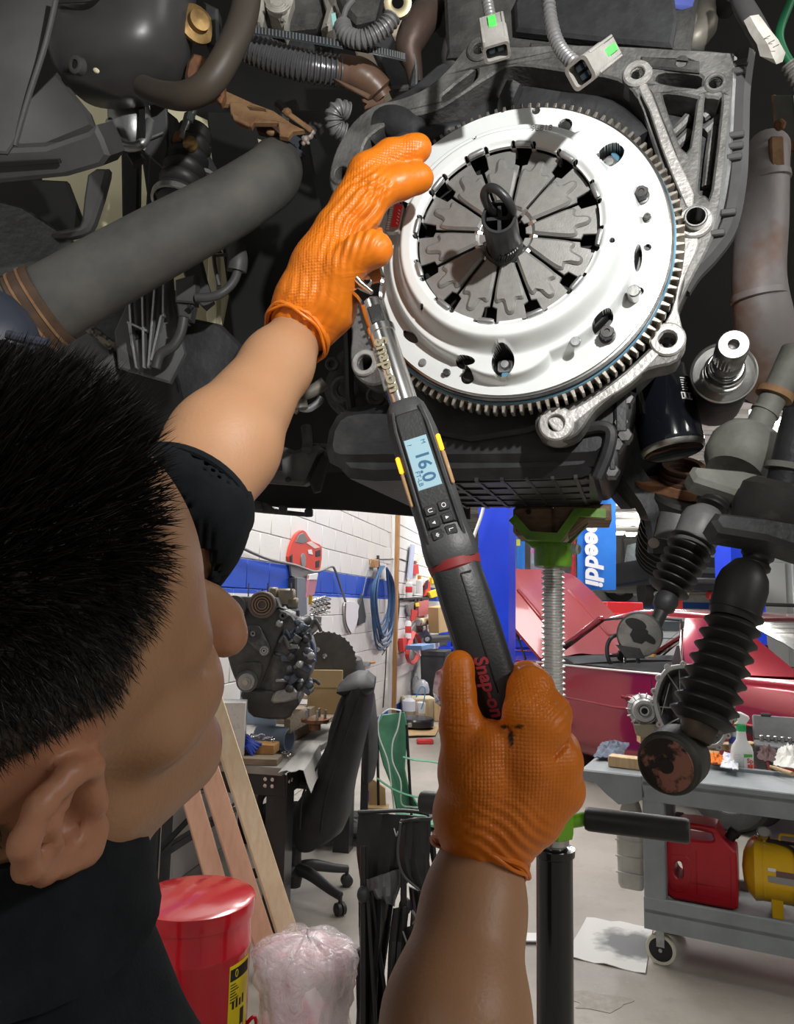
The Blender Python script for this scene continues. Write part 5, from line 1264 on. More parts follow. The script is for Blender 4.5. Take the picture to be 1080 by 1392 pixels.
wv = np.cross(dirv,rng.normal(0,1,(NS,3)));wv /= np.linalg.norm(wv,axis=1)[:,None]
wd = (.00016+.00022*top)[:,None]
a0 = root-wv*wd;a1 = root+wv*wd;mid = root+dirv*(ln*.55)[:,None];b0 = mid-wv*wd*.8;b1 = mid+wv*wd*.8;tip = mid+d2*(ln*.45)[:,None]
HP = np.stack([a0,a1,b1,b0,tip],1).reshape(-1,3);bi = np.arange(NS)[:,None]*5
HQ = np.concatenate([bi+np.array([[0,1,2]]),bi+np.array([[0,2,3]]),bi+np.array([[3,2,4]])])
nmesh('hair',to_w(HP),HQ,hairmat,man,kind='stuff',label='short spiky black hair faded at the sides')
# ---- forearm hairs
# ---- black shirt
sh = SDF((-.66,-.66,-.82),(.16,.14,.02),.0040)
NC2 = np.array((-.20,-.225,-.335))
sh.chain([SR+np.array((0,0,0)),NC2,SLh],[.068,.074,.066],.03)
sh.chain([np.array((-.24,-.36,-.36)),np.array((-.27,-.64,-.38))],[.136,.150],.04)
sh.chain([SLh,np.array((-.23,-.15,-.475)),LEb,lerp(LEb,LWr,.10)],[.062,.050,.0415,.0420],.02)
sh.chain([SR,lerp(SR,RE,.5)+np.array((.03,-.03,0)),lerp(SR,RE,.8)],[.064,.056,.050],.02)
sh.chain([np.array((-.172,-.200,-.335)),np.array((-.128,-.300,-.335)),np.array((-.11,-.38,-.335))],[.052,.055,.055],.02)
sh.ell(np.array((-.186,-.165,-.328)),(.056,.045,.062),None,.015)
sh.ell(hp_(-.012,0,.045),(.108,.088,.098),HA,.006,True)
sh.ell(hp_(.03,0,-.03),(.07,.066,.075),HA,.006,True)
ax = (LWr-LEb)/np.linalg.norm(LWr-LEb)      # clean hem: cut the sleeve square across the forearm, hollow inside
hemc = lerp(LEb,LWr,.115);sh.ell(hemc+ax*.06,(.06,.09,.09),np.stack([ax,np.cross(ax,(0,0,1.))/np.linalg.norm(np.cross(ax,(0,0,1.))),np.cross(ax,np.cross(ax,(0,0,1.))/np.linalg.norm(np.cross(ax,(0,0,1.))))]),.003,True)
sh.chain([lerp(LEb,LWr,-.05),lerp(LEb,LWr,.5)],[.0395,.0395],.003,True)
P,Fs = sh.mesh();P = smooth(P,Fs,6,.5)
w_ = np.sin(P[:,0]*60+P[:,1]*95+np.sin(P[:,2]*40)*2)*.0016+np.sin(P[:,1]*150+P[:,0]*70+np.sin(P[:,0]*50)*1.6)*.0007
P = P+np.stack([w_*.5,w_,w_*.8],1)
cloth = mat('black_shirt_cloth',(.009,.011,.013),.9,0,(.015,.018,.021),40,bump=.25,bscale=700,spec=.2)
nmesh('shirt',to_w(P),Fs,cloth,man,label='black short sleeved work shirt')
def cring(par,name,c,axis,r,rr,mm,ph=0.,wob=.0,n=48,ell=1.):      # rolled edge ring around a limb
    axis = V(tuple(axis)).normalized();xx,yy,_ = ortho(axis);pts = []
    for i in range(n):
        a = 2*PI*i/n;q = r*(1+wob*math.sin(a*3+ph)+wob*.6*math.sin(a*7+ph*2));pts.append(V(tuple(c))+xx*q*math.cos(a)+yy*q*ell*math.sin(a)+axis*(wob*r*1.6*math.sin(a*5+ph)))
    m = MB();m.tube(pts,rr,8,closed=True);return m.build(name,mm,par)
def W(p):return to_w(np.asarray(p)[None])[0]
def Wd(p):return np.asarray(p) @ MW3
# collar: two turned-down leaves around the neck
G = []
for i in range(25):
    a = -2.4+4.8*i/24;c = NC2+np.array((.024,.074,.008));row = []
    for (r,dy) in ((.045,.026),(.053,.026),(.061,.006),(.067,-.024)):
        row.append(V(tuple(W(c+np.array((r*math.sin(a+.9),dy-.012*math.cos(a),r*math.cos(a+.9)))))))
    G.append(row)
m = MB();m.sheet(G,.003);m.build('collar',cloth,man)
# sleeve hem ring
hc = lerp(LEb,LWr,.115);cring(man,'sleeve_hem',W(hc),Wd(ax),.0415,.0028,cloth)
hc = lerp(LEb,LWr,.02);cring(man,'sleeve_seam',W(hc),Wd(ax),.0440,.0012,cloth)
# ---- gloves
def glove_mat(name,c1,c2):
    m = bpy.data.materials.new(name);m.use_nodes = True;nt = m.node_tree;N = nt.nodes;L = nt.links;b = N['Principled BSDF']
    b.inputs['Roughness'].default_value = .40;b.inputs['Specular IOR Level'].default_value = .4
    b.inputs['Subsurface Weight'].default_value = .05;b.inputs['Subsurface Radius'].default_value = (.006,.003,.001);b.inputs['Subsurface Scale'].default_value = 1.
    tc = N.new('ShaderNodeTexCoord');n1 = N.new('ShaderNodeTexNoise');n1.inputs['Scale'].default_value = 26;n1.inputs['Detail'].default_value = 4;L.new(tc.outputs['Object'],n1.inputs[0])
    mx = N.new('ShaderNodeMix');mx.data_type = 'RGBA';mx.inputs[6].default_value = (*c1,1);mx.inputs[7].default_value = (*c2,1);L.new(n1.outputs['Fac'],mx.inputs[0]);cur = mx.outputs[2]
    at_ = N.new('ShaderNodeAttribute');at_.attribute_name = 'grease';m2 = N.new('ShaderNodeMix');m2.data_type = 'RGBA';L.new(cur,m2.inputs[6]);m2.inputs[7].default_value = (.02,.012,.008,1);L.new(at_.outputs['Fac'],m2.inputs[0])
    L.new(m2.outputs[2],b.inputs['Base Color'])
    ag = N.new('ShaderNodeAttribute');ag.attribute_name = 'grip'
    vo = N.new('ShaderNodeTexVoronoi');vo.inputs['Scale'].default_value = 430;vo.inputs['Randomness'].default_value = .12;L.new(tc.outputs['Object'],vo.inputs['Vector'])
    mu = N.new('ShaderNodeMath');mu.operation = 'MULTIPLY';L.new(vo.outputs['Distance'],mu.inputs[0]);L.new(ag.outputs['Fac'],mu.inputs[1])
    bp = N.new('ShaderNodeBump');bp.inputs['Strength'].default_value = .55;bp.inputs['Distance'].default_value = .0016;bp.invert = True;L.new(mu.outputs[0],bp.inputs['Height'])
    n2 = N.new('ShaderNodeTexNoise');n2.inputs['Scale'].default_value = 55;n2.inputs['Detail'].default_value = 2;n2.inputs['Distortion'].default_value = 1.6;L.new(tc.outputs['Object'],n2.inputs[0])
    b2 = N.new('ShaderNodeBump');b2.inputs['Strength'].default_value = .22;b2.inputs['Distance'].default_value = .004;L.new(n2.outputs['Fac'],b2.inputs['Height']);L.new(bp.outputs[0],b2.inputs['Normal'])
    L.new(b2.outputs[0],b.inputs['Normal']);return m
orange = glove_mat('orange_nitrile',(.74,.20,.010),(.66,.16,.007))
def glove(spec,lo,hi,wrist,wrad,creases,name,lab,gripf,greasef=None):
    S = SDF(lo,hi,.0013)
    hand(S,spec,1.03,.0055)
    S.chain([cpt(*wrist[0]),cpt(*wrist[1])],wrad,.010)
    for a,b,r in creases:S.cap(cpt(*a),cpt(*b),r,r*.6,.003,True)
    P,Fg = S.mesh();P = smooth(P,Fg,4,.5)
    d = -P[:,2];px = 540+P[:,0]/d*F;py = 696-P[:,1]/d*F
    # fine gathered wrinkles running along the hand, strongest near joints and cuff
    for (cx,cy,rad,amp,ang,fr_) in gripf['wr']:
        q = np.clip(1-np.hypot(px-cx,py-cy)/rad,0,1);t = (px-cx)*math.cos(ang)+(py-cy)*math.sin(ang);t2 = -(px-cx)*math.sin(ang)+(py-cy)*math.cos(ang)
        wv_ = np.sin(t*fr_+np.sin(t2*.07)*1.4)*amp*q;n_ = P-np.array((0,0,0));P = P+np.stack([wv_*.25,wv_*.25,wv_],1)
    grip = np.zeros(len(P))
    for (cx,cy,rx,ry,an) in gripf['grip']:
        u_ = (px-cx)*math.cos(an)+(py-cy)*math.sin(an);v_ = -(px-cx)*math.sin(an)+(py-cy)*math.cos(an)
        grip = np.maximum(grip,np.clip(1.6-1.6*np.hypot(u_/rx,v_/ry),0,1))
    gr = np.zeros(len(P))
    for (cx,cy,rx,ry) in (greasef or []):
        gr = np.maximum(gr,np.clip(2.2-2.2*np.hypot((px-cx)/rx,(py-cy)/ry)+.5*np.sin(px*.9)*np.sin(py*.8),0,1))
    return nmesh(name,to_w(P),Fg,orange,man,{'grip':grip,'grease':gr},label=lab)
def crange(spec,pad=.03):
    Q = np.array([cpt(*q[:3]) for ch in spec for q in ch]);return Q.min(0)-pad,Q.max(0)+pad
lo,hi = crange(LEFT,.034)
gl1 = glove(LEFT,lo,hi,((402,426,.613),(428,442,.612)),(.0190,.0195),[((500,300,.588),(520,272,.588),.0025)],'glove',
            'textured orange glove on the raised left hand',
            {'wr':[(490,290,55,.0016,.55,.55),(420,430,75,.0013,.35,.45),(500,250,40,.0011,.9,.7),(470,330,50,.0012,.2,.6),(520,258,26,.0010,.1,.6)],'grip':[(440,330,40,90,.45),(530,212,60,18,-.4),(480,250,30,40,.5),(415,380,30,60,.4)]})
lo,hi = crange(RIGHT,.034)
gl2 = glove(RIGHT,lo,hi,((636,1106,.494),(680,1132,.494)),(.0220,.0235),[((770,1010,.472),(752,1030,.466),.0020)],'glove',
            'textured orange glove with grease stains on the lower right hand',
            {'wr':[(690,1150,80,.0012,-.95,.42),(640,1120,60,.0008,1.2,.5),(612,990,30,.0008,1.57,.6),(750,960,40,.0008,.6,.6)],'grip':[(690,1060,110,110,0),(620,960,22,80,0),(720,950,50,50,0)]},
            [(695,1003,5,16),(688,988,8,4),(705,988,9,3)])
# rolled cuffs
for par,c,lx,ly,r,ph in ((gl1,cpt(405,451,.608),68,40,.0278,.4),(gl2,cpt(655,1157,.496),114,55,.0330,1.7)):
    n_ = math.hypot(lx,ly);a = Wd(np.array((-ly/n_,-lx/n_,+.65 if par is gl1 else .55)))
    for j,(o_,rr,k) in enumerate(((.002,.0022,1.),(-.002,.0013,.99),(.0055,.0013,1.0))):
        cring(par,'cuff_roll',W(c)+a/np.linalg.norm(a)*o_,a,r*k,rr,orange,ph+j*.8,.022)
    m = MB();ax_ = V(tuple(a)).normalized();xx,yy,_ = ortho(ax_);rg = []
    for h,k in ((-.016,.93),(-.008,.97),(0,1.0),(.004,1.01)):
        rg.append([V(tuple(W(c)))+ax_*h+(xx*math.cos(t)+yy*math.sin(t))*r*k*(1+.022*math.sin(3*t+ph)+.012*math.sin(11*t)) for t in [2*PI*q/64 for q in range(64)]])
    m.loft(rg,caps=False);m.build('cuff',orange,par,raw=True)
# ================================================================== the shop: shell
def attr_nodes():pass
conc = bpy.data.materials.new('concrete_floor');conc.use_nodes = True
def _conc(m):
    nt = m.node_tree;N = nt.nodes;L = nt.links;b = N['Principled BSDF'];g = N.new('ShaderNodeNewGeometry');cur = None
    for sc,c1,c2,lo,hi in ((1.3,(.40,.37,.325,1),(.31,.285,.25,1),.40,.62),(9,None,(.30,.275,.24,1),.56,.74),(55,None,(.45,.42,.38,1),.60,.75)):
        n = N.new('ShaderNodeTexNoise');n.inputs['Scale'].default_value = sc;n.inputs['Detail'].default_value = 6;n.inputs['Roughness'].default_value = .6;L.new(g.outputs['Position'],n.inputs[0])
        r = N.new('ShaderNodeMapRange');r.inputs[1].default_value = lo;r.inputs[2].default_value = hi;L.new(n.outputs['Fac'],r.inputs[0])
        mx = N.new('ShaderNodeMix');mx.data_type = 'RGBA';L.new(r.outputs[0],mx.inputs[0])
        if c1:mx.inputs[6].default_value = c1
        else:L.new(cur,mx.inputs[6])
        mx.inputs[7].default_value = c2;cur = mx.outputs[2]
    L.new(cur,b.inputs['Base Color']);b.inputs['Roughness'].default_value = .38
    n = N.new('ShaderNodeTexNoise');n.inputs['Scale'].default_value = 90;L.new(g.outputs['Position'],n.inputs[0]);bp = N.new('ShaderNodeBump');bp.inputs['Strength'].default_value = .12;bp.inputs['Distance'].default_value = .003;L.new(n.outputs['Fac'],bp.inputs['Height']);L.new(bp.outputs[0],b.inputs['Normal'])
_conc(conc)
m = MB();m.box((3.0,12.0,-.05),(22,34,.10),None,0);m.build('floor',conc,kind='structure')
# left wall: painted block courses with a blue band; frame along the wall
W0 = V((-1.07,4.5,0));WD = V((1.07,5.0,0)).normalized();WNm = V((WD.y,-WD.x,0))      # normal into the shop
def wl(s_,z,o=0.):return W0+WD*s_+V((0,0,z))+WNm*o
wallm = bpy.data.materials.new('painted_block');wallm.use_nodes = True
def _wall(m):
    nt = m.node_tree;N = nt.nodes;L = nt.links;b = N['Principled BSDF'];b.inputs['Roughness'].default_value = .5
    g = N.new('ShaderNodeNewGeometry');sp = N.new('ShaderNodeSeparateXYZ');L.new(g.outputs['Position'],sp.inputs[0])
    def band(a,c):
        p = N.new('ShaderNodeMath');p.operation = 'GREATER_THAN';p.inputs[1].default_value = a;L.new(sp.outputs['Z'],p.inputs[0])
        q = N.new('ShaderNodeMath');q.operation = 'LESS_THAN';q.inputs[1].default_value = c;L.new(sp.outputs['Z'],q.inputs[0])
        r = N.new('ShaderNodeMath');r.operation = 'MULTIPLY';L.new(p.outputs[0],r.inputs[0]);L.new(q.outputs[0],r.inputs[1]);return r
    b1 = band(1.54,1.765);b2 = band(-1,.20);yy_ = N.new('ShaderNodeMath');yy_.operation = 'GREATER_THAN';yy_.inputs[1].default_value = 7.2;L.new(sp.outputs['Y'],yy_.inputs[0]);b3 = N.new('ShaderNodeMath');b3.operation = 'MULTIPLY';L.new(b2.outputs[0],b3.inputs[0]);L.new(yy_.outputs[0],b3.inputs[1]);b2 = b3;ad = N.new('ShaderNodeMath');ad.operation = 'ADD';L.new(b1.outputs[0],ad.inputs[0]);L.new(b2.outputs[0],ad.inputs[1])
    n = N.new('ShaderNodeTexNoise');n.inputs['Scale'].default_value = 2.2;n.inputs['Detail'].default_value = 5;L.new(g.outputs['Position'],n.inputs[0])
    mx = N.new('ShaderNodeMix');mx.data_type = 'RGBA';mx.inputs[6].default_value = (.84,.83,.80,1);mx.inputs[7].default_value = (.72,.70,.66,1);L.new(n.outputs['Fac'],mx.inputs[0])
    m2 = N.new('ShaderNodeMix');m2.data_type = 'RGBA';L.new(ad.outputs[0],m2.inputs[0]);L.new(mx.outputs[2],m2.inputs[6]);m2.inputs[7].default_value = (.012,.085,.56,1);L.new(m2.outputs[2],b.inputs['Base Color'])
    n = N.new('ShaderNodeTexNoise');n.inputs['Scale'].default_value = 70;L.new(g.outputs['Position'],n.inputs[0]);bp = N.new('ShaderNodeBump');bp.inputs['Strength'].default_value = .3;bp.inputs['Distance'].default_value = .004;L.new(n.outputs['Fac'],bp.inputs['Height']);L.new(bp.outputs[0],b.inputs['Normal'])
_wall(wallm)
m = MB();m.add([wl(-4.5,-.1,-.12),wl(9.0,-.1,-.12),wl(9.0,3.9,-.12),wl(-4.5,3.9,-.12),wl(-4.5,-.1,-.012),wl(9.0,-.1,-.012),wl(9.0,3.9,-.012),wl(-4.5,3.9,-.012)],[(0,1,2,3),(7,6,5,4),(0,4,5,1),(1,5,6,2),(2,6,7,3),(3,7,4,0)])
wallL = m.build('wall_left',wallm,kind='structure')
bk = MB();bk.box((.1975,0,.0985),(.390,.012,.192),None,.004)
Xs = []
for r in range(13):
    for c in range(-3,13):
        s_ = c*.397+(.198 if r % 2 else 0)
        if s_ < -1.2 or s_+.397 > 4.92:continue
        z = r*.1965
        if z > 2.45:continue
        Xs.append(M(((WD.x,-WNm.x,0,0),(WD.y,-WNm.y,0,0),(0,0,1,0),(0,0,0,1))))
        p = wl(s_,z,.0);Xs[-1] = Xs[-1].copy();Xs[-1].translation = p
pieces('block',wallm,bk,Xs,wallL)
# wooden post at the wall end, then a slat wall of tools
m = MB();m.bar(wl(4.96,-.0,.02),wl(4.96,2.9,.02),.07,.10,WNm,.004);m.build('trim_1',mat('post_wood',(.46,.25,.10),.55,0,(.36,.18,.065),8,stretch=(6,6,.6)),kind='structure')
m = MB();m.bar(wl(4.90,-.0,.005),wl(4.90,2.9,.005),.05,.04,WNm,.004);m.build('trim_2',mat('post_white',(.80,.79,.76),.5),kind='structure')
slat = MB();slat.box((0,0,0),(2.6,.014,.143),None,.004)
slm = mat('slat_white',(.80,.80,.78),.4)
m = MB();m.add([wl(5.02,-.1,-.12),wl(7.9,-.1,-.12),wl(7.9,3.2,-.12),wl(5.02,3.2,-.12),wl(5.02,-.1,-.014),wl(7.9,-.1,-.014),wl(7.9,3.2,-.014),wl(5.02,3.2,-.014)],[(0,1,2,3),(7,6,5,4),(0,4,5,1),(1,5,6,2),(2,6,7,3),(3,7,4,0)])
wS = m.build('wall_slatted',mat('slat_groove',(.35,.35,.34),.6),kind='structure')
Xs = []
for r in range(14):
    X = M(((WD.x,-WNm.x,0,0),(WD.y,-WNm.y,0,0),(0,0,1,0),(0,0,0,1)));X.translation = wl(6.38,.62+r*.152,0);Xs.append(X)
pieces('slat',slm,slat,Xs,wS)
# back wall, right wall, ceiling
bw = mat('back_wall_white',(.70,.71,.70),.6,0,(.62,.63,.62),1.2)
m = MB();m.box((5,26.1,1.9),(26,.2,4.2),None,0);wb = m.build('wall_back',bw,kind='structure')
m = MB()
for k in range(22):
    m = MB();m.box((1.5+k*.62,25.985,1.95),(.58,.05,3.7),None,.012);m.build('wall_panel',bw,wb)
m = MB();m.box((6.0,25.93,1.62),(14,.05,.22),None,.005);m.build('blue_wall_band',mat('band_blue',(.03,.14,.55),.5),wb)
m = MB();m.box((13.2,12,1.9),(.2,28,4.2),None,0);m.build('wall_right',bw,kind='structure')
cm = mat('ceiling_deck',(.52,.50,.46),.6,.1,(.42,.40,.37),2)
m = MB();m.box((5,13,3.98),(26,27,.10),None,0);ce = m.build('ceiling',cm,kind='structure')
bmx = MB();bmx.box((0,0,0),(24,.09,.075),None,.01)
pieces('deck_rib',cm,bmx,[M.Translation((5,5+k*.55,3.90)) for k in range(38)],ce)
trm = mat('truss_steel',(.30,.29,.27),.5,.3)
for k,y in enumerate((6.2,9.0,12.0,15.5,19.5)):
    m = MB();m.bar((-3,y,3.84),(13,y,3.84),.06,.06);m.bar((-3,y,3.46),(13,y,3.46),.05,.05);m.build('truss',trm,ce,kind='stuff')
    m = MB()
    for j in range(28):m.bar((-3+j*.58,y,3.46 if j % 2 else 3.84),(-3+(j+1)*.58,y,3.84 if j % 2 else 3.46),.02,.02)
    m.build('truss_web',trm,ce,kind='stuff')
glow = mat('tube_glow',(1,.98,.94),.3,emit=9.0)
white_metal = mat('white_fixture',(.8,.8,.78),.4)
def fixture(p,L,lab,ang=0.,w=.16):
    t = thing('ceiling_light',lab,'light',p);c,s_ = math.cos(ang),math.sin(ang);d = V((c,s_,0))
    p = V(p);m = MB();m.bar(p-d*L/2+V((0,0,.05)),p+d*L/2+V((0,0,.05)),w,.05);m.build('housing',white_metal,t)
    for o in (-.04,.04):
        q = V((-s_,c,0))*o;m = MB();m.tube([p-d*(L/2-.03)+q,p+d*(L/2-.03)+q],.022,10);m.build('tube',glow,t)
P_ = hit(1072,578,V((0,0,3.42)),V((0,0,1)));fixture(P_,1.25,'long bright fluorescent fitting at the right edge',.62)
for x,y,d,lab,L__ in ((842,726,19.5,'small bright ceiling fitting right of the green jack saddle, left one',.26),(858,728,19.7,'small bright ceiling fitting right of the green jack saddle, right one',.26),(983,716,14,'small bright ceiling fitting beside the joint cup of the left drive shaft',.5)):
    fixture(at(x,y,d),L__,lab,.1,.2)
for i,(x,y) in enumerate(((.2,5.0),(2.4,4.4),(3.4,6.6))):
    pass
# ================================================================== lifts, banners, boxes at the back
liftb = mat('lift_blue',(.012,.055,.70),.35,0,(.010,.045,.60),3)
def fbox(par,name,c,sz,mm,ang=0.,b=None,**kw):      # box standing at c (bottom centre), turned about z
    X = M.Translation(V(c)) @ M.Rotation(ang,4,'Z');m = MB();m.box((0,0,sz[2]/2),sz,X,b);return m.build(name,mm,par,**kw)
def lift(px,d,lab,w=.27,dep=.24,ang=.35,far=False):
    p = at(px,800,d);t = thing('lift_post',lab,'car lift',(p.x,p.y,0));X = M.Translation((p.x,p.y,0)) @ M.Rotation(ang,4,'Z')
    o = [(-w/2,-dep/2),(w/2,-dep/2),(w/2,dep/2),(w/2-.05,dep/2),(w/2-.05,-dep/2+.03),(-w/2+.05,-dep/2+.03),(-w/2+.05,dep/2),(-w/2,dep/2)]
    m = MB();m.prism(o,0,3.40,X,(),.004);m.build('post',liftb,t)
    m = MB();m.box((0,0,.01),(w*1.8,dep*1.8,.02),X);m.build('base_plate',liftb,t)
    m = MB();m.box((0,.03,1.0),(w*.5,dep*.6,.5),X,.01);m.build('carriage',mat('lift_dark',(.03,.03,.05),.5),t)
    return t,X
t,X = lift(676,6.2,'tall blue lift post with small white labels left of the open car hood',.26,.24,-.40)
for z,w_,h_ in ((1.36,.075,.075),(1.285,.045,.045)):
    m = MB();m.box((.0,-.122,z),(w_,.004,h_),X,.001);lb = m.build('label_plate',print_white,t)
    m = MB();m.box((0,-.1245,z-.012),(w_*.6,.002,h_*.3),X,0);m.build('label_print',mat('label_print',(.25,.35,.55),.5),lb)
m = MB();m.tube([(-2.5/2,0,0)][:0] or [at(658,690,6.0),at(648,705,6.0),at(643,730,6.02),at(648,760,6.05)],.012,6) if False else m.tube(path([(659,680,6.05),(655,700,6.05),(645,728,6.05),(640,745,6.05)]),.014,6);m.build('lift_hose',print_white,t)
lift(993,8.6,'blue lift post seen between the two drive shafts, farther back',.22,.22,.5)
t,X = lift(1028,10.5,'far blue and red lift post beside the right drive shaft',.17,.16,.3)
m = MB();m.box((0,-.085,2.0),(.05,.02,1.0),X);m.build('red_cover',mat('lift_red',(.62,.05,.04),.5),t)
# hanging banners (flat printed cloth)
def banner(pts,d,mm,lab,name='banner',marks=()):
    q = [at(*p,d) for p in pts];q[0].z = q[1].z = 3.925;t = thing(name,lab,'banner',q[0])
    G = [[q[0].lerp(q[3],j/8).lerp(q[1].lerp(q[2],j/8),i/4)+V((0,.015*math.sin(i*1.4+j),0)) for j in range(9)] for i in range(5)]
    m = MB();m.sheet(G,.004);m.build('cloth',mm,t);return t,q
bb = mat('banner_blue',(.03,.22,.74),.55,0,(.02,.17,.64),2)
t,q = banner([(784,655),(838,655),(838,802),(786,802)],9.2,bb,'tall blue banner with white slanted lettering behind the jack saddle')
ux = (q[1]-q[0]).normalized();uy = (q[0]-q[3]).normalized();nb = ux.cross(uy)
X = M(((-uy.x,ux.x,nb.x,0),(-uy.y,ux.y,nb.y,0),(-uy.z,ux.z,nb.z,0),(0,0,0,1)));X.translation = at(807,750,9.15)
txt('peeddi',.30,X,mat('banner_white',(.85,.87,.9),.5),t,'banner_lettering',.003,bold=.012,shear=.2)
for dx,c in ((0,(.85,.55,.25)),(9,(.25,.55,.62))):
    m = MB();m.bar(at(816+dx,654,9.14),at(818+dx,676,9.14),.07,.004,nb,0);m.build('banner_stripe',mat('stripe_%d' % dx,c,.5),t)
X2 = M(((ux.x,uy.x,nb.x,0),(ux.y,uy.y,nb.y,0),(ux.z,uy.z,nb.z,0),(0,0,0,1)));X2.translation = at(830,743,9.14)
banner([(690,683),(700,683),(702,780),(690,780)],9.6,mat('banner_dark',(.16,.17,.20),.6),'narrow dark grey banner beside the blue lift post')
t,q = banner([(702,684),(713,684),(714,785),(703,785)],9.8,bb,'narrow blue banner with a yellow patch behind the green saddle')
m = MB();m.bar(at(705,733,9.74),at(705,742,9.74),.05,.006,-_f,0);m.build('patch',mat('patch_yellow',(.75,.72,.10),.5),t)
t,q = banner([(722,735),(738,733),(742,784),(722,786)],10.2,mat('banner_grey',(.42,.44,.50),.6),'grey poster with pink and teal streaks left of the jack screw')
for k,(c,w_) in enumerate((((.75,.18,.50),.05),((.25,.65,.62),.09),((.80,.35,.62),.04))):
    m = MB();m.bar(at(723+k*3,748+k*13,10.13),at(737,757+k*12,10.13),w_,.005,-_f,0);m.build('streak',mat('streak_%d' % k,c,.5),t)
for px,lab,w_ in ((691,'red strip beside the blue lift post',8),(780,'red flag edge right of the green saddle',6)):
    t,q = banner([(px-w_/2,735),(px+w_/2,735),(px+w_/2,783),(px-w_/2,783)],9.9,mat('flag_red',(.72,.05,.06),.5),lab,'flag')
# blue tool chest and red tool chest
t = thing('tool_chest','blue tool chest with drawers low behind the lift post','tool chest',floor_at(715,985))
p = floor_at(722,976);X = M.Translation(p) @ M.Rotation(-.15,4,'Z');ORG[t.name] = p;t.location = p
m = MB();m.box((-.2,.25,.62),(.95,.5,1.24),X,.01);m.build('chest_body',liftb,t)
for k in range(7):
    m = MB();m.box((-.2,-.01,.22+k*.155),(.9,.03,.135),X,.006);dr = m.build('drawer',liftb,t)
    m = MB();m.box((-.2,-.03,.27+k*.155),(.84,.012,.014),X,.002);m.build('drawer_pull',chrome,dr)
m = MB();m.box((-.2,.25,1.27),(.9,.4,.05),X,.01);m.build('chest_top_mat',mat('wood_box',(.55,.40,.24),.6),t)
t = thing('tool_chest','red tool chest with a small sticker behind the car roof','tool chest',at(848,860,9.2));p = at(850,806,9.2)
X = M.Translation((p.x,p.y,0)) @ M.Rotation(.05,4,'Z');ORG[t.name] = V((p.x,p.y,0));t.location = (p.x,p.y,0)
redc = mat('chest_red',(.62,.03,.035),.35)
m = MB();m.box((0,.3,.79),(.46,.6,1.56),X,.01);m.build('chest_body',redc,t)
for k in range(8):
    m = MB();m.box((0,-.005,.20+k*.165),(.42,.03,.145),X,.006);m.build('drawer',redc,t)
m = MB();m.box((.02,-.025,1.42),(.2,.01,.05),X @ M.Rotation(-.2,4,'Y'),0);m.build('sticker',mat('sticker_teal',(.55,.68,.72),.5),t)
m = MB();m.ringlathe([(.035,-.004),(.05,-.004),(.05,.004),(.035,.004)],X @ V((.12,-.03,1.36)),(0,-1,0),16);m.build('sticker_ring',mat('sticker_purple',(.5,.15,.55),.5),t)
# dark car on the far lift
t = thing('car','dark car with red tail lamp raised on the far lift','car',at(950,800,14))
dk = mat('dark_car_paint',(.02,.022,.028),.2,.3,coat=.6);X = fr(at(955,797,14),V((1,0,0)),V((0,0,1)))
def lp(ps,fx=1):return ps
m = MB();m.loft([[X @ V((x*sc,y,z)) for x,z in ((-.8,.02),(-.84,.30),(-.80,.55),(.80,.55),(.84,.30),(.8,.02),(.6,-.08),(-.6,-.08))] for y,sc in ((0,1.),(.12,1.03),(1.5,1.05),(4.2,1.0))]);m.build('body',dk,t)
m = MB();m.loft([[X @ V((x,y+z*.5,z)) for x,z in ((-.72,.54),(-.56,.98),(.56,.98),(.72,.54))] for y in (.05,.1,2.2)]);m.build('rear_window',mat('dark_glass',(.06,.07,.075),.05,coat=.5),t)
for s_ in (-1,1):
    m = MB();m.loft([[X @ V((s_*(.38+a*.44),-.03-.02*(1-a)+.06*a,z)) for z in (.34,.50,.47,.36)] for a in (0,.5,1.)]);m.build('tail_lamp',mat('tail_red',(.75,.02,.02),.25,emit=.25),t)
    m = MB();m.tube([X @ V((s_*.82,1.0,-.10)),X @ V((s_*.66,1.0,-.10))],.30,20);m.build('wheel',black_rubber,t)
m = MB();m.box((0,-.02,.30),(.5,.02,.12),X,.01);m.build('plate_recess',mat('dark_glass',(0,0,0)),t)
m = MB();m.box((0,-.03,.10),(1.5,.08,.12),X,.03);m.build('bumper',mat('bumper_grey',(.06,.06,.065),.4),t)
for k in (-.5,.5):
    m = MB();m.box((k,.9,-.15),(.35,2.2,.06),X,.01);m.build('under_shield',mat('pale_under',(.35,.32,.28),.6),t)
t = thing('arm_pad','red lift arm pads under the raised dark car','lift arm',at(940,828,13.4))
zc = at(955,797,14).z-.262;qy = lambda x:819-(zc-1.5)*F/14.3+2
for a,b in (((912,qy(912)),(932,qy(932))),((962,qy(962)),(988,qy(988)))):
    m = MB();m.bar(at(*a,14.3)*1,at(*b,14.3),.16,.155,(0,0,1),.02);m.build('arm',mat('lift_red',(0,0,0)),t)
    c = (at(*a,14.3)+at(*b,14.3))/2;m = MB();m.box((c.x,c.y,c.z/2-.02),(.14,.14,c.z-.04),None,.01);m.build('column',mat('lift_red',(0,0,0)),t)
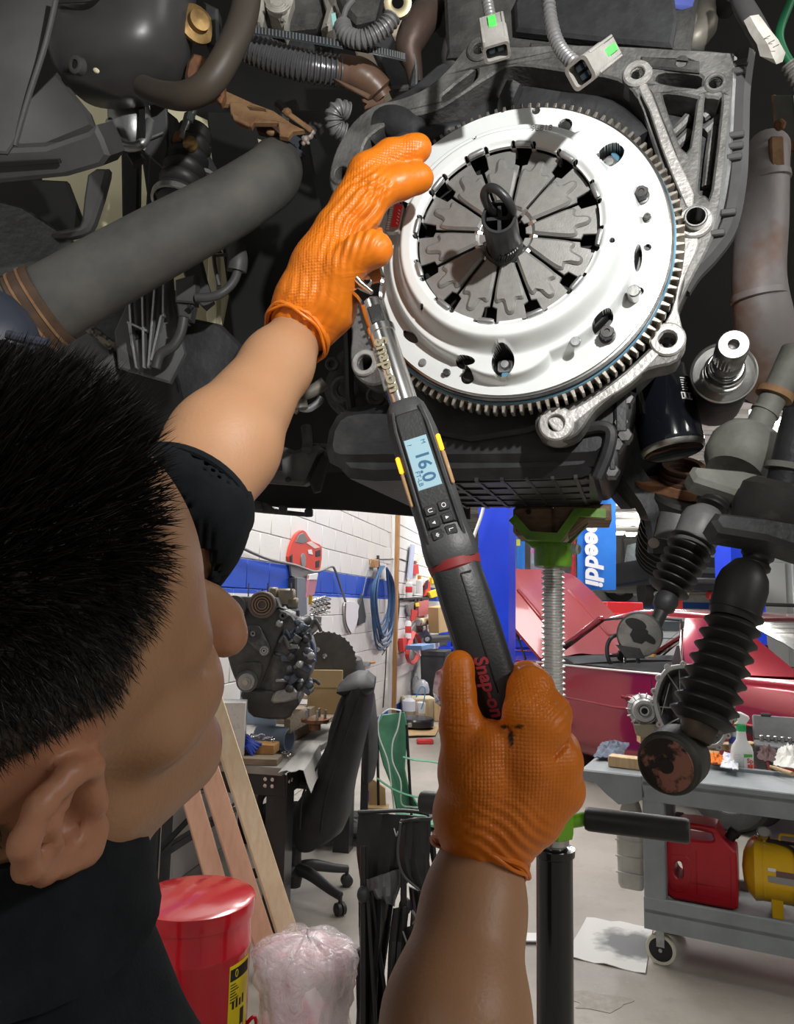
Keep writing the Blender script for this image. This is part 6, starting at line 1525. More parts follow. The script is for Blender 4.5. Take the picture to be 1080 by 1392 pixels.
# white car roofs / door at the far right
t = thing('door_panel','tall pale grey double door on the far right wall','door',at(1060,850,16))
p = at(1062,800,16);X = M.Translation((p.x,p.y,0))
m = MB();m.box((.3,.1,1.4),(1.9,.1,2.8),X,.01);m.build('door_frame',mat('pale_grey_door',(.62,.65,.66),.4),t)
for k in (-.25,.65):
    m = MB();m.box((k,.03,1.3),(.75,.05,2.5),X,.01);dp = m.build('door_leaf',mat('pale_door_leaf',(.70,.73,.74),.35),t)
    m = MB();m.box((k+.28,0,1.1),(.04,.06,.14),X,.01);m.build('door_handle',steel,dp)
t = thing('rail_pipe','thin dark rail in front of the pale door at right','rail',at(1060,824,12));m = MB();m.tube([at(1020,821,12),at(1110,824,12)],.03,8);m.build('rail',print_black,t)
t = thing('white_car','pale car roof just behind the red car','car',at(900,832,11.5));p = at(905,834,11.5)
X = M.Translation(p) @ M.Rotation(.15,4,'Z');sil = mat('silver_paint',(.55,.56,.57),.22,.3,coat=.5)
m = MB();m.loft([[X @ V((x,y*.8,z*k)) for y,z in ((-.75,-.35),(-.7,-.05),(-.45,.05),(.45,.05),(.7,-.05),(.75,-.35))] for x,k in ((-.85,1.),(-.55,1.),(.8,1.),(1.3,1.))]);m.build('roof',sil,t)
m = MB();m.loft([[X @ V((x,y*.85,z)) for y,z in ((-.78,-1.40),(-.85,-.8),(-.8,-.36),(.8,-.36),(.85,-.8),(.78,-1.40))] for x in (-1.5,-1.4,1.0,1.2)]);m.build('body',sil,t)
m = MB();m.box((0,-.60,-.16),(1.4,.03,.16),X,.01);m.build('window',mat('dark_glass',(0,0,0)),t)
for sx in (-1.0,.7):
    for sy in (-.6,.6):
        c = X @ V((sx,sy,-1.20));c.z = .31;m = MB();m.lathe([(.31,-.1),(.31,.1),(.2,.11),(.0001,.08)],c,X.to_3x3() @ V((0,1 if sy > 0 else -1,0)),24);m.build('wheel',black_rubber,t)
t = thing('tyre','dark tyre hung on the far wall right of the blue banner','tyre',at(843,792,25.6));m = MB()
m.ringlathe([(.30,-.12),(.50,-.14),(.54,-.10),(.54,.10),(.50,.14),(.30,.12)],at(843,797,25.5),-_f,30);m.build('tread',black_rubber,t);m = MB();m.lathe([(.30,-.02),(.30,.02),(.1,.05),(.0001,.05)],at(843,797,25.5),-_f,20);m.build('rim',zinc,t)
t = thing('conduit_pipe','thin grey conduit rising on the far wall','pipe',at(852,780,20));m = MB();q_ = at(853,770,25.4);m.tube([(q_.x,25.88,0),(q_.x,25.88,3.9)],.035,6);m.build('pipe',zinc,t)
t = thing('brown_post','narrow brown post on the far wall right of the red chest','post',at(871,800,19));m = MB();q_ = at(871,786,19);m.bar((q_.x,q_.y,0),q_,.09,.09);m.build('post',mat('brown_post',(.16,.11,.07),.6),t)
# ================================================================== pole jack under the oil pan
jg = mat('jack_green',(.15,.34,.02),.38,0,(.08,.21,.012),30,bump=.1,bscale=200,coat=.2)
pine = mat('pine_wood',(.66,.47,.27),.6,0,(.52,.34,.17),6,bump=.15,bscale=60,stretch=(8,8,.8))
old_wood = mat('weathered_wood',(.36,.29,.21),.75,0,(.22,.17,.12),9,bump=.35,bscale=70,stretch=(1,9,9))
block_wood = mat('dirty_block_wood',(.32,.215,.14),.75,0,(.17,.11,.07),14,bump=.4,bscale=90,stretch=(2,7,7))
JD = .93
jt = at(752,745,JD);jb = at(746,1392,JD+.06)
jb = V((jt.x+.0,jt.y+.0,0));JX = V((jt.x,jt.y,0))
zs = lambda py:hit(750,py,V((jt.x,jt.y,1)),V((0,-1,0))).z
t = thing('pole_jack','tall pole jack with green saddle, bright screw and black tube under the oil pan','jack',(jt.x,jt.y,0))
z_s0,z_s1,z_nut,z_tube = zs(770),zs(737),zs(1125),zs(1150)
m = MB();N_ = 900;prof = []
pitch = .0068;zt = z_s0+.01;zb_ = z_tube-.03;k = 0;z = zb_
while z < zt:prof += [(.0118,z),(.0118,z+pitch*.18),(.0146,z+pitch*.45),(.0146,z+pitch*.62),(.0118,z+pitch*.9)];z += pitch
m.lathe(prof,(jt.x,jt.y,0),(0,0,1),24);m.build('screw',mat('screw_steel',(.60,.59,.57),.32,.75),t)
m = MB();m.lathe([(.0001,0),(.0215,0),(.0215,z_tube),(.0225,z_tube),(.0225,z_tube+.008),(.0150,z_tube+.009),(.0001,z_tube+.009)],(jt.x,jt.y,.06),(0,0,1),40) if False else m.lathe([(.0001,.05),(.0215,.05),(.0215,z_tube-.012),(.0240,z_tube-.010),(.0245,z_tube-.002),(.0150,z_tube)],(jt.x,jt.y,0),(0,0,1),40);m.build('tube',mat('gloss_black_tube',(.010,.010,.011),.18,coat=.4),t)
m = MB();m.lathe([(.0001,0),(.16,0),(.16,.012),(.05,.03),(.03,.06),(.0001,.06)],(jt.x,jt.y,0),(0,0,1),8);m.build('foot',print_black,t)
m = MB();m.lathe([(.0152,z_tube+.002),(.0175,z_tube+.003),(.0175,z_tube+.010),(.0152,z_tube+.011)],(jt.x,jt.y,0),(0,0,1),24);m.build('thrust_washer',steel,t)
m = MB();m.lathe([(.0150,z_tube+.010),(.0220,z_tube+.011),(.0235,z_tube+.018),(.0235,z_tube+.036),(.0205,z_tube+.046),(.0150,z_tube+.046)],(jt.x,jt.y,0),(0,0,1),6);m.build('nut',mat('jack_bright_green',(.16,.42,.01),.35,coat=.3),t)
zh = z_tube+.028
for s_,px0,px1,py1 in ((1,797,938,1130),(-1,700,573,1090)):
    a = hit(px0,1113 if s_ > 0 else 1100,JX,V((0,-1,0)));b_ = hit(px1,py1,JX+V((0,-.05*s_,0)),V((0,-1,0)))
    c0 = V((jt.x+.015*s_,jt.y,zh));m = MB();m.tube([c0,a],.0082,12);m.build('handle_rod',mat('jack_bright_green',(0,0,0)),t)
    m = MB();m.tube([a,a.lerp(b_,.03),a.lerp(b_,.97),b_],[.0125,.0138,.0138,.0122],18);m.build('grip',black_rubber,t)
m = MB();m.lathe([(.0150,z_s0-.002),(.0225,z_s0),(.0235,z_s0+.004),(.0235,z_s1-.002),(.0150,z_s1)],(jt.x,jt.y,0),(0,0,1),32);m.build('saddle_socket',jg,t)
m = MB();p = V((jt.x+.022,jt.y-.010,(z_s0+z_s1)/2+.006));m.lathe([(.007,0),(.007,.008),(.005,.010),(.0001,.010)],p,V((.75,-.65,0)),6);m.build('set_screw',zinc,t)
# bent saddle plate: a V tray, front lip
sx = epx(1)*0+.063
SX = M.Translation((jt.x+.006,jt.y,z_s1)) @ M.Rotation(math.radians(-14),4,'Z')
prof = [(-.064,.026),(-.040,.004),(.004,.002),(.030,.032),(.070,.030)]
G = [[SX @ V((x,y,z)) for x,z in prof] for y in (-.050,.050)]
G = [[SX @ V((x*(1 if abs(y) < .04 else .82),y,z)) for x,z in prof] for y in (-.052,-.040,.040,.052)]
m = MB();m.sheet(G,.011);m.build('saddle_plate',jg,t)
m = MB();m.prism([(-.040,-.004),(.004,-.006),(.012,-.012),(-.03,-.012)],-.02,.02,SX @ fr((0,0,.004),(1,0,0),(0,-1,0)),(),.001);m.build('saddle_rib',jg,t)
m = MB();m.prism([(.012,-.008),(.040,.026),(.012,.0)],-.004,.004,SX @ fr((0,.0,.0),(1,0,0),(0,-1,0)));m.build('saddle_gusset',jg,t)
t = thing('wood_block','worn wooden block wedged between the green saddle and the oil pan','wood block',(jt.x,jt.y,z_s1+.01))
WX = M.Translation((jt.x+.010,jt.y+.006,z_s1+.0235)) @ M.Rotation(math.radians(-14),4,'Z')
m = MB();m.box((-.030,0,0),(.050,.09,.036),WX,.004);m.build('end_half',block_wood,t)
m = MB();m.prism([(-.006,-.016),(.014,-.016),(.034,.0),(.062,.0),(.062,.020),(-.006,.019)],-.045,.045,WX @ fr((0,0,0),(1,0,0),(0,-1,0)),(),.003);m.build('split_half',block_wood,t)
m = MB();m.lathe([(.0035,0),(.0035,.0006),(.0001,.0006)],WX @ V((-.036,-.0452,.011)),(0,-1,0),10);m.build('knot',black_gap,t)
# ================================================================== floor pad
t = thing('absorbent_pad','white absorbent pad with a grey oil stain on the floor','pad',floor_at(840,1290))
padm = bpy.data.materials.new('pad_cloth');padm.use_nodes = True
def _pad(m,c):
    nt = m.node_tree;N = nt.nodes;L = nt.links;b = N['Principled BSDF'];b.inputs['Roughness'].default_value = .9
    g = N.new('ShaderNodeNewGeometry');d = N.new('ShaderNodeVectorMath');d.operation = 'DISTANCE';d.inputs[1].default_value = c;L.new(g.outputs['Position'],d.inputs[0])
    n = N.new('ShaderNodeTexNoise');n.inputs['Scale'].default_value = 14;n.inputs['Detail'].default_value = 5;L.new(g.outputs['Position'],n.inputs[0])
    a = N.new('ShaderNodeMath');a.operation = 'MULTIPLY_ADD';a.inputs[1].default_value = .18;L.new(n.outputs['Fac'],a.inputs[0]);L.new(d.outputs['Value'],a.inputs[2])
    r = N.new('ShaderNodeMapRange');r.inputs[1].default_value = .19;r.inputs[2].default_value = .26;L.new(a.outputs[0],r.inputs[0])
    mx = N.new('ShaderNodeMix');mx.data_type = 'RGBA';mx.inputs[6].default_value = (.24,.24,.25,1);mx.inputs[7].default_value = (.74,.73,.71,1);L.new(r.outputs[0],mx.inputs[0]);L.new(mx.outputs[2],b.inputs['Base Color'])
_pad(padm,floor_at(858,1286))
q = [floor_at(*p) for p in ((769,1301),(878,1325),(888,1262),(798,1248))]
G = [[q[0].lerp(q[1],i/8).lerp(q[3].lerp(q[2],i/8),j/6)+V((0,0,.004+.003*math.sin(i*1.7+j)+.004*(i == 4))) for j in range(7)] for i in range(9)]
m = MB();m.sheet(G,.003);m.build('sheet',padm,t)
t = thing('floor_patch','worn flaked patch in the concrete below the pad','stain',floor_at(810,1360))
m = MB();q = floor_at(812,1362);m.prism([(.11*math.cos(a)*(1+.25*math.sin(a*3+1)+.12*math.sin(a*7)),.07*math.sin(a)*(1+.2*math.sin(a*4))) for a in [2*PI*k/40 for k in range(40)]],0,.002,M.Translation(q));m.build('patch',mat('worn_concrete',(.28,.255,.225),.5,0,(.36,.33,.29),30),t)
# ================================================================== grey utility cart
cg = mat('cart_grey',(.27,.30,.315),.48,0,(.22,.245,.255),6,bump=.12,bscale=300)
ZT,ZB = .775,.235
P0 = hit(905,1266,V((0,0,.155)),V((0,0,1)));P1 = hit(1080,1302,V((0,0,.155)),V((0,0,1)))
CU = (P1-P0).normalized();CV = V((-CU.y,CU.x,0));P0.z = 0;P0 = P0-CU*.085
CX = M(((CU.x,CV.x,0,P0.x),(CU.y,CV.y,0,P0.y),(0,0,1,0),(0,0,0,1)))
t = cart = thing('utility_cart','grey plastic utility cart with two trays, loaded with parts','cart',P0)
Wc,Lc = .44,1.16
def cbox(x0,x1,y0,y1,z0,z1,b=.006):m = MB();m.box(((x0+x1)/2,(y0+y1)/2,(z0+z1)/2),(x1-x0,y1-y0,z1-z0),CX,b);return m
def tray(x0,zt,zf,nm):
    m = MB();m.box(((x0+Lc)/2,Wc/2,zf-.012),(Lc-x0,Wc,.024),CX,.005)
    o = [(x0,0),(Lc,0),(Lc,Wc),(x0,Wc)];h = [(x0+.022,.022),(Lc-.022,.022),(Lc-.022,Wc-.022),(x0+.022,Wc-.022)]
    m.prism(o,zf-.085,zt,CX,(h,),.004);return m.build(nm,cg,t)
tray(0,ZT,ZT-.018,'top_tray');tray(0,ZB+.045,ZB,'bottom_tray')
for x,y in ((.045,.040),(.045,Wc-.04),(Lc-.045,.04),(Lc-.045,Wc-.04)):
    m = MB();m.prism(rrect(.090,.078,.014),ZB-.02,ZT-.05,CX @ M.Translation((x,y,0)),(),.002);m.build('post',cg,t)
m = MB();m.prism([(-.27,-.012),(-.245,-.002),(0,0),(.02,-.09),(-.03,-.12),(-.10,-.135),(-.15,-.10),(-.20,-.055),(-.265,-.045)],-.0,Wc,CX @ fr((0,Wc,ZT),(1,0,0),(0,-1,0)),(),.006);m.build('handle_end',cg,t)
for x,y,ang in ((.05,.05,.5),(.05,Wc-.05,.3),(Lc-.06,.05,.4)):
    c = CX @ V((x+.01,y,.0));r = .062;d = (CU*math.cos(ang+1.1)-CV*math.sin(ang+1.1)*1.0).normalized();c2 = c+V((0,0,r))
    m = MB();m.ringlathe([(r*.78,-.014),(r*.97,-.014),(r,-.009),(r,.009),(r*.97,.014),(r*.78,.014)],c2,d,32);w = m.build('caster_wheel',mat('caster_cream',(.56,.54,.44),.45),t)
    m = MB();m.lathe([(r*.78,-.010),(r*.78,.010),(.02,.013),(.0001,.013)],c2,d,28);m.lathe([(.0001,-.013),(.02,-.013),(r*.78,-.010),(r*.78,-.008)],c2,d,28);m.build('wheel_disc',print_black,w)
    for s_ in (-1,1):
        m = MB();m.bar(c2+d*.019*s_+V((0,0,.012)),c2+d*.017*s_+V((0,0,.105)),.034,.003,d,.001);m.build('fork',zinc,w)
    m = MB();m.lathe([(.008,-.023),(.008,.023)],c2,d,8);m.box(tuple(c2+V((0,0,.105))),(.07,.07,.012));m.build('axle_bolt',zinc,w,kind='stuff')
# red fuel can
can_red = mat('fuel_can_red',(.50,.018,.028),.32,0,(.44,.012,.022),6,bump=.05,bscale=80)
b0 = hit(905,1238,CX @ V((0,.12,ZB)),CV);b0 = CX @ V((.065,.17,ZB))
t = thing('fuel_can','red plastic fuel can with two grip openings and black cap on the lower tray','fuel can',b0)
CXc = CX @ M.Translation((.080,.20,ZB+.010)) @ fr((0,0,0),(1,0,0),(0,-1,0)) @ M.Diagonal((.82,.88,.8,1))
o = [(0,.03),(.012,.008),(.03,0),(.17,0),(.315,0),(.333,.008),(.345,.03),(.345,.245),(.330,.275),(.285,.315),(.255,.355),(.235,.370),(.10,.372),(.06,.360),(.04,.335),(.0,.25)]
o = [(q.x,q.y) for q in cr([V((*p,0)) for p in o],3,True)]
h1 = [(q.x,q.y) for q in cr([V((*p,0)) for p in ((.085,.318),(.12,.345),(.21,.345),(.232,.325),(.225,.300),(.10,.295))],3,True)]
h2 = [(q.x,q.y) for q in cr([V((*p,0)) for p in ((.035,.125),(.048,.175),(.075,.178),(.082,.12),(.06,.098))],3,True)]
m = MB();m.prism(o,-.10,.09,CXc,(h1,h2),.009);m.build('body',can_red,t)
m = MB();m.prism([(q.x,q.y) for q in cr([V((*p,0)) for p in ((.010,.06),(.015,.19),(.05,.215),(.115,.205),(.125,.12),(.10,.05),(.05,.035))],3,True)],.075,.093,CXc,(h2,),.005);m.build('grip_surround',can_red,t)
m = MB();m.tube([CXc @ V((*p,.089)) for p in ((.15,.245),(.15,.045),(.315,.045),(.315,.245))],.003,6);m.build('panel_line',can_red,t)
m = MB();D = (CXc.to_3x3() @ V((.62,.78,0))).normalized();m.lathe([(.022,-.01),(.022,.012),(.026,.013),(.026,.034),(.020,.038),(.0001,.038)],CXc @ V((.315,.315,0)),D,20);m.build('cap',print_black,t)
# yellow air tank
yel = mat('tank_yellow',(.78,.46,.012),.3,0,(.70,.40,.010),5,coat=.3)
tc_ = CX @ V((.43,.22,ZB+.170))
t = thing('air_tank','yellow portable air tank with gauge and black hose on the lower tray','air tank',CX @ V((.55,.22,ZB)))
r = .125;m = MB();m.lathe([(.0001,-.052),(.06,-.045),(.105,-.025),(.13,.0),(r,.03),(r,.50),(.12,.55),(.0001,.58)],tc_,CU,40);m.build('tank',yel,t)
m = MB();m.ringlathe([(r*.985,.028),(r*1.01,.030),(r*1.01,.036),(r*.985,.038)],tc_,CU,40);m.build('weld_ring',yel,t)
for x in (.08,.40):
    for y in (-.08,.08):
        m = MB();m.box((.43+x,.22+y,ZB+.049),(.045,.012,.09),CX,.003);m.build('leg',yel,t)
def tank_pt(h,a,rr=None):rr = rr or r*1.006;return tc_+CU*h+(-CV*math.cos(a)+V((0,0,1))*math.sin(a))*rr
m = MB();m.sheet([[tank_pt(.08+.10*i,a) for a in (.28,.12,-.04)] for i in range(5)],.001);lb = m.build('label_band',mat('label_brown',(.16,.09,.09),.5),t)
m = MB();m.sheet([[tank_pt(.05+.11*i,a,r*1.009) for a in (.10,-.02,-.10)] for i in range(5)],.001);m.build('label_field',mat('label_grey',(.30,.29,.28),.5),lb)
m = MB();m.sheet([[tank_pt(.05+.03*i,a,r*1.012) for a in (.34,.24)] for i in range(2)],.001);m.build('label_corner',print_white,lb)
g0 = tank_pt(.04,1.35);m = MB();m.tube([g0-V((0,0,.02)),g0+V((0,0,.022))],.012,10);m.build('valve',brass,t)
gd = (-CV*.6+V((0,0,.8))).normalized();m = MB();m.lathe([(.0001,-.012),(.026,-.012),(.028,.004),(.0285,.010),(.024,.011),(.024,.008),(.0001,.008)],g0+V((0,0,.030)),gd,26);ga = m.build('gauge',chrome,t)
m = MB();m.lathe([(.023,0),(.023,.001),(.0001,.001)],g0+V((0,0,.030))+gd*.0082,gd,22);m.build('gauge_face',print_white,ga)
m = MB();m.tube([g0+V((0,0,.0))-CU*.03,g0-CU*.05+V((0,0,.004))],.006,8);m.build('shutoff',mat('lift_red',(0,0,0)),t)
m = MB();m.tube(cr([tank_pt(.05,1.3,r*1.05),tank_pt(.10,1.25,r*1.05),tank_pt(.15,1.0,r*1.06),tank_pt(.165,.4,r*1.10),tank_pt(.175,-.2,r*1.16),tank_pt(.17,-.75,r*1.2),tank_pt(.165,-1.0,r*1.28)],6),.0062,10);m.build('hose',cable_black,t)
m = MB();m.tube([tank_pt(.165,-.98,r*1.26),tank_pt(.164,-1.15,r*1.33)],.009,10);m.build('hose_chuck',chrome,t)
m = MB();m.tube(cr([tank_pt(.10,1.28,r*1.02),tank_pt(.10,1.38,r*1.24),tank_pt(.14,1.42,r*1.28),tank_pt(.4,1.42,r*1.26),tank_pt(.6,1.4,r*1.2)],5),.006,8);m.build('carry_handle',yel,t)
m = MB();m.tube([tank_pt(.06,1.30,r*1.07),tank_pt(.5,1.28,r*1.07)],.007,8);m.build('hose_run',cable_black,t)
# things on the top tray
ZS = ZT-.0165
def ct(px,py,z=ZS):return hit(px,py,V((0,0,z)),V((0,0,1)))
def cl(px,py):q = CX.inverted() @ ct(px,py);return q.x,q.y
def wood(lab,px,py,L,w_,h,ang=0.,mm=None,z=ZS,name='wood_block'):
    p = ct(px,py,z);X = M.Translation(p) @ M.Rotation(math.atan2(CU.y,CU.x)+ang,4,'Z');m = MB();m.box((0,0,h/2),(L,w_,h),X,.003);return m.build(name,mm or pine,None,lab,'wood block')
wood('short pine block at the left front corner of the cart',852,1043,.15,.07,.048,-.05,None,ZT+.001)
wood('pine board lying under the right side of the gearbox housing',990,1018,.36,.07,.030,.75)
wood('pine offcut standing behind the left side of the gearbox housing',880,1010,.09,.09,.06,.4)
wood('pine board crossing under the gearbox housing',935,1026,.30,.07,.030,-.12)
# bell housing with gearbox
gc = ct(938,1018);gz = at(940,955,(gc-CAM).dot(_f)-.02)
t = thing('gearbox_housing','aluminium gearbox bell housing with open ribbed inside standing on the cart','gearbox',gc)
nb = (CAM-gz);nb.z *= .35;nb.normalize();nb = (nb+V((.12,0,0))).normalized();gx = V((0,0,1)).cross(nb).normalized();GX = fr(gz,gx,nb)
GI = GX.inverted();dg_ = (gz-CAM).dot(_f)
def gp(px,py):q = GI @ hit(px,py,gz,nb);return (q.x,q.y)
bo = [(908,907),(930,903),(955,905),(975,915),(990,930),(997,950),(998,975),(990,1000),(978,1016),(960,1016),(935,1012),(912,1004),(897,985),(888,955),(890,940),(896,922)]
def scl(ps,k,cx=944,cy=960):return [(cx+(x-cx)*k,cy+(y-cy)*k) for x,y in ps]
def sm2(ps,k=3):return [(q.x,q.y) for q in cr([V((*gp(*p),0)) for p in ps],k,True)]
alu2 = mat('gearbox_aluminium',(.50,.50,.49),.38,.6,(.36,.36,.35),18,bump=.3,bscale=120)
m = MB();m.prism(sm2(bo),-.03,0,GX,(sm2(scl(bo,.90)),),.003);m.build('flange_rim',alu2,t)
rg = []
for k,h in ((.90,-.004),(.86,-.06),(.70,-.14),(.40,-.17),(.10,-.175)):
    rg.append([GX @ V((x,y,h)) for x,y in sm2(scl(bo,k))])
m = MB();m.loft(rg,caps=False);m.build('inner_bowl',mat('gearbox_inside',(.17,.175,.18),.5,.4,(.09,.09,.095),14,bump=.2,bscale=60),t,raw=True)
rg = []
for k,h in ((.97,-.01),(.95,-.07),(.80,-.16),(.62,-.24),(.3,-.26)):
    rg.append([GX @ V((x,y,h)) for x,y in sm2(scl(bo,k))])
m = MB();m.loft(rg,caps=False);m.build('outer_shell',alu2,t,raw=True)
for k,p in enumerate(bo):
    if k in (2,3,4):continue
    x,y = gp(*p);m = MB();m.ringlathe([(.0065,-.02),(.017,-.02),(.017,.002),(.0065,.002)],GX @ V((x,y,0)),nb,16);m.build('flange_ear',alu2,t)
cx_,cy_ = gp(940,962)
for (a,b) in (((908,915),(935,955)),((925,905),(928,990)),((896,962),(935,965)),((902,990),(940,970)),((935,968),(990,958)),((940,975),(982,1005)),((945,955),(988,930)),((930,975),(945,1012)),((952,950),(960,908)),((912,930),(900,975)),((950,985),(992,985))):
    p,q = gp(*a),gp(*b);m = MB();m.bar(GX @ V((*p,-.06)),GX @ V((*q,-.10)),.006,.06,nb,.002);m.build('inner_rib',alu2,t)
for (px,py,r_,h) in ((965,955,.020,-.06),(960,975,.026,-.08),(975,940,.014,-.05)):
    m = MB();m.ringlathe([(r_*.5,-.05),(r_,-.05),(r_,.02),(r_*.8,.024),(r_*.5,.02)],GX @ V((*gp(px,py),h)),nb,20);m.build('inner_boss',alu2,t)
# side nose with bearing bore and fins on the left
nx_ = gp(877,967);m = MB();m.ringlathe([(.030,-.03),(.068,-.04),(.066,.0),(.056,.016),(.040,.018),(.036,.008),(.030,.006)],GX @ V((*nx_,-.03)),nb,32);m.build('side_bore',alu2,t)
m = MB();m.lathe([(.030,0),(.029,.002),(.0001,.002)],GX @ V((*nx_,-.03)),nb,24);m.build('bore_dark',black_gap,t);m = MB();m.ringlathe([(.017,0),(.026,0),(.026,.010),(.017,.010)],GX @ V((*nx_,-.024)),nb,24);m.build('bearing',steel,t)
for k in range(10):
    a = 1.4+k*.42;c,s_ = math.cos(a),math.sin(a);m = MB();m.bar(GX @ V((nx_[0]+c*.060,nx_[1]+s_*.060,-.04)),GX @ V((nx_[0]+c*.092,nx_[1]+s_*.092,-.06)),.006,.03,nb,.002);m.build('fin',alu2,t)
m = MB();m.lathe([(.085,-.12),(.085,-.05),(.07,-.035),(.0001,-.035)],GX @ V((*nx_,-.0)),nb,28);m.build('side_case',alu2,t)
m = MB();m.prism(sm2([(862,985),(895,985),(905,1010),(885,1006),(866,1000)],1),-.12,-.02,GX,(),.004);m.build('lower_case',mat('case_drab',(.25,.225,.165),.55,.3),t)
for p in ((1000,905),(1002,938),(1000,960)):
    x,y = gp(*p);m = MB();m.lathe([(.017,-.06),(.017,0),(.012,.006),(.0001,.006)],GX @ V((x,y,-.06)),nb+gx*.4,14);m.build('side_stud',alu2 if p[1] < 910 else zinc,t)
x,y = gp(990,922);m = MB();m.ell((0,0,0),(.034,.030,.030),GX @ M.Translation((x,y,-.07)),16,10);m.build('top_boss',chrome,t)
# rag, gloves, bottle, spray can, socket case
def rag(lab,ps,mm,h=.05,cat='rag',seed=1,name='rag'):
    rr = random.Random(seed);q = [ct(*p,ZT+.003) for p in ps];n = 12
    G = [[q[0].lerp(q[1],i/n).lerp(q[3].lerp(q[2],i/n),j/n)+V((rr.uniform(-.006,.006),rr.uniform(-.006,.006),.008+h*(math.sin(PI*i/n)*math.sin(PI*j/n))*(.55+.45*math.sin(i*1.9+seed)*math.cos(j*1.5))+rr.uniform(0,.007))) for j in range(n+1)] for i in range(n+1)]
    m = MB();m.sheet(G,.004);return m.build(name,mm,None,lab,cat,sharp=70)
rag('crumpled blue grey rag at the left end of the cart',((808,1033),(846,1034),(856,1013),(818,1012)),mat('rag_blue',(.15,.19,.27),.9,0,(.07,.075,.09),30),.055,seed=2)
rag('dark folded cloth beside the pine block on the cart',((872,1036),(892,1038),(895,1022),(876,1020)),mat('rag_dark',(.07,.065,.07),.85,0,(.30,.18,.13),26,.58,.66),.03,seed=5)
rag('small orange cloth beside the spray bottle',((962,1040),(984,1042),(982,1030),(964,1029)),mat('rag_orange',(.78,.20,.02),.8),.035,seed=8)
rag('white paper towel with blue print beside the spray bottle',((980,1046),(1004,1050),(1002,1028),(984,1026)),mat('towel_white',(.72,.74,.80),.85,0,(.35,.42,.70),24,.56,.62),.02,'towel',seed=4)
p = ct(1010,1046);t = thing('spray_bottle','white spray bottle with green collar and red lettered label on the cart','bottle',p);q_ = (CAM-p);q_.z = 0;q_.normalize();sd = V((0,0,1)).cross(q_)
BXm = M(((sd.x,-q_.x,0,p.x),(sd.y,-q_.y,0,p.y),(0,0,1,p.z),(0,0,0,1)))
wp = mat('bottle_white',(.80,.80,.78),.3)
m = MB();rg = []
for z,a,b in ((0,.044,.026),(.005,.048,.030),(.082,.049,.031),(.105,.044,.028),(.135,.024,.022),(.165,.0205,.0205),(.178,.019,.019)):
    rg.append([BXm @ V((a*math.copysign(abs(math.cos(u))**.7,math.cos(u)),b*math.copysign(abs(math.sin(u))**.7,math.sin(u)),z)) for u in [2*PI*k/28 for k in range(28)]])
m.loft(rg);m.build('bottle',wp,t)
m = MB();m.lathe([(.0215,.176),(.0215,.205),(.015,.208),(.0001,.208)],p,(0,0,1),24);m.build('collar',mat('collar_green',(.03,.42,.12),.4),t)
m = MB();m.prism([(-.030,.208),(-.018,.206),(.016,.206),(.026,.216),(.038,.236),(.034,.245),(.0,.262),(-.034,.262),(-.036,.246),(-.018,.236),(-.014,.222)],-.014,.014,BXm @ fr((0,0,0),(1,0,0),(0,-1,0)),(),.004);m.build('sprayer_head',wp,t)
m = MB();m.prism([(-.022,.205),(-.014,.236),(-.020,.238),(-.032,.20)],-.006,.006,BXm @ fr((0,0,0),(1,0,0),(0,-1,0)),(),.001);m.build('trigger',mat('trigger_green',(.08,.45,.18),.4),t)
LX = BXm @ fr((0,-.0318,.0),(1,0,0),(0,-1,0))
m = MB();m.prism([(.006,.004),(.045,.004),(.045,.080),(.006,.080)],0,.0006,LX);lb = m.build('label',mat('label_pale',(.74,.76,.72),.5),t)
m = MB();m.prism([(.008,.060),(.044,.066),(.044,.078),(.008,.076)],.0006,.0012,LX);m.build('label_green',mat('label_green',(.10,.42,.08),.5),lb)
m = MB();m.prism([(.022,.004),(.045,.004),(.045,.034),(.022,.030)],.0006,.0012,LX);m.build('label_red',mat('label_red_field',(.75,.16,.10),.5),lb)
lr = mat('label_letter_red',(.70,.03,.03),.5)
txt('Sp',.028,LX @ M.Translation((.033,.047,.0014)),lr,lb,'label_lettering',.0003,bold=.0006);txt('N',.026,LX @ M.Translation((.033,.018,.0016)),lr,lb,'label_lettering',.0003,bold=.0006)
m = MB()
for k in range(9):m.box((-.020,.012+k*.0075,.0004),(.038-.006*(k % 3),.0014,.0004),LX,0)
m.build('label_small_print',mat('small_print',(.45,.46,.47),.6),lb)
p = ct(1000,1022);t = thing('spray_can','red capped spray can behind the white spray bottle','spray can',p)
m = MB();m.lathe([(.0001,0),(.028,0),(.030,.004),(.030,.13),(.026,.14),(.0001,.14)],p,(0,0,1),26);m.build('can_body',mat('can_body',(.62,.65,.72),.3,.3),t)
m = MB();m.lathe([(.0303,.045),(.0306,.046),(.0306,.08),(.0303,.081)],p,(0,0,1),26);m.build('can_band',mat('can_blue',(.08,.14,.60),.4),t)
m = MB();m.lathe([(.029,.138),(.029,.185),(.026,.195),(.0001,.196)],p,(0,0,1),26);m.build('can_cap',mat('cap_red',(.80,.03,.02),.35),t)
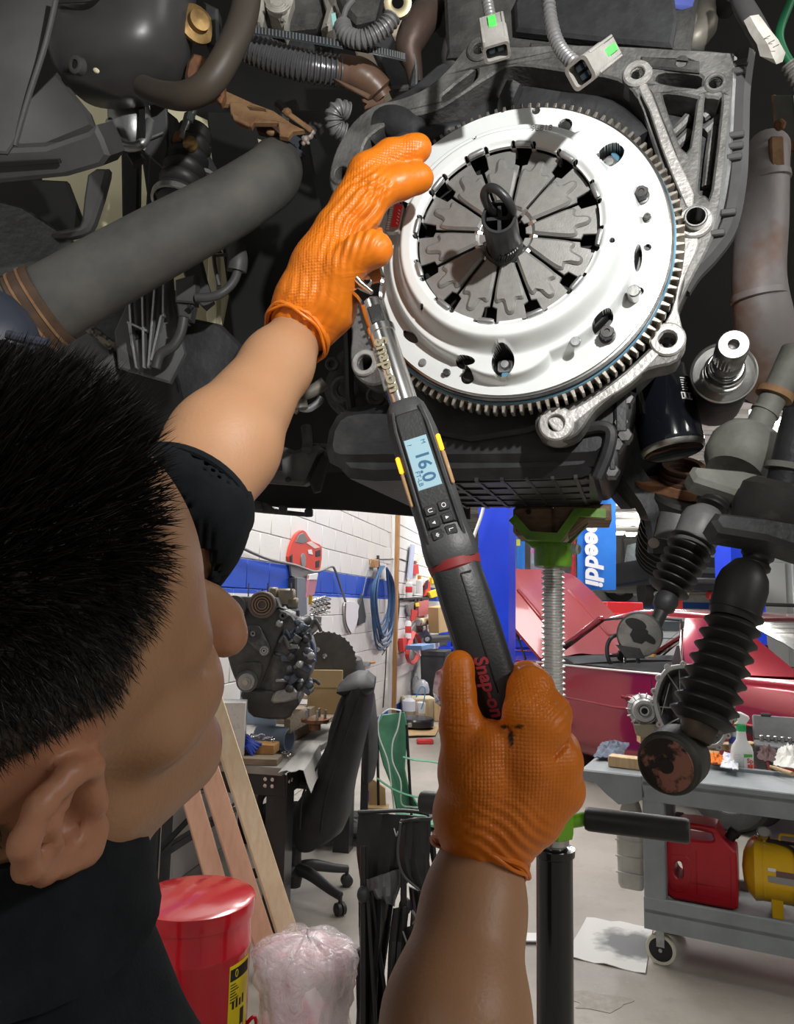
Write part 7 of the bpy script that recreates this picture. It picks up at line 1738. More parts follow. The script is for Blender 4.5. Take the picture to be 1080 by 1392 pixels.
# open socket case
case = mat('case_grey',(.12,.125,.13),.45,0,(.09,.09,.095),12)
p = ct(1060,1022);t = thing('socket_case','open dark grey socket set case lying on the right of the cart','tool case',p)
X = M.Translation(p) @ M.Rotation(math.atan2(CU.y,CU.x)+.05,4,'Z')
m = MB();m.box((.03,.0,.02),(.30,.19,.04),X,.008);m.build('case_base',case,t)
LXm = X @ M.Translation((.03,.10,.04)) @ M.Rotation(math.radians(-62),4,'X') @ M.Rotation(PI/2,4,'X')
m = MB();m.box((0,.075,0),(.30,.15,.03),X @ M.Translation((.03,.11,.03)) @ M.Rotation(math.radians(58),4,'X'),.008);m.build('case_lid',case,t)
for k in range(5):
    m = MB();m.box((-.11+k*.055,.06+.02*(k % 2),-.018),(.035,.085,.006),X @ M.Translation((.03,.11,.03)) @ M.Rotation(math.radians(58),4,'X'),.002);m.build('lid_recess',black_plastic,t)
m = MB();m.box((-.08,.15,.0),(.05,.02,.04),X @ M.Translation((.03,.11,.03)) @ M.Rotation(math.radians(58),4,'X'),.004);m.build('case_latch',print_black,t)
for k in range(7):
    m = MB();m.lathe([(.010,0),(.010,.030),(.006,.031),(.0001,.026)],X @ V((-.08+k*.034,.06,.04)),X.to_3x3() @ V((0,-.2,1)),12);m.build('socket',steel,t)
rag('white bunched bag with yellow ties lying over the socket case',((1052,1044),(1092,1050),(1092,1024),(1060,1018)),mat('bag_white',(.72,.72,.68),.5,0,(.60,.60,.56),20),.075,'bag',seed=11,name='bag')
rag('maroon work glove cuff on the socket case',((1030,1036),(1056,1040),(1056,1022),(1034,1018)),mat('maroon',(.10,.035,.04),.8,0,(.05,.03,.03),40),.05,'glove',seed=13,name='work_glove')
p0,p1 = ct(1048,1042,ZS+.03),ct(1078,1052,ZS+.03);m = MB();m.tube([p0,p0.lerp(p1,.3),p1],[.006,.009,.010],12);m.build('hammer_handle',pine,None,'pale wooden handle lying in front of the white bag','handle')
t = thing('jar','pale clear plastic container hung under the left end of the cart','container',CX @ V((-.04,.2,.35)))
m = MB();m.loft([[CX @ V((x-.080,y+.20,z)) for x,y in rrect(a,a*.8,.02)] for z,a in ((.24,.10),(.26,.115),(.50,.125),(.58,.09),(.637,.06))]);m.build('container',mat('pale_clear',(.62,.62,.58),.3,0,(.5,.5,.46),9),t)
for z in (.31,.38,.45):
    m = MB();m.box((-.08,.20,z),(.128,.103,.006),CX,.002);m.build('ridge',mat('pale_clear',(0,0,0)),t)
t = thing('green_clip','small bright green clip beside the cart post','clip',CX @ V((.09,.30,.40)));m = MB();m.box((.115,.352,.43),(.05,.05,.035),CX,.008);m.build('clip',green_mark,t);m = MB();m.box((.115,.352,.50),(.04,.04,.11),CX,.006);m.build('clip_strap',mat('strap_brown',(.10,.085,.07),.7),t)
# ================================================================== red car with its hood open
cred = mat('car_red_paint',(.27,.006,.020),.22,.35,(.24,.005,.017),2,coat=1.)
RW_ = floor_at(1000,1127);cf = V((-.50,.866,0)).normalized();cl_ = V((-cf.y,cf.x,0))
CO = RW_-cl_*.86;XC = M(((cf.x,cl_.x,0,CO.x),(cf.y,cl_.y,0,CO.y),(0,0,1,0),(0,0,0,1)))
t = car = thing('car','glossy dark red coupe with its hood raised behind the cart','car',CO)
def cp(x,y,z):return XC @ V((x,y,z))
# lower body skin: sections along x, profile from sill up and over
def sec(x,w,zb,zs_,zt,tw):
    half = [(0,zb),(w*.86,zb),(w*.955,zb+.05),(w,zb+.17),(w*1.0,zs_-.10),(w*.985,zs_),(w*.955,zs_+.10),(w*.935,zt-.07),(tw,zt),(tw*.5,zt+.012),(0,zt+.015)]
    ring = half+[(-a,b) for a,b in half[-2:0:-1]]
    return [cp(x,a,b) for a,b in ring]
S_ = [(-1.08,.74,.42,.62,.90,.60),(-1.02,.86,.34,.64,.98,.70),(-.85,.93,.28,.68,1.035,.80),(-.45,.965,.26,.72,1.045,.84),(0,.975,.26,.74,1.035,.86),(.40,.965,.24,.72,1.01,.87),(.9,.950,.22,.68,.985,.875),(1.5,.945,.22,.66,.97,.875),(2.05,.950,.22,.66,.975,.86),(2.5,.955,.24,.68,.965,.86),(3.0,.955,.26,.70,.945,.86),(3.5,.94,.28,.68,.90,.82),(3.85,.86,.32,.62,.80,.72),(3.95,.72,.38,.58,.72,.60)]
m = MB();m.loft([sec(*a) for a in S_]);m.build('body_shell',cred,t,sharp=60)
# roof and pillars
def gsec(x,w,z,h):return [cp(x,a,b) for a,b in ((w,z),(w*.97,z+h*.55),(w*.80,z+h*.9),(0,z+h),(-w*.80,z+h*.9),(-w*.97,z+h*.55),(-w,z),(0,z-.01))]
m = MB();m.loft([gsec(x,w,z,h) for x,w,z,h in ((.10,.60,1.395,.05),(.32,.635,1.42,.06),(.8,.655,1.435,.068),(1.15,.65,1.42,.062),(1.38,.62,1.385,.048))]);m.build('roof',cred,t,sharp=60)
for s_ in (-1,1):
    m = MB();m.bar(cp(1.36,s_*.635,1.40),cp(2.08,s_*.80,.985),.05,.07,cl_,.012);m.build('front_pillar',cred,t)
    G = [[cp(x,s_*y,z) for x,y,z in r] for r in (((.52,.655,1.42),(.30,.650,1.43),(.12,.61,1.42)),((.47,.76,1.22),(.15,.75,1.25),(-.15,.69,1.26)),((.36,.86,1.02),(.0,.85,1.04),(-.48,.76,1.06)))]
    m = MB();m.sheet(G,.03);m.build('rear_pillar',cred,t,sharp=60)
    m = MB();m.tube([cp(2.02,s_*.82,1.0),cp(1.38,s_*.665,1.39),cp(1.0,s_*.675,1.425),cp(.56,s_*.672,1.41),cp(.38,s_*.86,1.0)],.012,6);m.build('window_seal',print_black,t)
    m = MB();m.tube([cp(2.02,s_*.895,.975),cp(1.2,s_*.895,.985),(cp(.36,s_*.895,1.0)),cp(.46,s_*.80,1.19),cp(.54,s_*.70,1.38)],.009,6);m.build('chrome_trim',chrome,t)
gls = mat('car_glass',(.9,.95,.95),.02,trans=1.,ior=1.02,spec=.6)
glsd = mat('rear_glass',(.10,.11,.115),.04,0,coat=.8)
m = MB();m.sheet([[cp(.14,y,1.435),cp(-.24,y*1.05,1.27),cp(-.64,y*1.12,1.06)] for y in (-.56,-.28,0,.28,.56)],.008);rw_ = m.build('rear_window',glsd,t)
for k in range(9):
    f_ = .12+.09*k;m = MB();m.tube([cp(.14-.78*f_,-.56,1.45-.37*f_),cp(.14-.78*f_,.56,1.45-.37*f_)],.002,4);m.build('heater_line',mat('heater_line',(.25,.16,.1),.5),rw_)
m = MB();m.sheet([[cp(1.38,y,1.425),cp(1.75,y*1.12,1.22),cp(2.10,y*1.24,1.0)] for y in (-.6,-.3,0,.3,.6)],.006);m.build('windscreen',gls,t)
# cabin
m = MB();m.loft([[cp(x,a,b) for a,b in ((.84,.99),(-.84,.99),(-.84,1.0),(.84,1.0))] for x in (-.4,1.3,1.45)]);m.build('cabin_floor',mat('cabin_black',(.025,.025,.027),.7),t)
m = MB();m.loft([[cp(x,a,b) for a,b in ((.80,.98),(.80,z),(0,z+.02),(-.80,z),(-.80,.98))] for x,z in ((1.62,.99),(1.72,1.03),(2.05,1.01))]);m.build('dashboard',mat('dash_grey',(.055,.06,.06),.6),t)
m = MB();m.tube([cp(1.42+.19*math.cos(a)*.28,.40+.19*math.sin(a),1.07+.19*math.cos(a)*.95) for a in [2*PI*k/28 for k in range(28)]],.019,8,closed=True);sw = m.build('steering_wheel',print_black,t)
for a in (PI/2,PI,-PI/2):
    m = MB();m.bar(cp(1.43,.40,1.07),cp(1.42+.18*math.cos(a)*.28,.40+.18*math.sin(a),1.07+.18*math.cos(a)*.95),.03,.012,-cf,.003);m.build('wheel_spoke',chrome,sw)
m = MB();m.lathe([(.055,-.01),(.055,.012),(.04,.02),(.0001,.02)],cp(1.43,.40,1.07),-cf,18);m.build('wheel_hub',print_black,sw)
for y in (.38,-.38):
    m = MB();m.loft([[cp(.62+dx+z*.0,y+a,1.0+z) for a,dx in ((-.20*k,0),(.20*k,0),(.20*k,.11),(-.20*k,.11))] for z,k in ((-.2,1.),(.08,1.),(.2,.7))]);m.build('seat_back',mat('seat_dark',(.04,.03,.035),.7),t)
m = MB();m.bar(cp(.75,.80,1.05),cp(.85,.80,1.2),.03,.02);m.build('seat_belt',mat('belt_tan',(.45,.26,.08),.6),t)
# door lines, handle, hood, wheels, fuel cap, lamps
for pts in (((.62,.955,.95),(.60,.968,.72),(.56,.955,.40),(.50,.92,.27)),((2.06,.938,.93),(2.06,.958,.70),(2.04,.953,.42),(2.0,.92,.26))):
    m = MB();m.tube([cp(*p) for p in pts],.004,6);m.build('door_gap',black_gap,t)
m = MB();m.tube([cp(2.9,.962,.74),cp(2.0,.968,.72),(cp(1.0,.968,.70)),cp(.3,.985,.745),cp(-.5,.985,.735),cp(-.95,.93,.68)],.010,6);m.build('body_crease',cred,t)
m = MB();m.bar(cp(.92,.962,.79),cp(.70,.966,.795),.035,.030,(0,0,1),.012);hd = m.build('door_handle',cred,t)
m = MB();m.ell((0,0,0),(.10,.02,.035),fr(cp(.80,.952,.785),cf,(0,0,1)),14,8);m.build('handle_cup',mat('dark_red',(.10,.004,.01),.4),hd)
m = MB();m.lathe([(.06,0),(.06,.006),(.0001,.008)],cp(-.05,.90,.99),cl_+V((0,0,.6)),22);m.build('fuel_flap',chrome,t)
hx = V((2.10,0,1.0));ha = math.radians(38)
def hd_(u,y,dz=0):return cp(2.12+u*math.cos(ha)-dz*math.sin(ha),y,.99+u*math.sin(ha)+dz*math.cos(ha))
G = [[hd_(u,y*w,.035*(1-(y/.8)**2)+(.02 if abs(abs(y)-.35) < .1 else 0)) for y in (-.8,-.62,-.45,-.35,-.27,-.1,.1,.27,.35,.45,.62,.8)] for u,w in ((0,.95),(.3,.98),(.7,1.),(1.1,.98),(1.36,.93),(1.44,.88))]
m = MB();m.sheet(G,.03);hood = m.build('hood',mat('hood_red_paint',(.23,.018,.024),.45,.1,coat=.3),t,sharp=60)
for y in (-.36,.36):
    m = MB();m.bar(hd_(.25,y,.05),hd_(1.05,y,.06),.10,.05,(XC.to_3x3() @ V((-math.sin(ha),0,math.cos(ha)))),.02);m.build('hood_scoop',mat('hood_red_paint',(0,0,0)),hood)
m = MB();m.tube([cp(2.4,.7,.95),hd_(.75,.66,-.02)],.012,8);m.build('gas_strut',print_black,hood)
rim = mat('rim_silver',(.42,.42,.43),.3,.8);tyre = mat('tyre_rubber',(.028,.027,.026),.75,0,(.04,.038,.036),20,bump=.2,bscale=80)
for x,y in ((0,.86),(2.95,.86),(0,-.86),(2.95,-.86)):
    s_ = 1 if y > 0 else -1;c = cp(x,y,.365);d = cl_*s_;R = .365
    m = MB();m.ringlathe([(.245,-.11),(.30,-.135),(.345,-.13),(R,-.10),(R,.085),(.348,.112),(.30,.118),(.245,.10)],c,d,56);w = m.build('tyre',tyre,t)
    for k in (-.075,-.04,-.005,.03,.065):
        m = MB();m.ringlathe([(R-.002,k-.004),(R+.0015,k-.004),(R+.0015,k+.004),(R-.002,k+.004)],c,d,56);m.build('tread_groove',black_gap,w)
    m = MB();m.ringlathe([(.225,-.08),(.262,-.08),(.262,.09),(.250,.102),(.238,.085),(.225,.03)],c,d,48);m.build('rim',rim,w)
    m = MB();m.lathe([(.235,-.02),(.235,-.01),(.0001,-.01)],c,d,30);m.build('brake_shadow',black_gap,w)
    if y > 0:
        xx = cf;yy = V((0,0,1))
        for k in range(10):
            a = 2*PI*(k//2)/5+(.17 if k % 2 else -.17);u = xx*math.cos(a)+yy*math.sin(a);a2 = 2*PI*(k//2)/5+(.10 if k % 2 else -.10);u2 = xx*math.cos(a2)+yy*math.sin(a2)
            m = MB();m.bar(c+u2*.04+d*.06,c+u*.24+d*.085,.030,.03,d,.006);m.build('spoke',rim,w)
        m = MB();m.lathe([(.055,.03),(.055,.075),(.04,.082),(.0001,.083)],c,d,24);m.build('hub_cap',rim,w)
    G = [[cp(x+.43*math.cos(a)*k,y+s_*(.115),.365+.43*math.sin(a)*k) for k in (.90,1.0)] for a in [-.25+ (PI+.5)*q/20 for q in range(21)]]
    m = MB();m.sheet(G,.02);m.build('wheel_arch',black_gap,t)
m = MB();m.loft([[cp(-1.06,a,b) for a,b in rrect(1.4*k,.16*k,.05)] and [cp(-1.075-.02*(1-k),a,b+.80) for a,b in rrect(1.4*k,.16*k,.04)] for k in (1.,.96)]);m.build('tail_lamp_bar',mat('lamp_dark_red',(.25,.01,.01),.15),t)
m = MB();m.box((0,0,0),(.02,.16,.02),XC @ M.Translation((-.50,0,1.06)),.004);m.build('roof_fin',print_black,t)
# ================================================================== work bench along the left wall with the spare engine
LB = floor_at(374,1266);BU = WD;BV = -WNm
def BX(o=None,dz=0):o = o or LB;return M(((BU.x,BV.x,0,o.x),(BU.y,BV.y,0,o.y),(0,0,1,o.z+dz),(0,0,0,1)))
zb_at = lambda px,py,p:hit(px,py,V((p.x,p.y,0)),V((0,-1,0))).z
ZBN = zb_at(370,1040,LB)
XB = BX();bench_black = mat('bench_black',(.020,.020,.022),.35,0,(.03,.03,.03),9,coat=.15)
t = thing('workbench','long black steel workbench along the white block wall with the spare engine on it','workbench',LB)
m = MB();m.box((.77,.325,ZBN-.02),(1.62,.69,.04),XB,.005);m.build('bench_top',mat('bench_grey_top',(.30,.29,.27),.6,0,(.42,.40,.37),5),t)
for x in (.03,1.15):
    for y in (.0,.62):
        m = MB();m.prism([(-.05,-.04),(.05,-.04),(.05,-.034),(-.044,-.034),(-.044,.06),(-.05,.06)],0,ZBN-.04,XB @ M.Translation((x,y,0)),(),.0015);m.build('leg',bench_black,t)
m = MB();m.box((.19,-.030,ZBN-.085),(.36,.012,.10),XB,.003);m.build('front_rail',bench_black,t)
m = MB();m.box((-.02,.30,ZBN-.085),(.012,.66,.10),XB,.003);m.build('end_rail',bench_black,t)
m = MB();m.box((.80,.60,.28),(1.6,.04,.04),XB,.003);m.build('lower_rail',bench_black,t)
for y,z in ((.03,-.06),(.065,-.06),(.03,-.09),(.065,-.09)):
    m = MB();m.lathe([(.010,0),(.009,.005),(.0001,.007)],XB @ V((-.027,y-.0,ZBN+z)),-BU,12);m.build('bolt',chrome,t)
for x in (.0,.035):
    m = MB();m.lathe([(.010,0),(.009,.005),(.0001,.007)],XB @ V((x,-.042,ZBN-.07)),-BV,12);m.build('bolt',chrome,t)
m = MB();m.lathe([(.010,0),(.009,.005),(.0001,.007)],XB @ V((-.021,-.01,.12)),-BU,12);m.build('bolt',chrome,t)
def bt(px,py,z=None):return hit(px,py,V((0,0,(ZBN if z is None else z)+.0015)),V((0,0,1)))
def lay(name,lab,cat,px,py,sz,mm,ang=0.,z=None,b=.003,group=None):
    p = bt(px,py,z);X = BX(p) @ M.Rotation(ang,4,'Z');m = MB();m.box((0,0,sz[2]/2),sz,X,b);return m.build(name,mm,None,lab,cat,group)
lay('wood_board','grey weathered board lying across the near end of the workbench','board',338,1036,(.12,.30,.030),old_wood,.15,None)
lay('wood_block','orange brown wood block lying on the board at the end of the workbench','wood block',349,1022,(.10,.20,.045),mat('fresh_wood',(.60,.33,.13),.6,0,(.50,.26,.09),6,stretch=(1,8,8)),.1,ZBN+.031)
t = thing('paper_sheet','curled sheet of grey paper hanging over the bench edge behind the office chair','paper',bt(420,1040))
q = [bt(378,1052),bt(424,1050),bt(440,1016),bt(420,1012)]
G = [[q[0].lerp(q[1],i/8).lerp(q[3].lerp(q[2],i/8),j/5)+V((0,0,.004+.010*math.sin(i*.9+j*.6)**2-(.05*max(0,i-6)))) for j in range(6)] for i in range(9)]
m = MB();m.sheet(G,.002);m.build('sheet',mat('grey_paper',(.45,.44,.42),.7),t)
# chain on the bench end
t = thing('chain','short bright chain piled between the wood block and the blue roll','chain',bt(375,1020));cpts = [bt(*p,ZBN+.085 if k < 6 else ZBN+.02) for k,p in enumerate(((338,1003),(345,1000),(353,1001),(361,1002),(368,1004),(374,1008),(378,1014),(384,1020),(390,1026),(396,1030),(389,1018),(372,1000)))]
for k in range(len(cpts)-1):
    a,b_ = cpts[k],cpts[k+1];c = (a+b_)/2;d = (b_-a);L_ = .024;d.normalize();up = V((0,0,1)) if k % 2 else ortho(d)[0];s_ = d.cross(up).normalized()
    m = MB();m.tube([c+d*L_*math.cos(u)+s_*.012*math.sin(u) for u in [2*PI*q/14 for q in range(14)]],.0042,6,closed=True);m.build('link',chrome,t)
# white box of blue gloves
p = bt(312,1034);t = thing('glove_box','white carton with blue gloves poking out of its round hole','box',p);X = BX(p) @ M.Rotation(.35,4,'Z')
m = MB();m.box((0,0,.1405),(.12,.14,.278),X,.003);m.build('carton',mat('white_carton',(.78,.77,.74),.6,0,(.66,.66,.66),20,.56,.6),t)
m = MB();m.prism([(.03*math.cos(a),.09+.05*math.sin(a)) for a in [2*PI*k/20 for k in range(20)]],0,.001,X @ fr((-.0605,.0,0),(0,-1,0),(-1,0,0)));m.prism([(.03*math.cos(a),.09+.05*math.sin(a)) for a in [2*PI*k/20 for k in range(20)]],0,.001,X @ fr((.0,-.0705,0),(1,0,0),(0,-1,0)));m.build('hole',black_gap,t,kind='stuff')
for k in range(5):
    m = MB();a = X @ V((.0+.008*k,-.07,.06+.012*k));m.tube([a,a+V((.02+.006*k,-.03,.01-.01*k)),a+V((.045+.01*k,-.035,-.03))],[.014,.016,.006],8);m.build('glove_tuft',mat('nitrile_blue',(.02,.06,.42),.5),t)
for k in range(4):
    m = MB();m.box((-.02+.012*k,-.0705,.20+.012*(k % 2)),(.007,.001,.04),X,0);m.build('carton_print',mat('print_grey',(.35,.36,.37),.6),t)
# blue grey plastic sheet and roll
bl = mat('blue_grey_plastic',(.27,.35,.46),.5,0,(.23,.30,.41),5)
p = bt(350,985);t = thing('plastic_guard','upright blue grey quarter round plastic sheet beside the white carton','guard',p);X = BX(p)
n_ = -BU*.8-BV*.5;XQ = fr(p,BV*-.5+BU*.3+V((0,0,0)),n_);m = MB();m.prism([(-.12,0)]+[(-.12+.24*math.sin(a),.24*math.cos(a)) for a in [PI/2*k/14 for k in range(15)]],-.006,.006,fr(p,WNm,-BU),(),.002);m.build('sheet',bl,t)
a,b_ = bt(335,1012,ZBN+.055),bt(398,1000,ZBN+.055);a = bt(338,1010,ZBN+.055);t = thing('plastic_roll','blue grey rolled plastic tube lying on the workbench behind the wood block','roll',a);d = WNm;m = MB()
c0 = bt(368,1003,ZBN+.061);m.ringlathe([(.052,-.07),(.060,-.07),(.060,.11),(.052,.11)],c0,(WNm*.96-BU*.15),32);m.build('tube',bl,t)
# timber skid under the engine, each board a part
t = thing('engine_skid','rough timber skid carrying the spare engine on the workbench','pallet',bt(405,985))
for (px,py,z,L_,w_,h,ang) in ((408,1000,ZBN,.62,.04,.09,.05),(440,975,ZBN,.62,.04,.09,.02),(398,975,ZBN,.55,.09,.05,.1),(430,950,ZBN+.09,.10,.40,.028,.0),(436,975,ZBN+.09,.45,.22,.028,.0),(395,968,ZBN+.09,.10,.42,.028,.0),(412,985,ZBN+.09,.60,.035,.075,.06)):
    p = bt(px,py,z);X = BX(p) @ M.Rotation(ang,4,'Z');m = MB();m.box((0,0,h/2),(L_,w_,h),X,.003);m.build('board',old_wood,t)
# spare engine block
ed = 3.66;EO = at(352,945,ed);ef = (-BU*.92+WNm*.25);ef.z = 0;ef.normalize();er = V((0,0,1)).cross(ef).normalized()
t = thing('spare_engine','dirty spare engine with timing cover, belt pulley and spark springs standing on the workbench','engine',EO)
EXs = M(((er.x,0,ef.x,EO.x),(er.y,0,ef.y,EO.y),(er.z,1,ef.z,EO.z),(0,0,0,1)))     # x right, y up, z towards the camera
EIs = EXs.inverted()
def sp(px,py,h=0.):q = EIs @ hit(px,py,EO+ef*h,ef);return (q.x,q.y)
eb = mat('spare_engine_black',(.10,.10,.098),.5,.2,(.055,.055,.055),12,bump=.2,bscale=60)
eg = mat('spare_engine_grey',(.20,.20,.20),.5,.45,(.09,.09,.095),22,bump=.35,bscale=80)
eb2 = mat('spare_engine_blue_grey',(.15,.18,.23),.45,.4,(.06,.07,.09),24,bump=.3,bscale=80)
def spl(ps,h=0.,k=2):return [(q.x,q.y) for q in cr([V((*sp(*p,h),0)) for p in ps],k,True)]
m = MB();m.prism(spl([(312,826),(378,826),(384,850),(374,880),(362,912),(350,935),(330,935),(318,920),(308,880)],.0,3),-.06,0,EXs,(),.006);m.build('timing_cover',eb,t)
m = MB();m.prism(spl([(322,906),(352,900),(356,916),(346,936),(330,936)],.01,3),-.05,.015,EXs,(),.005);m.build('cover_lower',eb,t)
m = MB();m.prism(spl([(308,810),(376,812),(382,826),(310,828)],.01,1),-.5,.02,EXs,(),.004);m.build('cam_carrier',eg,t)
m = MB();x,y = sp(358,822);m.lathe([(.001,.04),(.03,.04),(.038,.045),(.062,.05),(.068,.045),(.068,.0),(.0001,.0)],EXs @ V((x,y,0)),ef,36);m.build('cam_pulley',mat('rusty_grey',(.16,.13,.11),.5,.5),t)
for r_ in (.022,.034,.048):
    m = MB();m.ringlathe([(r_-.003,.045),(r_+.003,.045),(r_+.003,.054),(r_-.003,.054)],EXs @ V((x,y,0)),ef,30);m.build('pulley_ring',mat('copper_grey',(.30,.20,.15),.4,.7),t)
m = MB();x,y = sp(325,826);m.lathe([(.055,.0),(.06,.01),(.06,.04),(.0001,.045)],EXs @ V((x-.02,y,0)),ef,30);m.build('cam_pulley',eb,t)
a,b_ = sp(345,861),sp(360,884)
m = MB();m.prism([(q.x,q.y) for q in cr([V((a[0]+.046*math.cos(u),a[1]+.046*math.sin(u),0)) for u in (0.2,1.1,2.0,2.9,3.8)]+[V((b_[0]-.026,b_[1]-.010,0)),V((b_[0],b_[1]-.030,0)),V((b_[0]+.028,b_[1]+.004,0))],3,True)],0,.02,EXs,(),.003);m.build('tensioner_arm',eg,t)
for (c,rr,mm) in ((a,.038,eb),(a,.012,zinc),(b_,.022,zinc),(b_,.010,chrome)):
    m = MB();m.ringlathe([(rr*.6,.015),(rr,.015),(rr,.030),(rr*.6,.030)],EXs @ V((*c,0)),ef,24);m.build('tensioner_ring',mm,t)
x,y = sp(336,926,.02)
for rr,h in ((.052,.02),(.040,.045),(.024,.06)):
    m = MB();m.lathe([(rr*.2,h),(rr,h),(rr*1.02,h-.006),(rr,.0),(.0001,0)],EXs @ V((x,y,.01)),ef,30);m.build('crank_pulley',zinc if rr < .05 else eg,t)
m = MB();m.lathe([(.014,.06),(.014,.075),(.0001,.075)],EXs @ V((x,y,.01)),ef,6);m.build('crank_bolt',steel,t)
# block behind, side clutter, pipe stubs, sump
m = MB();m.prism(spl([(316,830),(385,830),(404,845),(420,870),(424,900),(410,940),(360,945),(330,940)],-.05,2),-.50,-.05,EXs,(),.01);m.build('block',eg,t)
m = MB();m.prism(spl([(330,936),(405,948),(398,968),(388,978),(345,975),(335,960)],-.02,2),-.42,-.02,EXs,(),.01);m.build('sump',eb,t)
m = MB();m.prism(spl([(376,940),(400,935),(405,950),(372,956),(370,948)],.0,2),-.20,.01,EXs,(),.008);m.build('side_casting',zinc,t)
x,y = sp(385,837,.02);m = MB();m.ringlathe([(.010,-.03),(.018,-.03),(.019,.02),(.010,.02)],EXs @ V((x,y,0)),ef,20);m.build('water_outlet',eg,t)
rr = random.Random(3)
for k in range(46):      # brackets, bolts and lumps along the intake side
    px = rr.uniform(378,424);py = rr.uniform(842,940);h = rr.uniform(-.055,.02);c = EXs @ V((*sp(px,py,h),h));mm = rr.choice((eg,eb2,zinc,eb,eb2))
    m = MB();u = rr.random()
    if u < .4:m.lathe([(.012,-.01),(.020,0),(.018,.02),(.009,.028),(.0001,.03)],c,(ef+er*rr.uniform(-.2,1)+V((0,0,rr.uniform(-.5,.5)))),12)
    elif u < .75:m.box((0,0,0),(rr.uniform(.03,.07),rr.uniform(.015,.04),rr.uniform(.02,.05)),fr(c,er+V((0,0,rr.uniform(-1,1))),ef),.004)
    else:m.tube(cr([c,c+er*.02+V((0,0,.03)),c+er*.05+V((0,0,rr.uniform(-.03,.03)))],3),.009,8)
    m.build('side_fitting',mm,t)
for pts,r_,mm in (([(392,855),(400,862),(398,890),(394,930)],.008,cable_black),([(388,872),(404,866),(420,856),(432,842)],.012,eb2),([(418,870),(425,876),(428,900)],.010,mat('blue_hose',(.10,.14,.30),.5)),([(395,838),(412,846),(424,842)],.022,eg),([(432,838),(430,850),(420,860)],.022,zinc),([(405,830),(405,850),(400,866)],.010,eb)):
    m = MB();m.tube(cr([EXs @ V((*sp(*p,-.08),-.08)) for p in pts],5),r_,10);m.build('side_pipe',mm,t)
for k in range(5):       # valve springs / manifold ribs sticking up
    c = EXs @ V((*sp(426+k*4.5,838-k*1.5,-.2),-.2));m = MB()
    m.tube([c+V((0,0,.004*j))+ (er*.02*math.cos(j*1.1)+ef*.02*math.sin(j*1.1)) for j in range(22)],.0045,6);m.build('valve_spring',chrome,t)
for px,py,hh in ((338,806,.05),(364,806,.05),(357,806,.02),(396,800,.03)):
    c = EXs @ V((*sp(px,py,-.05),-.05));m = MB();m.tube([c-V((0,0,.03)),c+V((0,0,hh))],.004,6);m.build('stud',eg,t)
for px,py,w_,h_ in ((372,806,.05,.06),(390,812,.09,.09),(398,820,.06,.06)):
    c = EXs @ V((*sp(px,py,-.15),-.15));m = MB();m.box((0,0,0),(w_,h_,.08),fr(c,er,ef),.01);m.build('valve_block',mat('brass_grey',(.30,.24,.15),.5,.4,(.20,.19,.18),30),t)
m = MB();c = EXs @ V((*sp(422,822,-.1),-.1));m.tube([c,c+V((0,0,.05))],.010,8);m.build('dipstick',yel,t)
# ring toothed plate behind
c = at(442,902,4.6);nrm_ = (CAM-c);nrm_.z *= .2;nrm_.normalize()
t = thing('flywheel_plate','big dark round plate with a notched rim leaning behind the spare engine','plate',(c.x,c.y,ZBN));m = MB()
m.prism(gear_outline(.194,.200,34),-.02,.0,fr(c,V((0,0,1)).cross(nrm_),nrm_),(),.002);m.build('disc',mat('plate_dark',(.09,.088,.08),.5,.5,(.06,.058,.055),8),t)
for a in (2.0,2.4,1.6):m = MB();m.lathe([(.016,0),(.016,.012),(.0001,.013)],c+(V((0,0,1)).cross(nrm_)*.12*math.cos(a)+V((0,0,1))*.12*math.sin(a-1.2)),nrm_,8);m.build('disc_bolt',chrome,t)
# cardboard box, hub, green bit
cb = mat('cardboard',(.52,.36,.18),.75,0,(.46,.31,.15),5)
p = at(441,960,4.35);p.z = ZBN+.1205;t = thing('cardboard_box','open brown cardboard box standing right of the spare engine','box',p);X = BX(p) @ M.Rotation(-.35,4,'Z')
X = M.Translation(p) @ M.Rotation(.12,4,'Z');m = MB();m.box((0,-.075,.125),(.20,.012,.25),X,.002);m.build('front_flap',cb,t);m = MB();m.box((0,-.082,.15),(.198,.002,.004),X,0);m.build('flap_crease',mat('crease_brown',(.36,.24,.11),.8),t)
m = MB();m.box((.02,.01,.09),(.19,.15,.18),X,.003);m.build('carton',cb,t)
p = at(429,966,3.75);p.z = ZBN+.1205;t = thing('wheel_hub','rusty wheel hub with upright studs in front of the cardboard box','hub',p);m = MB();m.lathe([(.03,0),(.03,.03),(.07,.04),(.072,.055),(.02,.06),(.0001,.06)],p,(0,0,1),28);m.build('hub_flange',rust,t)
for k in range(5):a = 2*PI*k/5;m = MB();m.tube([p+V((.05*math.cos(a),.05*math.sin(a),.05)),p+V((.05*math.cos(a),.05*math.sin(a),.10))],.007,8);m.build('stud',zinc,t)
p = bt(450,978,ZBN);t = thing('green_bag','small bright green plastic bundle on the skid','bundle',p);m = MB();m.ell(tuple(p+V((0,0,.05))),(.06,.05,.05),None,14,8);m.ell(tuple(p+V((.04,.02,.04))),(.05,.05,.04),None,12,8);m.build('bundle',mat('bundle_green',(.12,.62,.06),.4),t,kind='stuff')
# ================================================================== chairs
lea = mat('black_leather',(.016,.016,.018),.55,0,(.026,.026,.028),14,bump=.2,bscale=110,spec=.35)
cpl = mat('chair_plastic',(.028,.028,.030),.5)
FB = floor_at(418,1222);t = thing('office_chair','black leather office chair pushed against the workbench, seen from the side','chair',FB)
cd_ = (FB-CAM).dot(_f);dd = cd_
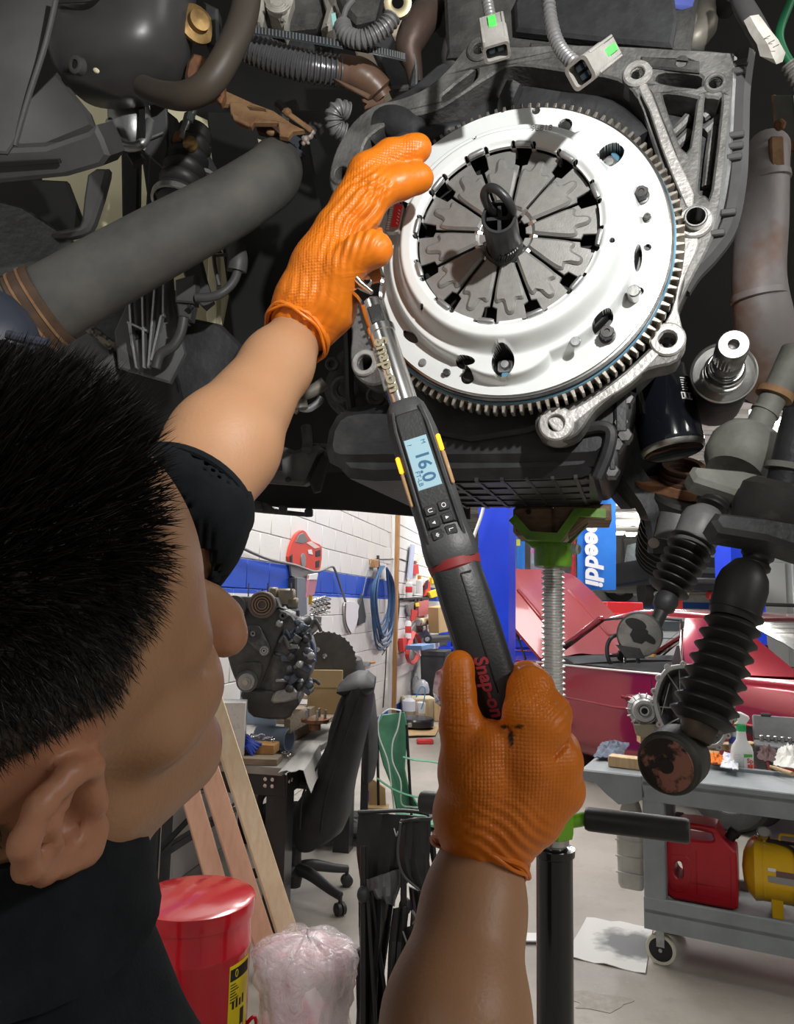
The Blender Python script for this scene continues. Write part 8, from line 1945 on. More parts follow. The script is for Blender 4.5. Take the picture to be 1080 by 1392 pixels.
# back rest: rings along the height, drawn in the vertical plane facing the lens
def chb(px,py,o=0.):return hit(px,py,V((FB.x,FB.y+o,0)),V((0,-1,0)))
ctr_l = [((505,935),8),((494,945),20),((482,970),24),((468,1000),27),((450,1040),31),((436,1075),32),((428,1105),28),((424,1130),20)]
m = MB();rg = []
edgeL = [(478,932),(466,945),(458,965),(450,990),(447,1010),(434,1040),(420,1070),(398,1100),(400,1128),(410,1137)]
edgeR = [(500,926),(507,935),(507,952),(503,975),(498,1000),(490,1035),(483,1065),(478,1095),(470,1120),(440,1137)]
for (a,b_) in zip(cr([V((*p,0)) for p in edgeL],2),cr([V((*p,0)) for p in edgeR],2)):
    A,B_ = chb(a.x,a.y),chb(b_.x,b_.y);c = (A+B_)/2;hw = (B_-A).length/2;ux_ = (B_-A).normalized()
    rg.append([c+ux_*hw*math.copysign(abs(math.cos(u))**.8,math.cos(u))+V((.04,1,0))*.25*math.copysign(abs(math.sin(u))**.6,math.sin(u)) for u in [2*PI*k/28 for k in range(28)]])
m.loft(rg);m.build('backrest',lea,t)
m = MB();P_ = [chb(x,y,-.245) for x,y in ((466,960),(452,1000),(430,1045),(412,1080),(408,1128))];m.tube(cr(P_,5),.006,6);m.build('back_piping',lea,t)
m = MB();P_ = [chb(x,y,-.25) for x,y in ((488,950),(476,985),(462,1025),(448,1065),(440,1100),(436,1132))];m.tube(cr(P_,5),.005,6);m.build('back_piping',lea,t)
m = MB();rg = []
for x,hw in ((462,6),(472,16),(486,22),(500,20),(510,8)):
    c = chb(x,934-(x-462)*.12,-.02);r_ = hw*cd_/F
    rg.append([c+V((0,.22*math.cos(u),r_*.9*math.sin(u))) for u in [2*PI*k/20 for k in range(20)]])
m.loft(rg);m.build('head_cushion',lea,t)
m = MB();rg = []
for x,hh in ((345,8),(360,16),(400,18),(440,16),(452,8)):
    c = chb(x,1112+(x-345)*.03);r_ = hh*cd_/F
    rg.append([c+V((0,.19*math.copysign(abs(math.cos(u))**.6,math.cos(u)),r_*math.sin(u))) for u in [2*PI*k/24 for k in range(24)]])
m.loft(rg);m.build('seat',lea,t)
for o_ in (-.20,.27):
    m = MB();m.tube(cr([chb(x,y,o_) for x,y in ((352,1108),(356,1082),(380,1068),(410,1066),(424,1072),(428,1085),(424,1105),(410,1122))],5),crr([.016,.018,.021,.022,.022,.022,.022,.018],5),12);m.build('armrest',cpl,t)
    m = MB();m.ell(tuple(chb(424,1062,o_)),(.025,.02,.014));m.ell(tuple(chb(420,1128,o_)),(.03,.02,.02));m.build('arm_joint',cpl,t,kind='stuff')
zc_ = chb(400,1135).z;CC = V((FB.x-.06,FB.y,0));CC = V((chb(402,1135).x,FB.y,0))
m = MB();m.lathe([(.0001,.06),(.035,.06),(.045,.12),(.035,.16),(.032,.30),(.020,.31),(.020,zc_),(.0001,zc_)],CC,(0,0,1),24);m.build('gas_column',cpl,t)
m = MB();m.box((0,0,0),(.26,.26,.05),M.Translation(CC+V((0,0,zc_))),.015);m.build('seat_mount',cpl,t)
tgt = floor_at(472,1248);a0_ = math.atan2(tgt.y-CC.y,tgt.x-CC.x)
for k in range(5):
    a = a0_+2*PI*k/5;u = V((math.cos(a),math.sin(a),0));m = MB()
    m.tube(cr([CC+V((0,0,.145)),CC+u*.10+V((0,0,.145)),CC+u*.24+V((0,0,.105)),CC+u*.315+V((0,0,.088))],4),crr([.030,.030,.023,.020],4),12);lg = m.build('base_leg',cpl,t)
    s_ = V((-u.y,u.x,0));c = CC+u*.315+V((0,0,.030));m = MB();m.lathe([(.0001,-.026),(.022,-.026),(.030,-.020),(.030,-.004),(.020,-.003),(.020,.003),(.030,.004),(.030,.020),(.022,.026),(.0001,.026)],c,s_+u*.3,20);m.tube([c+V((0,0,.02)),c+V((0,0,.06))],.010,8);m.build('caster',cpl,lg)
# second chair behind
t = thing('office_chair','second dark office chair back standing behind the leather chair','chair',floor_at(492,1150));sb_ = floor_at(499,1138);ORG[t.name] = sb_;t.location = sb_
def ch2(px,py,o=0.):return hit(px,py,V((sb_.x,sb_.y+o,0)),V((0,-1,0)))
m = MB();rg = []
for a,b_ in zip([(474,893),(470,910),(478,940),(492,985),(492,1030),(494,1056)],[(492,896),(498,915),(510,945),(514,985),(514,1030),(510,1052)]):
    A,B_ = ch2(*a),ch2(*b_);c = (A+B_)/2;hw = (B_-A)/2;rg.append([c+hw*math.cos(u)+V((0,.22,0))*math.sin(u) for u in [2*PI*k/24 for k in range(24)]])
m.loft(rg);m.build('backrest',mat('dark_grey_fabric',(.055,.053,.052),.8,0,(.04,.04,.04),20,bump=.15,bscale=300),t)
m = MB();m.bar(ch2(497,1030),ch2(494,1140),.05,.03,V((0,1,0)));m.build('back_stem',cpl,t)
m = MB();m.box(tuple(ch2(472,1120)),(.40,.42,.07),None,.03);m.build('seat',lea,t)
c2 = ch2(474,1125);c2.z = 0;m = MB();m.lathe([(.03,.08),(.03,.45),(.0001,.45)],c2,(0,0,1),16);m.build('gas_column',cpl,t)
for k in range(5):
    a = 2*PI*k/5+.3;u = V((math.cos(a),math.sin(a),0));m = MB();m.tube([c2+V((0,0,.11)),c2+u*.28+V((0,0,.07))],[.024,.018],10);lg = m.build('base_leg',cpl,t);m = MB();m.ell(tuple(c2+u*.28+V((0,0,.028))),(.028,.028,.028));m.build('caster',cpl,lg)
# green folding chair
gm = mat('green_mesh',(.09,.27,.17),.7,0,(.12,.33,.21),12,bump=.2,bscale=500);piping = mat('white_piping',(.74,.78,.74),.5)
gb = floor_at(560,1120);t = thing('folding_chair','green mesh folding camp chair with white piping and green arm straps','chair',gb)
def gq(px,py,o=0.):return hit(px,py,V((gb.x,gb.y+o,0)),V((0,-1,0)))
L_ = [(520,972),(514,985),(514,1010),(522,1040),(534,1070),(540,1105)];R_ = [(550,968),(553,985),(552,1020),(550,1045),(556,1075),(572,1100)]
G = [[gq(a[0]+(b_[0]-a[0])*s_,a[1]+(b_[1]-a[1])*s_,.05*math.sin(PI*s_)) for s_ in (0,.2,.4,.6,.8,1)] for a,b_ in zip(L_,R_)]
m = MB();m.sheet(G,.012);m.build('back_panel',gm,t)
G = [[gq(540,1085,0).lerp(gq(556,1095,0),0)+V((.40*i/6,-.15*j/4,.02*math.cos(i)*.3-.04*(i == 0)*0)) for j in range(5)] for i in range(7)]
G = [[gq(538+11*i,1104+1.5*i+4*j,.12-.1*j) for j in range(4)] for i in range(8)]
m = MB();m.sheet(G,.015);m.build('seat_panel',gm,t)
for pts in (((517,972),(514,985),(516,1003),(526,1030),(530,1050),(536,1100)),((545,966),(541,990),(534,1010),(534,1035),(545,1062),(546,1092),(560,1097),(580,1098)),((520,970),(530,964),(545,966))):
    m = MB();m.tube(cr([gq(*p,-.02) for p in pts],6),.006,6);m.build('white_piping',piping,t)
for pts in (((513,1058),(535,1073),(560,1082),(582,1084)),((548,1029),(565,1033),(585,1035),(604,1038))):
    m = MB();P_ = cr([gq(*p,-.05) for p in pts],5);m.tube(P_,.018,6,up=V((0,1,0)),ry=[.006]*len(P_));m.build('arm_strap',gm,t)
for a,b_ in (((513,985),(515,1130)),((553,985),(560,1130)),((600,1040),(606,1160)),((515,1128),(600,1150)),((540,1110),(610,1160))):
    p,q = gq(*a),gq(*b_);m = MB();m.tube([p,V((q.x,q.y,max(q.z,.012)))],.010,8);m.build('frame_tube',cable_black,t)
p = floor_at(512,1118);t = thing('cardboard_box','brown cardboard piece with a purple patch behind the second chair','box',p);m = MB();m.prism([(gq(*q_).x-p.x,gq(*q_).z) for q_ in ((496,1052),(508,1060),(524,1072),(525,1098),(508,1104),(494,1080))],-.02,.02,M.Translation((p.x,p.y,0)) @ M.Rotation(PI/2,4,'X'),(),.002);m.build('flap',cb,t)
m = MB();q_ = gq(497,1082,-.06);m.box(tuple(q_),(.05,.01,.07),None,.001);m.build('purple_patch',mat('patch_purple',(.10,.07,.40),.5),t);
p2 = floor_at(512,1126);m = MB();m.box((p2.x,p2.y+.1,.06),(.16,.12,.12),None,.003);m.build('carton',cb,t)
# black folded canvas chairs standing in front
fbk = floor_at(540,1500);fb_ = V((at(540,1300,2.1).x,at(540,1300,2.1).y,0))
t = thing('folded_chair','folded black canvas camp chair standing upright with its pockets and poles','folded chair',fb_)
canv = mat('black_canvas',(.014,.014,.015),.42,0,(.022,.022,.023),9,bump=.3,bscale=26);lin = mat('grey_lining',(.20,.20,.205),.55,0,(.12,.12,.125),18,bump=.3,bscale=30)
def fq(px,py,o=0.):return hit(px,py,V((fb_.x,fb_.y+o,0)),V((0,-1,0)))
def cloth_(name,L_,R_,o,mm,amp=.012,th=.006,n=9):
    G = []
    for i,(a,b_) in enumerate(zip(L_,R_)):
        G.append([fq(a[0]+(b_[0]-a[0])*j/n,a[1]+(b_[1]-a[1])*j/n,o+amp*math.sin(j*1.7+i*.8)-.03*math.sin(PI*j/n)) for j in range(n+1)])
    m = MB();m.sheet(G,th);return m.build(name,mm,t)
cloth_('back_canvas',[(488,1104),(486,1130),(486,1160),(490,1190),(494,1212)],[(584,1110),(582,1130),(570,1160),(560,1190),(550,1205)],.05,canv)
cloth_('front_canvas',[(545,1114),(543,1135),(541,1165),(546,1185),(560,1200)],[(585,1112),(586,1140),(584,1170),(588,1200),(590,1220)],-.05,canv,.008)
m = MB();m.tube(cr([fq(*p,o) for p,o in (((487,1104),.04),((515,1103),.03),((550,1102),.03),((580,1106),.0),((585,1113),-.05),((565,1114),-.09),((545,1118),-.06))],5),.006,8);m.build('top_hem',canv,t)
m = MB();m.tube(cr([fq(*p,-.08) for p in ((545,1118),(541,1160),(548,1188),(565,1205),(585,1218))],5),.004,6);m.build('edge_binding',mat('binding_grey',(.06,.06,.062),.5),t)
cloth_('grey_lining',[(499,1196),(500,1210),(508,1220),(520,1224)],[(546,1180),(546,1200),(540,1216),(536,1232)],.02,lin,.012)
cloth_('lower_canvas',[(488,1215),(489,1260),(492,1320),(490,1400),(488,1480)],[(535,1225),(530,1260),(522,1320),(520,1400),(520,1480)],.03,canv,.018)
cloth_('lower_canvas',[(535,1235),(530,1280),(528,1330),(522,1400),(520,1480)],[(556,1232),(552,1280),(548,1330),(546,1400),(548,1480)],-.04,mat('grey_black_canvas',(.030,.029,.029),.6,0,(.02,.02,.02),10,bump=.3,bscale=30),.012)
cloth_('side_pocket',[(548,1262),(556,1290),(566,1310),(572,1330)],[(590,1250),(600,1290),(606,1330),(606,1370)],-.06,canv,.010)
m = MB();m.tube([fq(548,1266,-.09),fq(562,1306,-.09)],.0025,6);m.build('pocket_binding',lin,t)
cloth_('side_canvas',[(556,1205),(560,1240),(556,1300),(552,1380),(552,1480)],[(592,1220),(600,1260),(610,1320),(610,1400),(610,1480)],.02,canv,.012)
for a,b_,r_,o in (((494,1150),(494,1480),.009,-.01),((549,1180),(549,1236),.009,-.05),((500,1216),(516,1480),.006,-.02),((505,1212),(540,1470),.006,.0),((560,1300),(561,1480),.006,-.06)):
    m = MB();m.tube([fq(*a,o),fq(*b_,o)],r_,8);m.build('frame_pole',cable_black,t)
for p in ((494,1216),(551,1232),(576,1236)):
    m = MB();m.ell(tuple(fq(*p,-.03)),(.018,.018,.024));m.build('frame_joint',cpl,t)
for k in range(3):m = MB();m.tube(cr([fq(560+4*k,1238+6*k,-.08),fq(566+3*k,1248+5*k,-.085),fq(562+3*k,1256+5*k,-.08)],4),.004,6);m.build('strap',lin,t)
wtx = fr(fq(539,1134,-.02),(1,0,0),(0,-1,0));m = MB();m.bar(fq(536,1126,.0),fq(539,1137,.0),.003,.002,V((0,-1,0)),0);m.bar(fq(539,1137,.0),fq(541,1130,.0),.003,.002,V((0,-1,0)),0);m.build('white_mark',print_white,t)
t = thing('camp_chair','dark frame and canvas heap behind the pink plastic bag','folded chair',V((fq(492,1400,.25).x,fq(492,1400,.25).y,0)))
G = [[fq(482+8*j+4*math.sin(i),1290+42*i,.25+.02*math.sin(i*2+j)) for j in range(5)] for i in range(6)];m = MB();m.sheet(G,.008);m.build('canvas',canv,t)
m = MB();m.tube(cr([fq(x,y,.2) for x,y in ((484,1300),(494,1290),(506,1304),(512,1340))],5),.010,8);m.build('frame_pole',cable_black,t)
t = thing('cable_loop','black cable loop hanging beside the folded chair and the lower glove','cable',fq(592,1150));m = MB();m.tube(cr([fq(x,y,-.02) for x,y in ((604,1124),(594,1132),(589,1148),(590,1165),(594,1180))],5),.009,8);m.build('cable',cable_black,t)
p = floor_at(708,1284);t = thing('white_strap','pale strap end lying on the floor behind the jack tube','strap',p);m = MB();m.sheet([[p+V((.10*i-.08,.04*j,.006+.01*math.sin(i))) for j in range(3)] for i in range(4)],.006);m.build('strap',print_white,t)
# ================================================================== red waste can, lumber, pole, plastic bag
rm = mat('can_red_enamel',(.58,.008,.02),.22,0,(.52,.006,.016),3,coat=.6)
rc = hit(266,1215,V((0,0,.58)),V((0,0,1)));R0 = (82/F)*(rc-CAM).dot(_f)*.98;rc0 = V((rc.x,rc.y,0))
t = thing('waste_can','round red lidded waste can with a yellow warning label','waste can',rc0)
m = MB();m.lathe([(.0001,0),(R0*.93,0),(R0*.95,.01),(R0*.95,.43),(R0*.965,.435),(R0*.965,.445),(R0*.95,.45),(R0*.95,.545),(.0001,.546)],rc0,(0,0,1),72);m.build('body',rm,t)
m = MB();m.lathe([(R0*.97,.525),(R0*1.0,.527),(R0*1.005,.560),(R0*.99,.572),(R0*.9,.578),(.0001,.586)],rc0,(0,0,1),72);m.build('lid',rm,t)
la = math.atan2((CAM-rc0).y,(CAM-rc0).x)+.95
def rp(a,z,k=.953):return rc0+V((R0*k*math.cos(a),R0*k*math.sin(a),z))
ylw = mat('warning_yellow',(.80,.66,.01),.45)
m = MB();m.sheet([[rp(la-.28+.07*i,z) for z in (.185,.30,.415)] for i in range(9)],.001);lb = m.build('label',ylw,t)
m = MB();m.sheet([[rp(la-.26+.065*i,z,.957) for z in (.372,.405)] for i in range(9)],.001);m.build('label_header',print_black,lb)
m = MB();m.sheet([[rp(la+.02+.03*i,z,.957) for z in (.20,.28)] for i in range(5)],.001);m.build('label_picture',print_black,lb)
m = MB();m.sheet([[rp(la+.05+.02*i,z,.960) for z in (.205,.235)] for i in range(4)],.001);m.build('label_picture',ylw,lb)
for k in range(7):
    m = MB();a = la-.25;m.sheet([[rp(a+(.12+.04*(k % 3))*i/3,.360-.008*k+dz,.957) for dz in (0,.003)] for i in range(4)],.0006);m.build('label_print',print_black,lb)
for k in range(4):
    m = MB();a = la-.20+.09*k;m.sheet([[rp(a+.05*i/2,z,.957) for z in (.292,.312+.006*(k % 2))] for i in range(3)],.0006);m.build('label_print',print_black,lb)
for a in (la-.12,):
    m = MB();m.tube([rp(a+.03*math.cos(u),.39+.010*math.sin(u),.962) for u in [2*PI*q/12 for q in range(12)]],.0012,5,closed=True);m.build('label_symbol',ylw,lb)
m = MB();a = la+.42;m.tube(cr([rp(a,.20,.95),rp(a,.22,1.08),rp(a,.16,1.12),rp(a,.06,1.05)],5),.006,8);m.build('foot_lever',rm,t)
lum = mat('pink_pine',(.82,.50,.35),.6,0,(.74,.43,.29),5,bump=.1,bscale=60,stretch=(9,9,.6));lum2 = mat('yellow_pine',(.84,.68,.47),.6,0,(.76,.57,.36),5,bump=.1,bscale=60,stretch=(9,9,.6))
for k,(a,b_,da,db,mm,w_,h_,lab) in enumerate((((250,1030),(300,1240),3.15,2.85,lum,.082,.038,'pinkish plank leaning at the left of the lumber behind the red can'),((276,1010),(338,1270),3.10,2.78,lum,.084,.038,'middle plank of the lumber leaning behind the red can'),((298,985),(388,1330),3.05,2.66,lum2,.078,.04,'pale rightmost plank leaning beside the bench leg'))):
    p,q = at(*a,da),floor_at(b_[0]+14*k,b_[1]+30);q = q+V((0,0,.0));d = (q-p);p = p-d*.25
    X = fr((p+q)/2+V((0,0,.02)),d,V((.35,-.9,.3)));m = MB();m.box((0,0,0),(d.length*1.25-.0,w_,h_),X,.003);m.build('plank',mm,None,lab,'plank','planks leaning behind the red can')
p = at(213,1075,2.02);q = V((p.x,p.y,0));t = thing('black_pole','upright black pole in front of the red waste can','pole',q);m = MB();m.lathe([(.0001,0),(.019,0),(.019,p.z+.12),(.0001,p.z+.121)],q,(0,0,1),20);m.build('pole',mat('gloss_black_tube',(0,0,0)),t);m = MB();m.lathe([(.11,0),(.11,.01),(.03,.02),(.0001,.02)],q,(0,0,1),20);m.build('foot',print_black,t)
p,q = at(164,1090,2.4),floor_at(200,1330);t = thing('wooden_handle','worn wooden tool handle leaning between the shirt and the black pole','handle',q);m = MB();m.tube([q+V((0,0,.02)),p],[.021,.019],12);m.build('handle',mat('old_handle',(.42,.27,.14),.6,0,(.28,.17,.08),8,stretch=(8,8,1)),t)
p,q = at(196,1080,3.0),floor_at(190,1300);m = MB();m.bar(q,p,.05,.04,V((0,-1,0)));m.build('wood_stud',mat('dull_stud',(.30,.22,.15),.7),None,'dull narrow wooden stud standing behind the black pole','stud')
p,q = at(160,1215,3.3),at(265,1105,3.6);m = MB();m.tube([p,q],.014,8);m.build('wall_rod',cable_black,None,'thin black rod crossing the wall behind the red can','rod')
# pink plastic bag
pb_ = hit(414,1330,V((0,0,.25)),V((0,0,1)));pb_ = at(415,1370,2.25);pb_ = V((pb_.x,pb_.y,0));dpb = 2.25;t = thing('plastic_bag','tall crinkled clear plastic bag stuffed with pink sheeting beside the red can','bag',pb_)
def bag(name,k,mm,seed,kz=1.0,par=t):
    rg = [];ztop = hit(415,1268,V((pb_.x,pb_.y,0)),V((0,-1,0))).z*kz
    for i in range(34):
        z = ztop*i/33;v = i/33;r_ = []
        prof_ = (.146+.010*math.sin(v*9))*min(1,(1-v**14)**.5+.08) if v < 1 else .012
        for j in range(72):
            a = 2*PI*j/72;n_ = noise.noise(V((math.cos(a)*2.2+seed,math.sin(a)*2.2,z*5)))*.030+noise.noise(V((math.cos(a)*6+seed,math.sin(a)*6,z*16)))*.016+abs(noise.noise(V((math.cos(a)*10,math.sin(a)*10+seed,z*26))))*.012
            rr_ = prof_*k+n_*k*(.5+v)
            r_.append(V((pb_.x+rr_*math.cos(a)*1.0,pb_.y+rr_*math.sin(a)*.8,z+.02*v*noise.noise(V((math.cos(a)*3,math.sin(a)*3,seed))))))
        rg.append(r_)
    m = MB();m.loft(rg);return m.build(name,mm,par,sharp=180)
bag('pink_filling',.88,mat('pink_film',(.84,.50,.56),.4,0,(.86,.74,.75),9,.4,.6),2.0,.97)
pf = bpy.data.materials.new('clear_film');pf.use_nodes = True
def _film(m):
    nt = m.node_tree;N = nt.nodes;L = nt.links;o = N['Material Output'];b = N['Principled BSDF'];b.inputs['Base Color'].default_value = (.92,.86,.88,1);b.inputs['Roughness'].default_value = .16;b.inputs['Specular IOR Level'].default_value = 1.;b.inputs['Coat Weight'].default_value = .8
    tr = N.new('ShaderNodeBsdfTransparent');mx = N.new('ShaderNodeMixShader');mx.inputs[0].default_value = .36;L.new(tr.outputs[0],mx.inputs[1]);L.new(b.outputs[0],mx.inputs[2]);L.new(mx.outputs[0],o.inputs['Surface'])
    tc = N.new('ShaderNodeTexCoord');v = N.new('ShaderNodeTexNoise');v.inputs['Scale'].default_value = 24;v.inputs['Distortion'].default_value = 2.5;v.inputs['Detail'].default_value = 3;L.new(tc.outputs['Object'],v.inputs[0]);bp = N.new('ShaderNodeBump');bp.inputs['Strength'].default_value = .9;bp.inputs['Distance'].default_value = .015;L.new(v.outputs['Fac'],bp.inputs['Height']);L.new(bp.outputs[0],b.inputs['Normal'])
_film(pf);bag('clear_film',1.0,pf,7.0)
# ================================================================== things on the left wall
def wp_(px,py,o=.01):return hit(px,py,W0+WNm*o,WNm)
def wpoly(par,name,pts,o,th,mm,k=1):
    X = fr(wp_(*pts[0],o),WD,WNm);XI_ = X.inverted();q = [XI_ @ wp_(x,y,o) for x,y in pts];q = cr([V((a.x,a.y,0)) for a in q],k,True) if k > 1 else q
    m = MB();m.prism([(a.x,a.y) for a in q],-th,0,X,(),min(.002,th/3));return m.build(name,mm,par)
t = thing('car_cutout','flat cardboard cutout picture of a red car hung on the white wall','wall sign',wp_(415,750,.03))
wpoly(t,'red_body',[(394,768),(395,744),(402,728),(410,721),(416,723),(424,735),(435,740),(438,748),(436,772),(428,775),(414,772)],.03,.02,mat('cutout_red',(.66,.055,.03),.45),2)
wpoly(t,'windscreen',[(402,737),(407,727),(413,724),(420,735),(412,739)],.034,.006,mat('cutout_glass',(.16,.15,.15),.4))
wpoly(t,'hood_shine',[(417,738),(424,736),(436,744),(428,746)],.034,.006,mat('cutout_pale',(.80,.62,.55),.4))
wpoly(t,'head_lamp',[(419,748),(424,747),(426,754),(420,753)],.035,.006,print_white);wpoly(t,'grille',[(430,749),(436,747),(436,756),(430,757)],.035,.006,print_black)
wpoly(t,'grille',[(430,763),(435,761),(434,771),(430,772)],.035,.006,print_black)
wpoly(t,'wheel',[(410,756),(413,752),(416,757),(416,769),(412,771),(410,765)],.036,.006,zinc,2);wpoly(t,'wheel',[(395,756),(398,753),(398,766),(395,768)],.036,.006,print_black)
wpoly(t,'grey_base',[(395,768),(412,772),(430,776),(426,785),(412,790),(397,783)],.028,.015,mat('cutout_grey',(.30,.29,.28),.5))
t = thing('wall_bracket','grey metal upright fixed to the wall below the car cutout','bracket',wp_(411,810,.03));wpoly(t,'upright',[(404,785),(416,786),(418,835),(410,838),(404,830)],.06,.06,mat('bracket_grey',(.22,.25,.28),.45,.4));wpoly(t,'dark_side',[(401,786),(404,785),(404,815),(401,815)],.06,.06,cast_dark)
t = thing('hanging_pouch','small pink filled clear pouch hung beside the grey upright','pouch',wp_(425,795,.05));wpoly(t,'pouch',[(421,782),(433,780),(428,808),(417,812)],.07,.02,mat('pouch_pink',(.52,.22,.28),.35));wpoly(t,'pouch_top',[(422,781),(433,779),(431,788),(421,788)],.075,.02,print_white)
t = thing('wall_cable','grey cable drooping across the white wall to the white cloth','cable',wp_(400,770,.03));m = MB();m.tube(cr([wp_(x,y,.045) for x,y in ((270,700),(305,730),(330,745),(365,760),(400,768),(430,777),(450,770),(456,776),(464,800),(470,818))],6),.011,8);m.build('cable',mat('grey_wire',(.16,.16,.16),.5),t)
t = thing('hung_cloth','white cloth hanging on the wall beside the blue hoses','cloth',wp_(480,820,.03));wpoly(t,'cloth',[(471,818),(482,818),(489,824),(485,850),(478,860),(472,850),(470,832)],.04,.02,mat('hung_white',(.74,.73,.76),.8),2);m = MB();m.tube(cr([wp_(x,y,.05) for x,y in ((470,820),(470,845),(477,861))],4),.008,6);m.build('cloth_edge',mat('brown_edge',(.16,.10,.08),.7),t)
t = thing('hung_cloth','dark pointed cloth hanging between the white cloth and the hoses','cloth',wp_(492,810,.03));wpoly(t,'cloth',[(493,808),(498,838),(497,846),(488,850),(488,830)],.045,.02,mat('hung_dark',(.05,.055,.06),.8));m = MB();m.tube(cr([wp_(x,y,.05) for x,y in ((505,760),(499,782),(493,810))],4),.006,6);m.build('cord',mat('grey_wire',(0,0,0)),t)
t = thing('air_hose','coils of blue air hose hanging from a hook on the wall','hose',wp_(523,770,.06));hb = mat('hose_blue',(.035,.085,.19),.5,0,(.05,.12,.25),9)
rr = random.Random(4)
for k in range(9):
    x0 = 508+rr.uniform(-2,6);x1 = 532+rr.uniform(-4,6);yb = rr.uniform(832,880);o = .05+.02*k*.5
    m = MB();m.tube(cr([wp_(x,y,o) for x,y in ((519+rr.uniform(-2,4),770),(x0,795),(x0-1,825),(x0+5,yb),((x0+x1)/2,yb+6),(x1-3,yb-8),(x1,815),(x1-2,790),(526,772))],5),.012,8);m.build('hose_loop',hb,t)
m = MB();m.bar(wp_(506,766,.04),wp_(512,766,.04),.09,.06,WNm);m.build('wood_peg',mat('post_wood',(0,0,0)),t)
m = MB();m.tube([wp_(514,755,.04),wp_(516,785,.06)],.016,8);m.build('hook',cast_dark,t)
t = thing('wall_wire','thin black wires running along and down the wall at the post','wire',wp_(530,850,.03))
for pts in (((512,760),(530,760),(545,760),(552,763)),((530,845),(526,880),(524,920),(521,962)),((509,850),(512,875),(524,884)),((540,790),(543,820),(538,860),(520,890))):
    m = MB();m.tube(cr([wp_(x,y,.014) for x,y in pts],4),.007,6);m.build('wire',cable_black,t)
t = thing('wall_outlet','small grey outlet with an orange plug low on the wall','outlet',wp_(498,900,.02));m = MB();m.box((0,0,0),(.06,.05,.10),fr(wp_(497,902,.03),WD,WNm),.004);m.build('box',zinc,t);m = MB();m.tube([wp_(499,901,.05),wp_(509,900,.06)],.016,8);m.build('plug',mat('plug_orange',(.55,.26,.06),.5),t)
# ---- slat wall goods (each small but its own thing)
def sw(px,py,o=.04):return hit(px,py,W0+WNm*o,WNm)
def s_thing(name,lab,cat,px,py,o=.06,group=None):return thing(name,lab,cat,sw(px,py,o),group)
def s_card(name,lab,cat,pts,mm,o=.05,th=.03,k=1,trim=None):
    t = thing(name,lab,cat,sw(*pts[0],o));wpoly(t,name+'_face',pts,o,th,mm,k)
    if trim:wpoly(t,'trim_band',trim[0],o+.004,.006,trim[1])
    return t
def s_bottle(lab,px,py0,py1,r,mm,capm,o=.08,band=None):
    b0,b1 = sw(px,py1,o),sw(px,py0,o);h = (b1-b0).length;t = thing('bottle',lab,'bottle',b0);z = V((0,0,1))
    m = MB();m.lathe([(.0001,0),(r,0),(r,h*.72),(r*.5,h*.82),(.0001,h*.82)],b0,z,16);m.build('body',mm,t)
    m = MB();m.lathe([(r*.55,h*.80),(r*.55,h),(.0001,h)],b0,z,12);m.build('cap',capm,t)
    if band:m = MB();m.lathe([(r*1.01,h*.25),(r*1.03,h*.26),(r*1.03,h*.55),(r*1.01,h*.56)],b0,z,16);m.build('label',band,t)
pr = mat('goods_red',(.62,.05,.05),.45);po = mat('goods_orange',(.80,.30,.03),.45);py_ = mat('goods_yellow',(.82,.66,.03),.45);pp = mat('goods_pink_red',(.55,.16,.18),.5);pbk = mat('goods_black',(.03,.03,.033),.5);ptan = mat('goods_tan',(.66,.60,.42),.6)
s_bottle('white bottle with red label on the slat wall, left of the orange capped one',556,786,812,.045,print_white,print_white,band=pr)
s_bottle('white bottle with a broad orange cap on the slat wall',570,783,807,.05,print_white,po)
s_card('card_pack','red card pack hung above the white bottles on the slat wall','pack',[(563,768),(569,767),(570,780),(562,781)],pr)
s_card('blue_cloth','pale blue ribbon cloth hanging down the slat wall','cloth',[(560,740),(565,740),(561,786),(555,787)],mat('pale_blue',(.48,.54,.70),.6),.06,.02)
s_card('wood_wedge','small wooden wedge stuck on the slat wall near the wrench handle','wedge',[(565,762),(572,753),(574,756),(568,765)],ptan)
t = s_thing('hook_clamp','yellow clamp with a dark ring hanging on the slat wall','clamp',592,785);wpoly(t,'clamp_body',[(587,785),(597,783),(598,792),(588,793)],.07,.04,py_);m = MB();c = sw(589,781,.08);m.tube([c+WD*.06*math.cos(u)+V((0,0,.035*math.sin(u))) for u in [2*PI*q/12 for q in range(12)]],.012,6,closed=True);m.build('clamp_ring',pbk,t)
s_card('driver_tool','red and black hand tool hanging left of the yellow clamp','tool',[(580,792),(585,790),(586,806),(579,810)],pr,trim=([(579,790),(583,788),(582,800),(579,802)],pbk))
s_card('yellow_pouch','yellow pouch hanging on the slat wall beside the wrench handle','pouch',[(584,805),(600,800),(602,809),(587,813)],py_,.09,.06)
s_card('tool_rail','dark tool rail with pegs across the slat wall','rail',[(549,813),(586,811),(586,814),(549,816)],pbk,.06,.05)
for k in range(3):
    s_card('peg_hook',['dark peg under the tool rail, left one','dark peg under the tool rail, middle one','dark peg under the tool rail, right one'][k],'hook',[(564+k*5,814),(567+k*5,814),(567+k*5,819),(564+k*5,818)],pbk,.07,.03)
s_card('red_pouch','dull red pouch hanging under the tool rail','pouch',[(569,818),(583,816),(584,835),(570,838)],pp,.08,.05)
s_card('grey_pliers','grey pliers hanging left of the dull red pouch','pliers',[(555,822),(564,818),(562,832),(566,842),(560,840),(556,832)],zinc,.07,.03)
s_card('red_grips','red gripped pliers hanging below the grey pliers','pliers',[(560,828),(568,830),(566,842),(560,845)],pr,.08,.03)
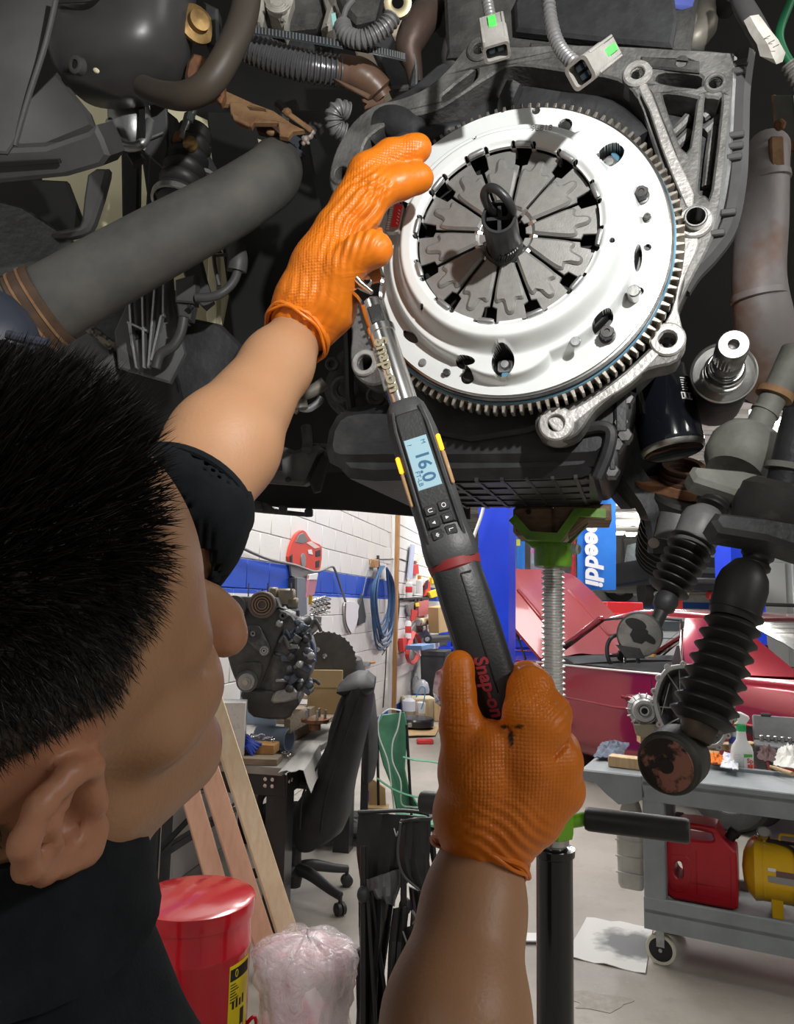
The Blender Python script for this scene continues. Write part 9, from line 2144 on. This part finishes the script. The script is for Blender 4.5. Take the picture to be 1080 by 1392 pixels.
s_card('yellow_tag','small yellow tag beside the red pouch','tag',[(565,820),(570,819),(571,824),(566,825)],py_,.09,.01)
t = s_thing('tape_roll','cream roll of tape lying on a red strap on the slat wall','tape roll',576,845);m = MB();m.tube([sw(570,846,.10),sw(584,844,.10)],.055,16);m.build('roll',ptan,t);m = MB();m.tube([sw(568,846,.10),sw(570,846,.10)],.048,12);m.build('core',zinc,t)
s_card('red_strap','red strap hanging right of the tape roll','strap',[(585,830),(588,838),(588,856),(585,855)],pr,.08,.03)
s_card('grey_gun','grey caulking gun hanging under the tape roll','tool',[(556,862),(566,846),(568,850),(560,866)],zinc,.08,.04)
s_bottle('white spray bottle with red mark at the left end of the slat wall',555,838,868,.04,print_white,zinc,band=pr)
s_card('red_case','red square case below the white spray bottle','case',[(548,868),(557,866),(557,884),(549,886)],pr,.08,.06)
t = s_thing('jumper_cables','looped red jumper cables hanging beside the red case','cables',562,880)
for k in range(4):
    m = MB();m.tube(cr([sw(x+k*1.2,y+k*.6,.10+.01*k) for x,y in ((561,858),(555,875),(552,892),(558,901),(566,892),(569,874),(564,860))],5),.011,6,closed=False);m.build('cable_loop',pr,t)
s_card('white_clip','white clip on the jumper cables','clip',[(564,876),(570,878),(573,892),(566,886)],print_white,.19,.02)
s_card('pale_tools','jumble of pale pliers hanging right of the jumper cables','pliers',[(566,862),(580,856),(586,862),(574,868),(572,880),(567,874)],zinc,.06,.03)
def gnd(px,py):return floor_at(px,py)
def gbox(name,lab,cat,px,py,sz,mm,ang=.2,z=0.,b=.01):
    p = floor_at(px,py,z);t = thing(name,lab,cat,p);fbox(t,name+'_body',p,sz,mm,ang,b);return t,M.Translation(p) @ M.Rotation(ang,4,'Z')
s_card('carton','brown carton on the shelf beside the wrench handle at the slat wall','box',[(596,826),(612,822),(612,858),(597,861)],cb,.34,.15)
t = s_thing('black_roll','thick black rolled mat lying above the dark tub','roll',594,868);m = MB();m.tube([sw(582,869,.30),sw(612,867,.30)],.062,16);m.build('roll',pbk,t);m = MB();m.tube([sw(581,869,.30),sw(582.5,869,.30)],.03,12);m.build('roll_core',zinc,t)
dt = sw(592,935,.30);dt.z = 0;t = thing('storage_tub','big dark grey storage tub with a small red label under the black roll','tub',dt);zt_ = sw(592,884,.30).z;Xt = M(((WD.x,-WNm.x,0,dt.x),(WD.y,-WNm.y,0,dt.y),(0,0,1,0),(0,0,0,1)))
m = MB();m.loft([[Xt @ V((x,y,z)) for x,y in rrect(.62*k,.36*k,.04)] for z,k in ((.02,.84),(zt_-.06,1.0),(zt_-.06,1.06),(zt_,1.06))]);m.build('tub',mat('tub_grey',(.05,.055,.062),.5),t)
m = MB();m.box((-.10,-.192,zt_-.18),(.20,.02,.10),Xt,.003);lb = m.build('label',print_white,t);m = MB();m.box((-.10,-.203,zt_-.155),(.20,.006,.05),Xt,.001);m.build('label_band',pr,lb)
for k in range(4):m = MB();m.box((.05+.07*k,-.180,zt_*.5),(.03,.03,zt_*.8),Xt,.005);m.build('tub_rib',mat('tub_grey',(0,0,0)),t)
s_card('blue_pack','blue and white packs lying on the dark tub','pack',[(573,878),(590,875),(591,881),(574,884)],mat('pack_blue',(.18,.33,.62),.5),.40,.2)
bs = sw(610,900,.22);t = thing('blue_rack','blue steel rack edge beside the wrench handle','rack',(bs.x,bs.y,0));zr = sw(610,857,.22).z
for o in (0,.42):
    m = MB();m.box((0,0,zr/2),(.05,.05,zr),M.Translation(V((bs.x,bs.y,0))+WD*o),.005);m.build('upright',liftb,t)
for z in (.3,zr-.30,zr-.06):m = MB();m.box((.21,0,z),(.46,.35,.04),M(((WD.x,-WNm.x,0,bs.x),(WD.y,-WNm.y,0,bs.y),(0,0,1,0),(0,0,0,1))),.005);m.build('shelf',liftb,t)
def low(px,py):p = floor_at(px,py);return p
# low clutter below: bottles, wood, jugs, round black base on card
clr = mat('clear_bottle',(.50,.53,.58),.2,0,(.40,.43,.48),12,coat=.4)
def gbottle(lab,px,py,r,h,mm,capm,z=0.,name='bottle'):
    p = floor_at(px,py,z);t = thing(name,lab,name,p);m = MB();m.lathe([(.0001,0),(r,0),(r,h*.65),(r*.45,h*.82),(.0001,h*.82)],p,(0,0,1),18);m.build('body',mm,t);m = MB();m.lathe([(r*.35,h*.8),(r*.35,h),(.0001,h)],p,(0,0,1),12);m.build('cap',capm,t);return t
CT = .28
t,X = gbox('crate','pale wooden crate holding bottles under the slat wall','crate',568,977,(.40,.30,CT),ptan,.2)
for k in range(3):m = MB();m.box((-.05+.13*k,-.155,CT/2),(.05,.02,CT*.9),X,.003);m.build('crate_slat',pine,t)
gbottle('clear empty bottle standing on the pale crate',565,938,.05,.24,clr,print_white,CT)
t = thing('clear_dome','clear plastic dome cover beside the empty bottle','cover',floor_at(573,942,CT));p = floor_at(573,942,CT);m = MB();m.lathe([(.11,0),(.115,.05),(.09,.14),(.04,.18),(.0001,.185)],p,(0,0,1),20);m.build('dome',clr,t)
gbox('wood_offcut','tan wood offcut at the foot of the wooden post','wood',552,962,(.10,.12,.30),ptan,.1)
t,X = gbox('wood_crate','small wooden box with an open side right of the black round base','crate',606,979,(.34,.22,.26),pine,.1);m = MB();m.box((.02,-.112,.13),(.18,.02,.12),X,.002);m.build('opening',mat('brown_dark',(.10,.06,.03),.8),t)
gbottle('white plastic jug with a grip on the round black base',556,966,.085,.19,mat('jug_white',(.70,.72,.80),.4),print_white,.14,'jug')
gbox('white_tub','small white square tub right of the white jug','tub',572,970,(.10,.10,.14),print_white,.2,.14)
p = floor_at(566,992);t = thing('creeper_base','round black base standing on flat cardboard near the wooden post','base',p);m = MB();m.lathe([(.17,.042),(.21,.05),(.215,.12),(.20,.14),(.0001,.145)],p,(0,0,1),36);m.build('shell',mat('gloss_dark',(.02,.022,.028),.25),t);m = MB();m.box((-.08,-.2,.085),(.05,.03,.05),M.Translation(p),.004);m.build('badge',zinc,t)
q = [floor_at(*a) for a in ((546,1004),(592,1002),(598,990),(552,986))];G = [[q[0].lerp(q[1],i/4).lerp(q[3].lerp(q[2],i/4),j/3)+V((0,0,.022+.006*math.sin(i+j))) for j in range(4)] for i in range(5)];m = MB();m.sheet(G,.008);m.build('card_sheet',cb,None,'flat cardboard sheet under the round black base','cardboard')
gbox('red_box','low red and black box lying at the edge of the cardboard','box',578,1011,(.18,.08,.05),pr,.1)
t = thing('yellow_ball','small yellow rag at the foot of the wooden post','rag',floor_at(547,1000));m = MB();m.ell(tuple(floor_at(547,1000)+V((0,0,.05))),(.04,.05,.05),None,12,8);m.build('rag',py_,t)
t = thing('cord','loop of bright blue cord hanging over the pale crate','cord',floor_at(575,970,.28));m = MB();m.tube(cr([hit(x,y,floor_at(576,985)+V((0,-.18,0)),V((0,-1,0))) for x,y in ((566,948),(572,934),(578,936),(577,950),(573,964))],5),.008,6);m.build('cord',mat('cord_blue',(.10,.35,.62),.5),t)
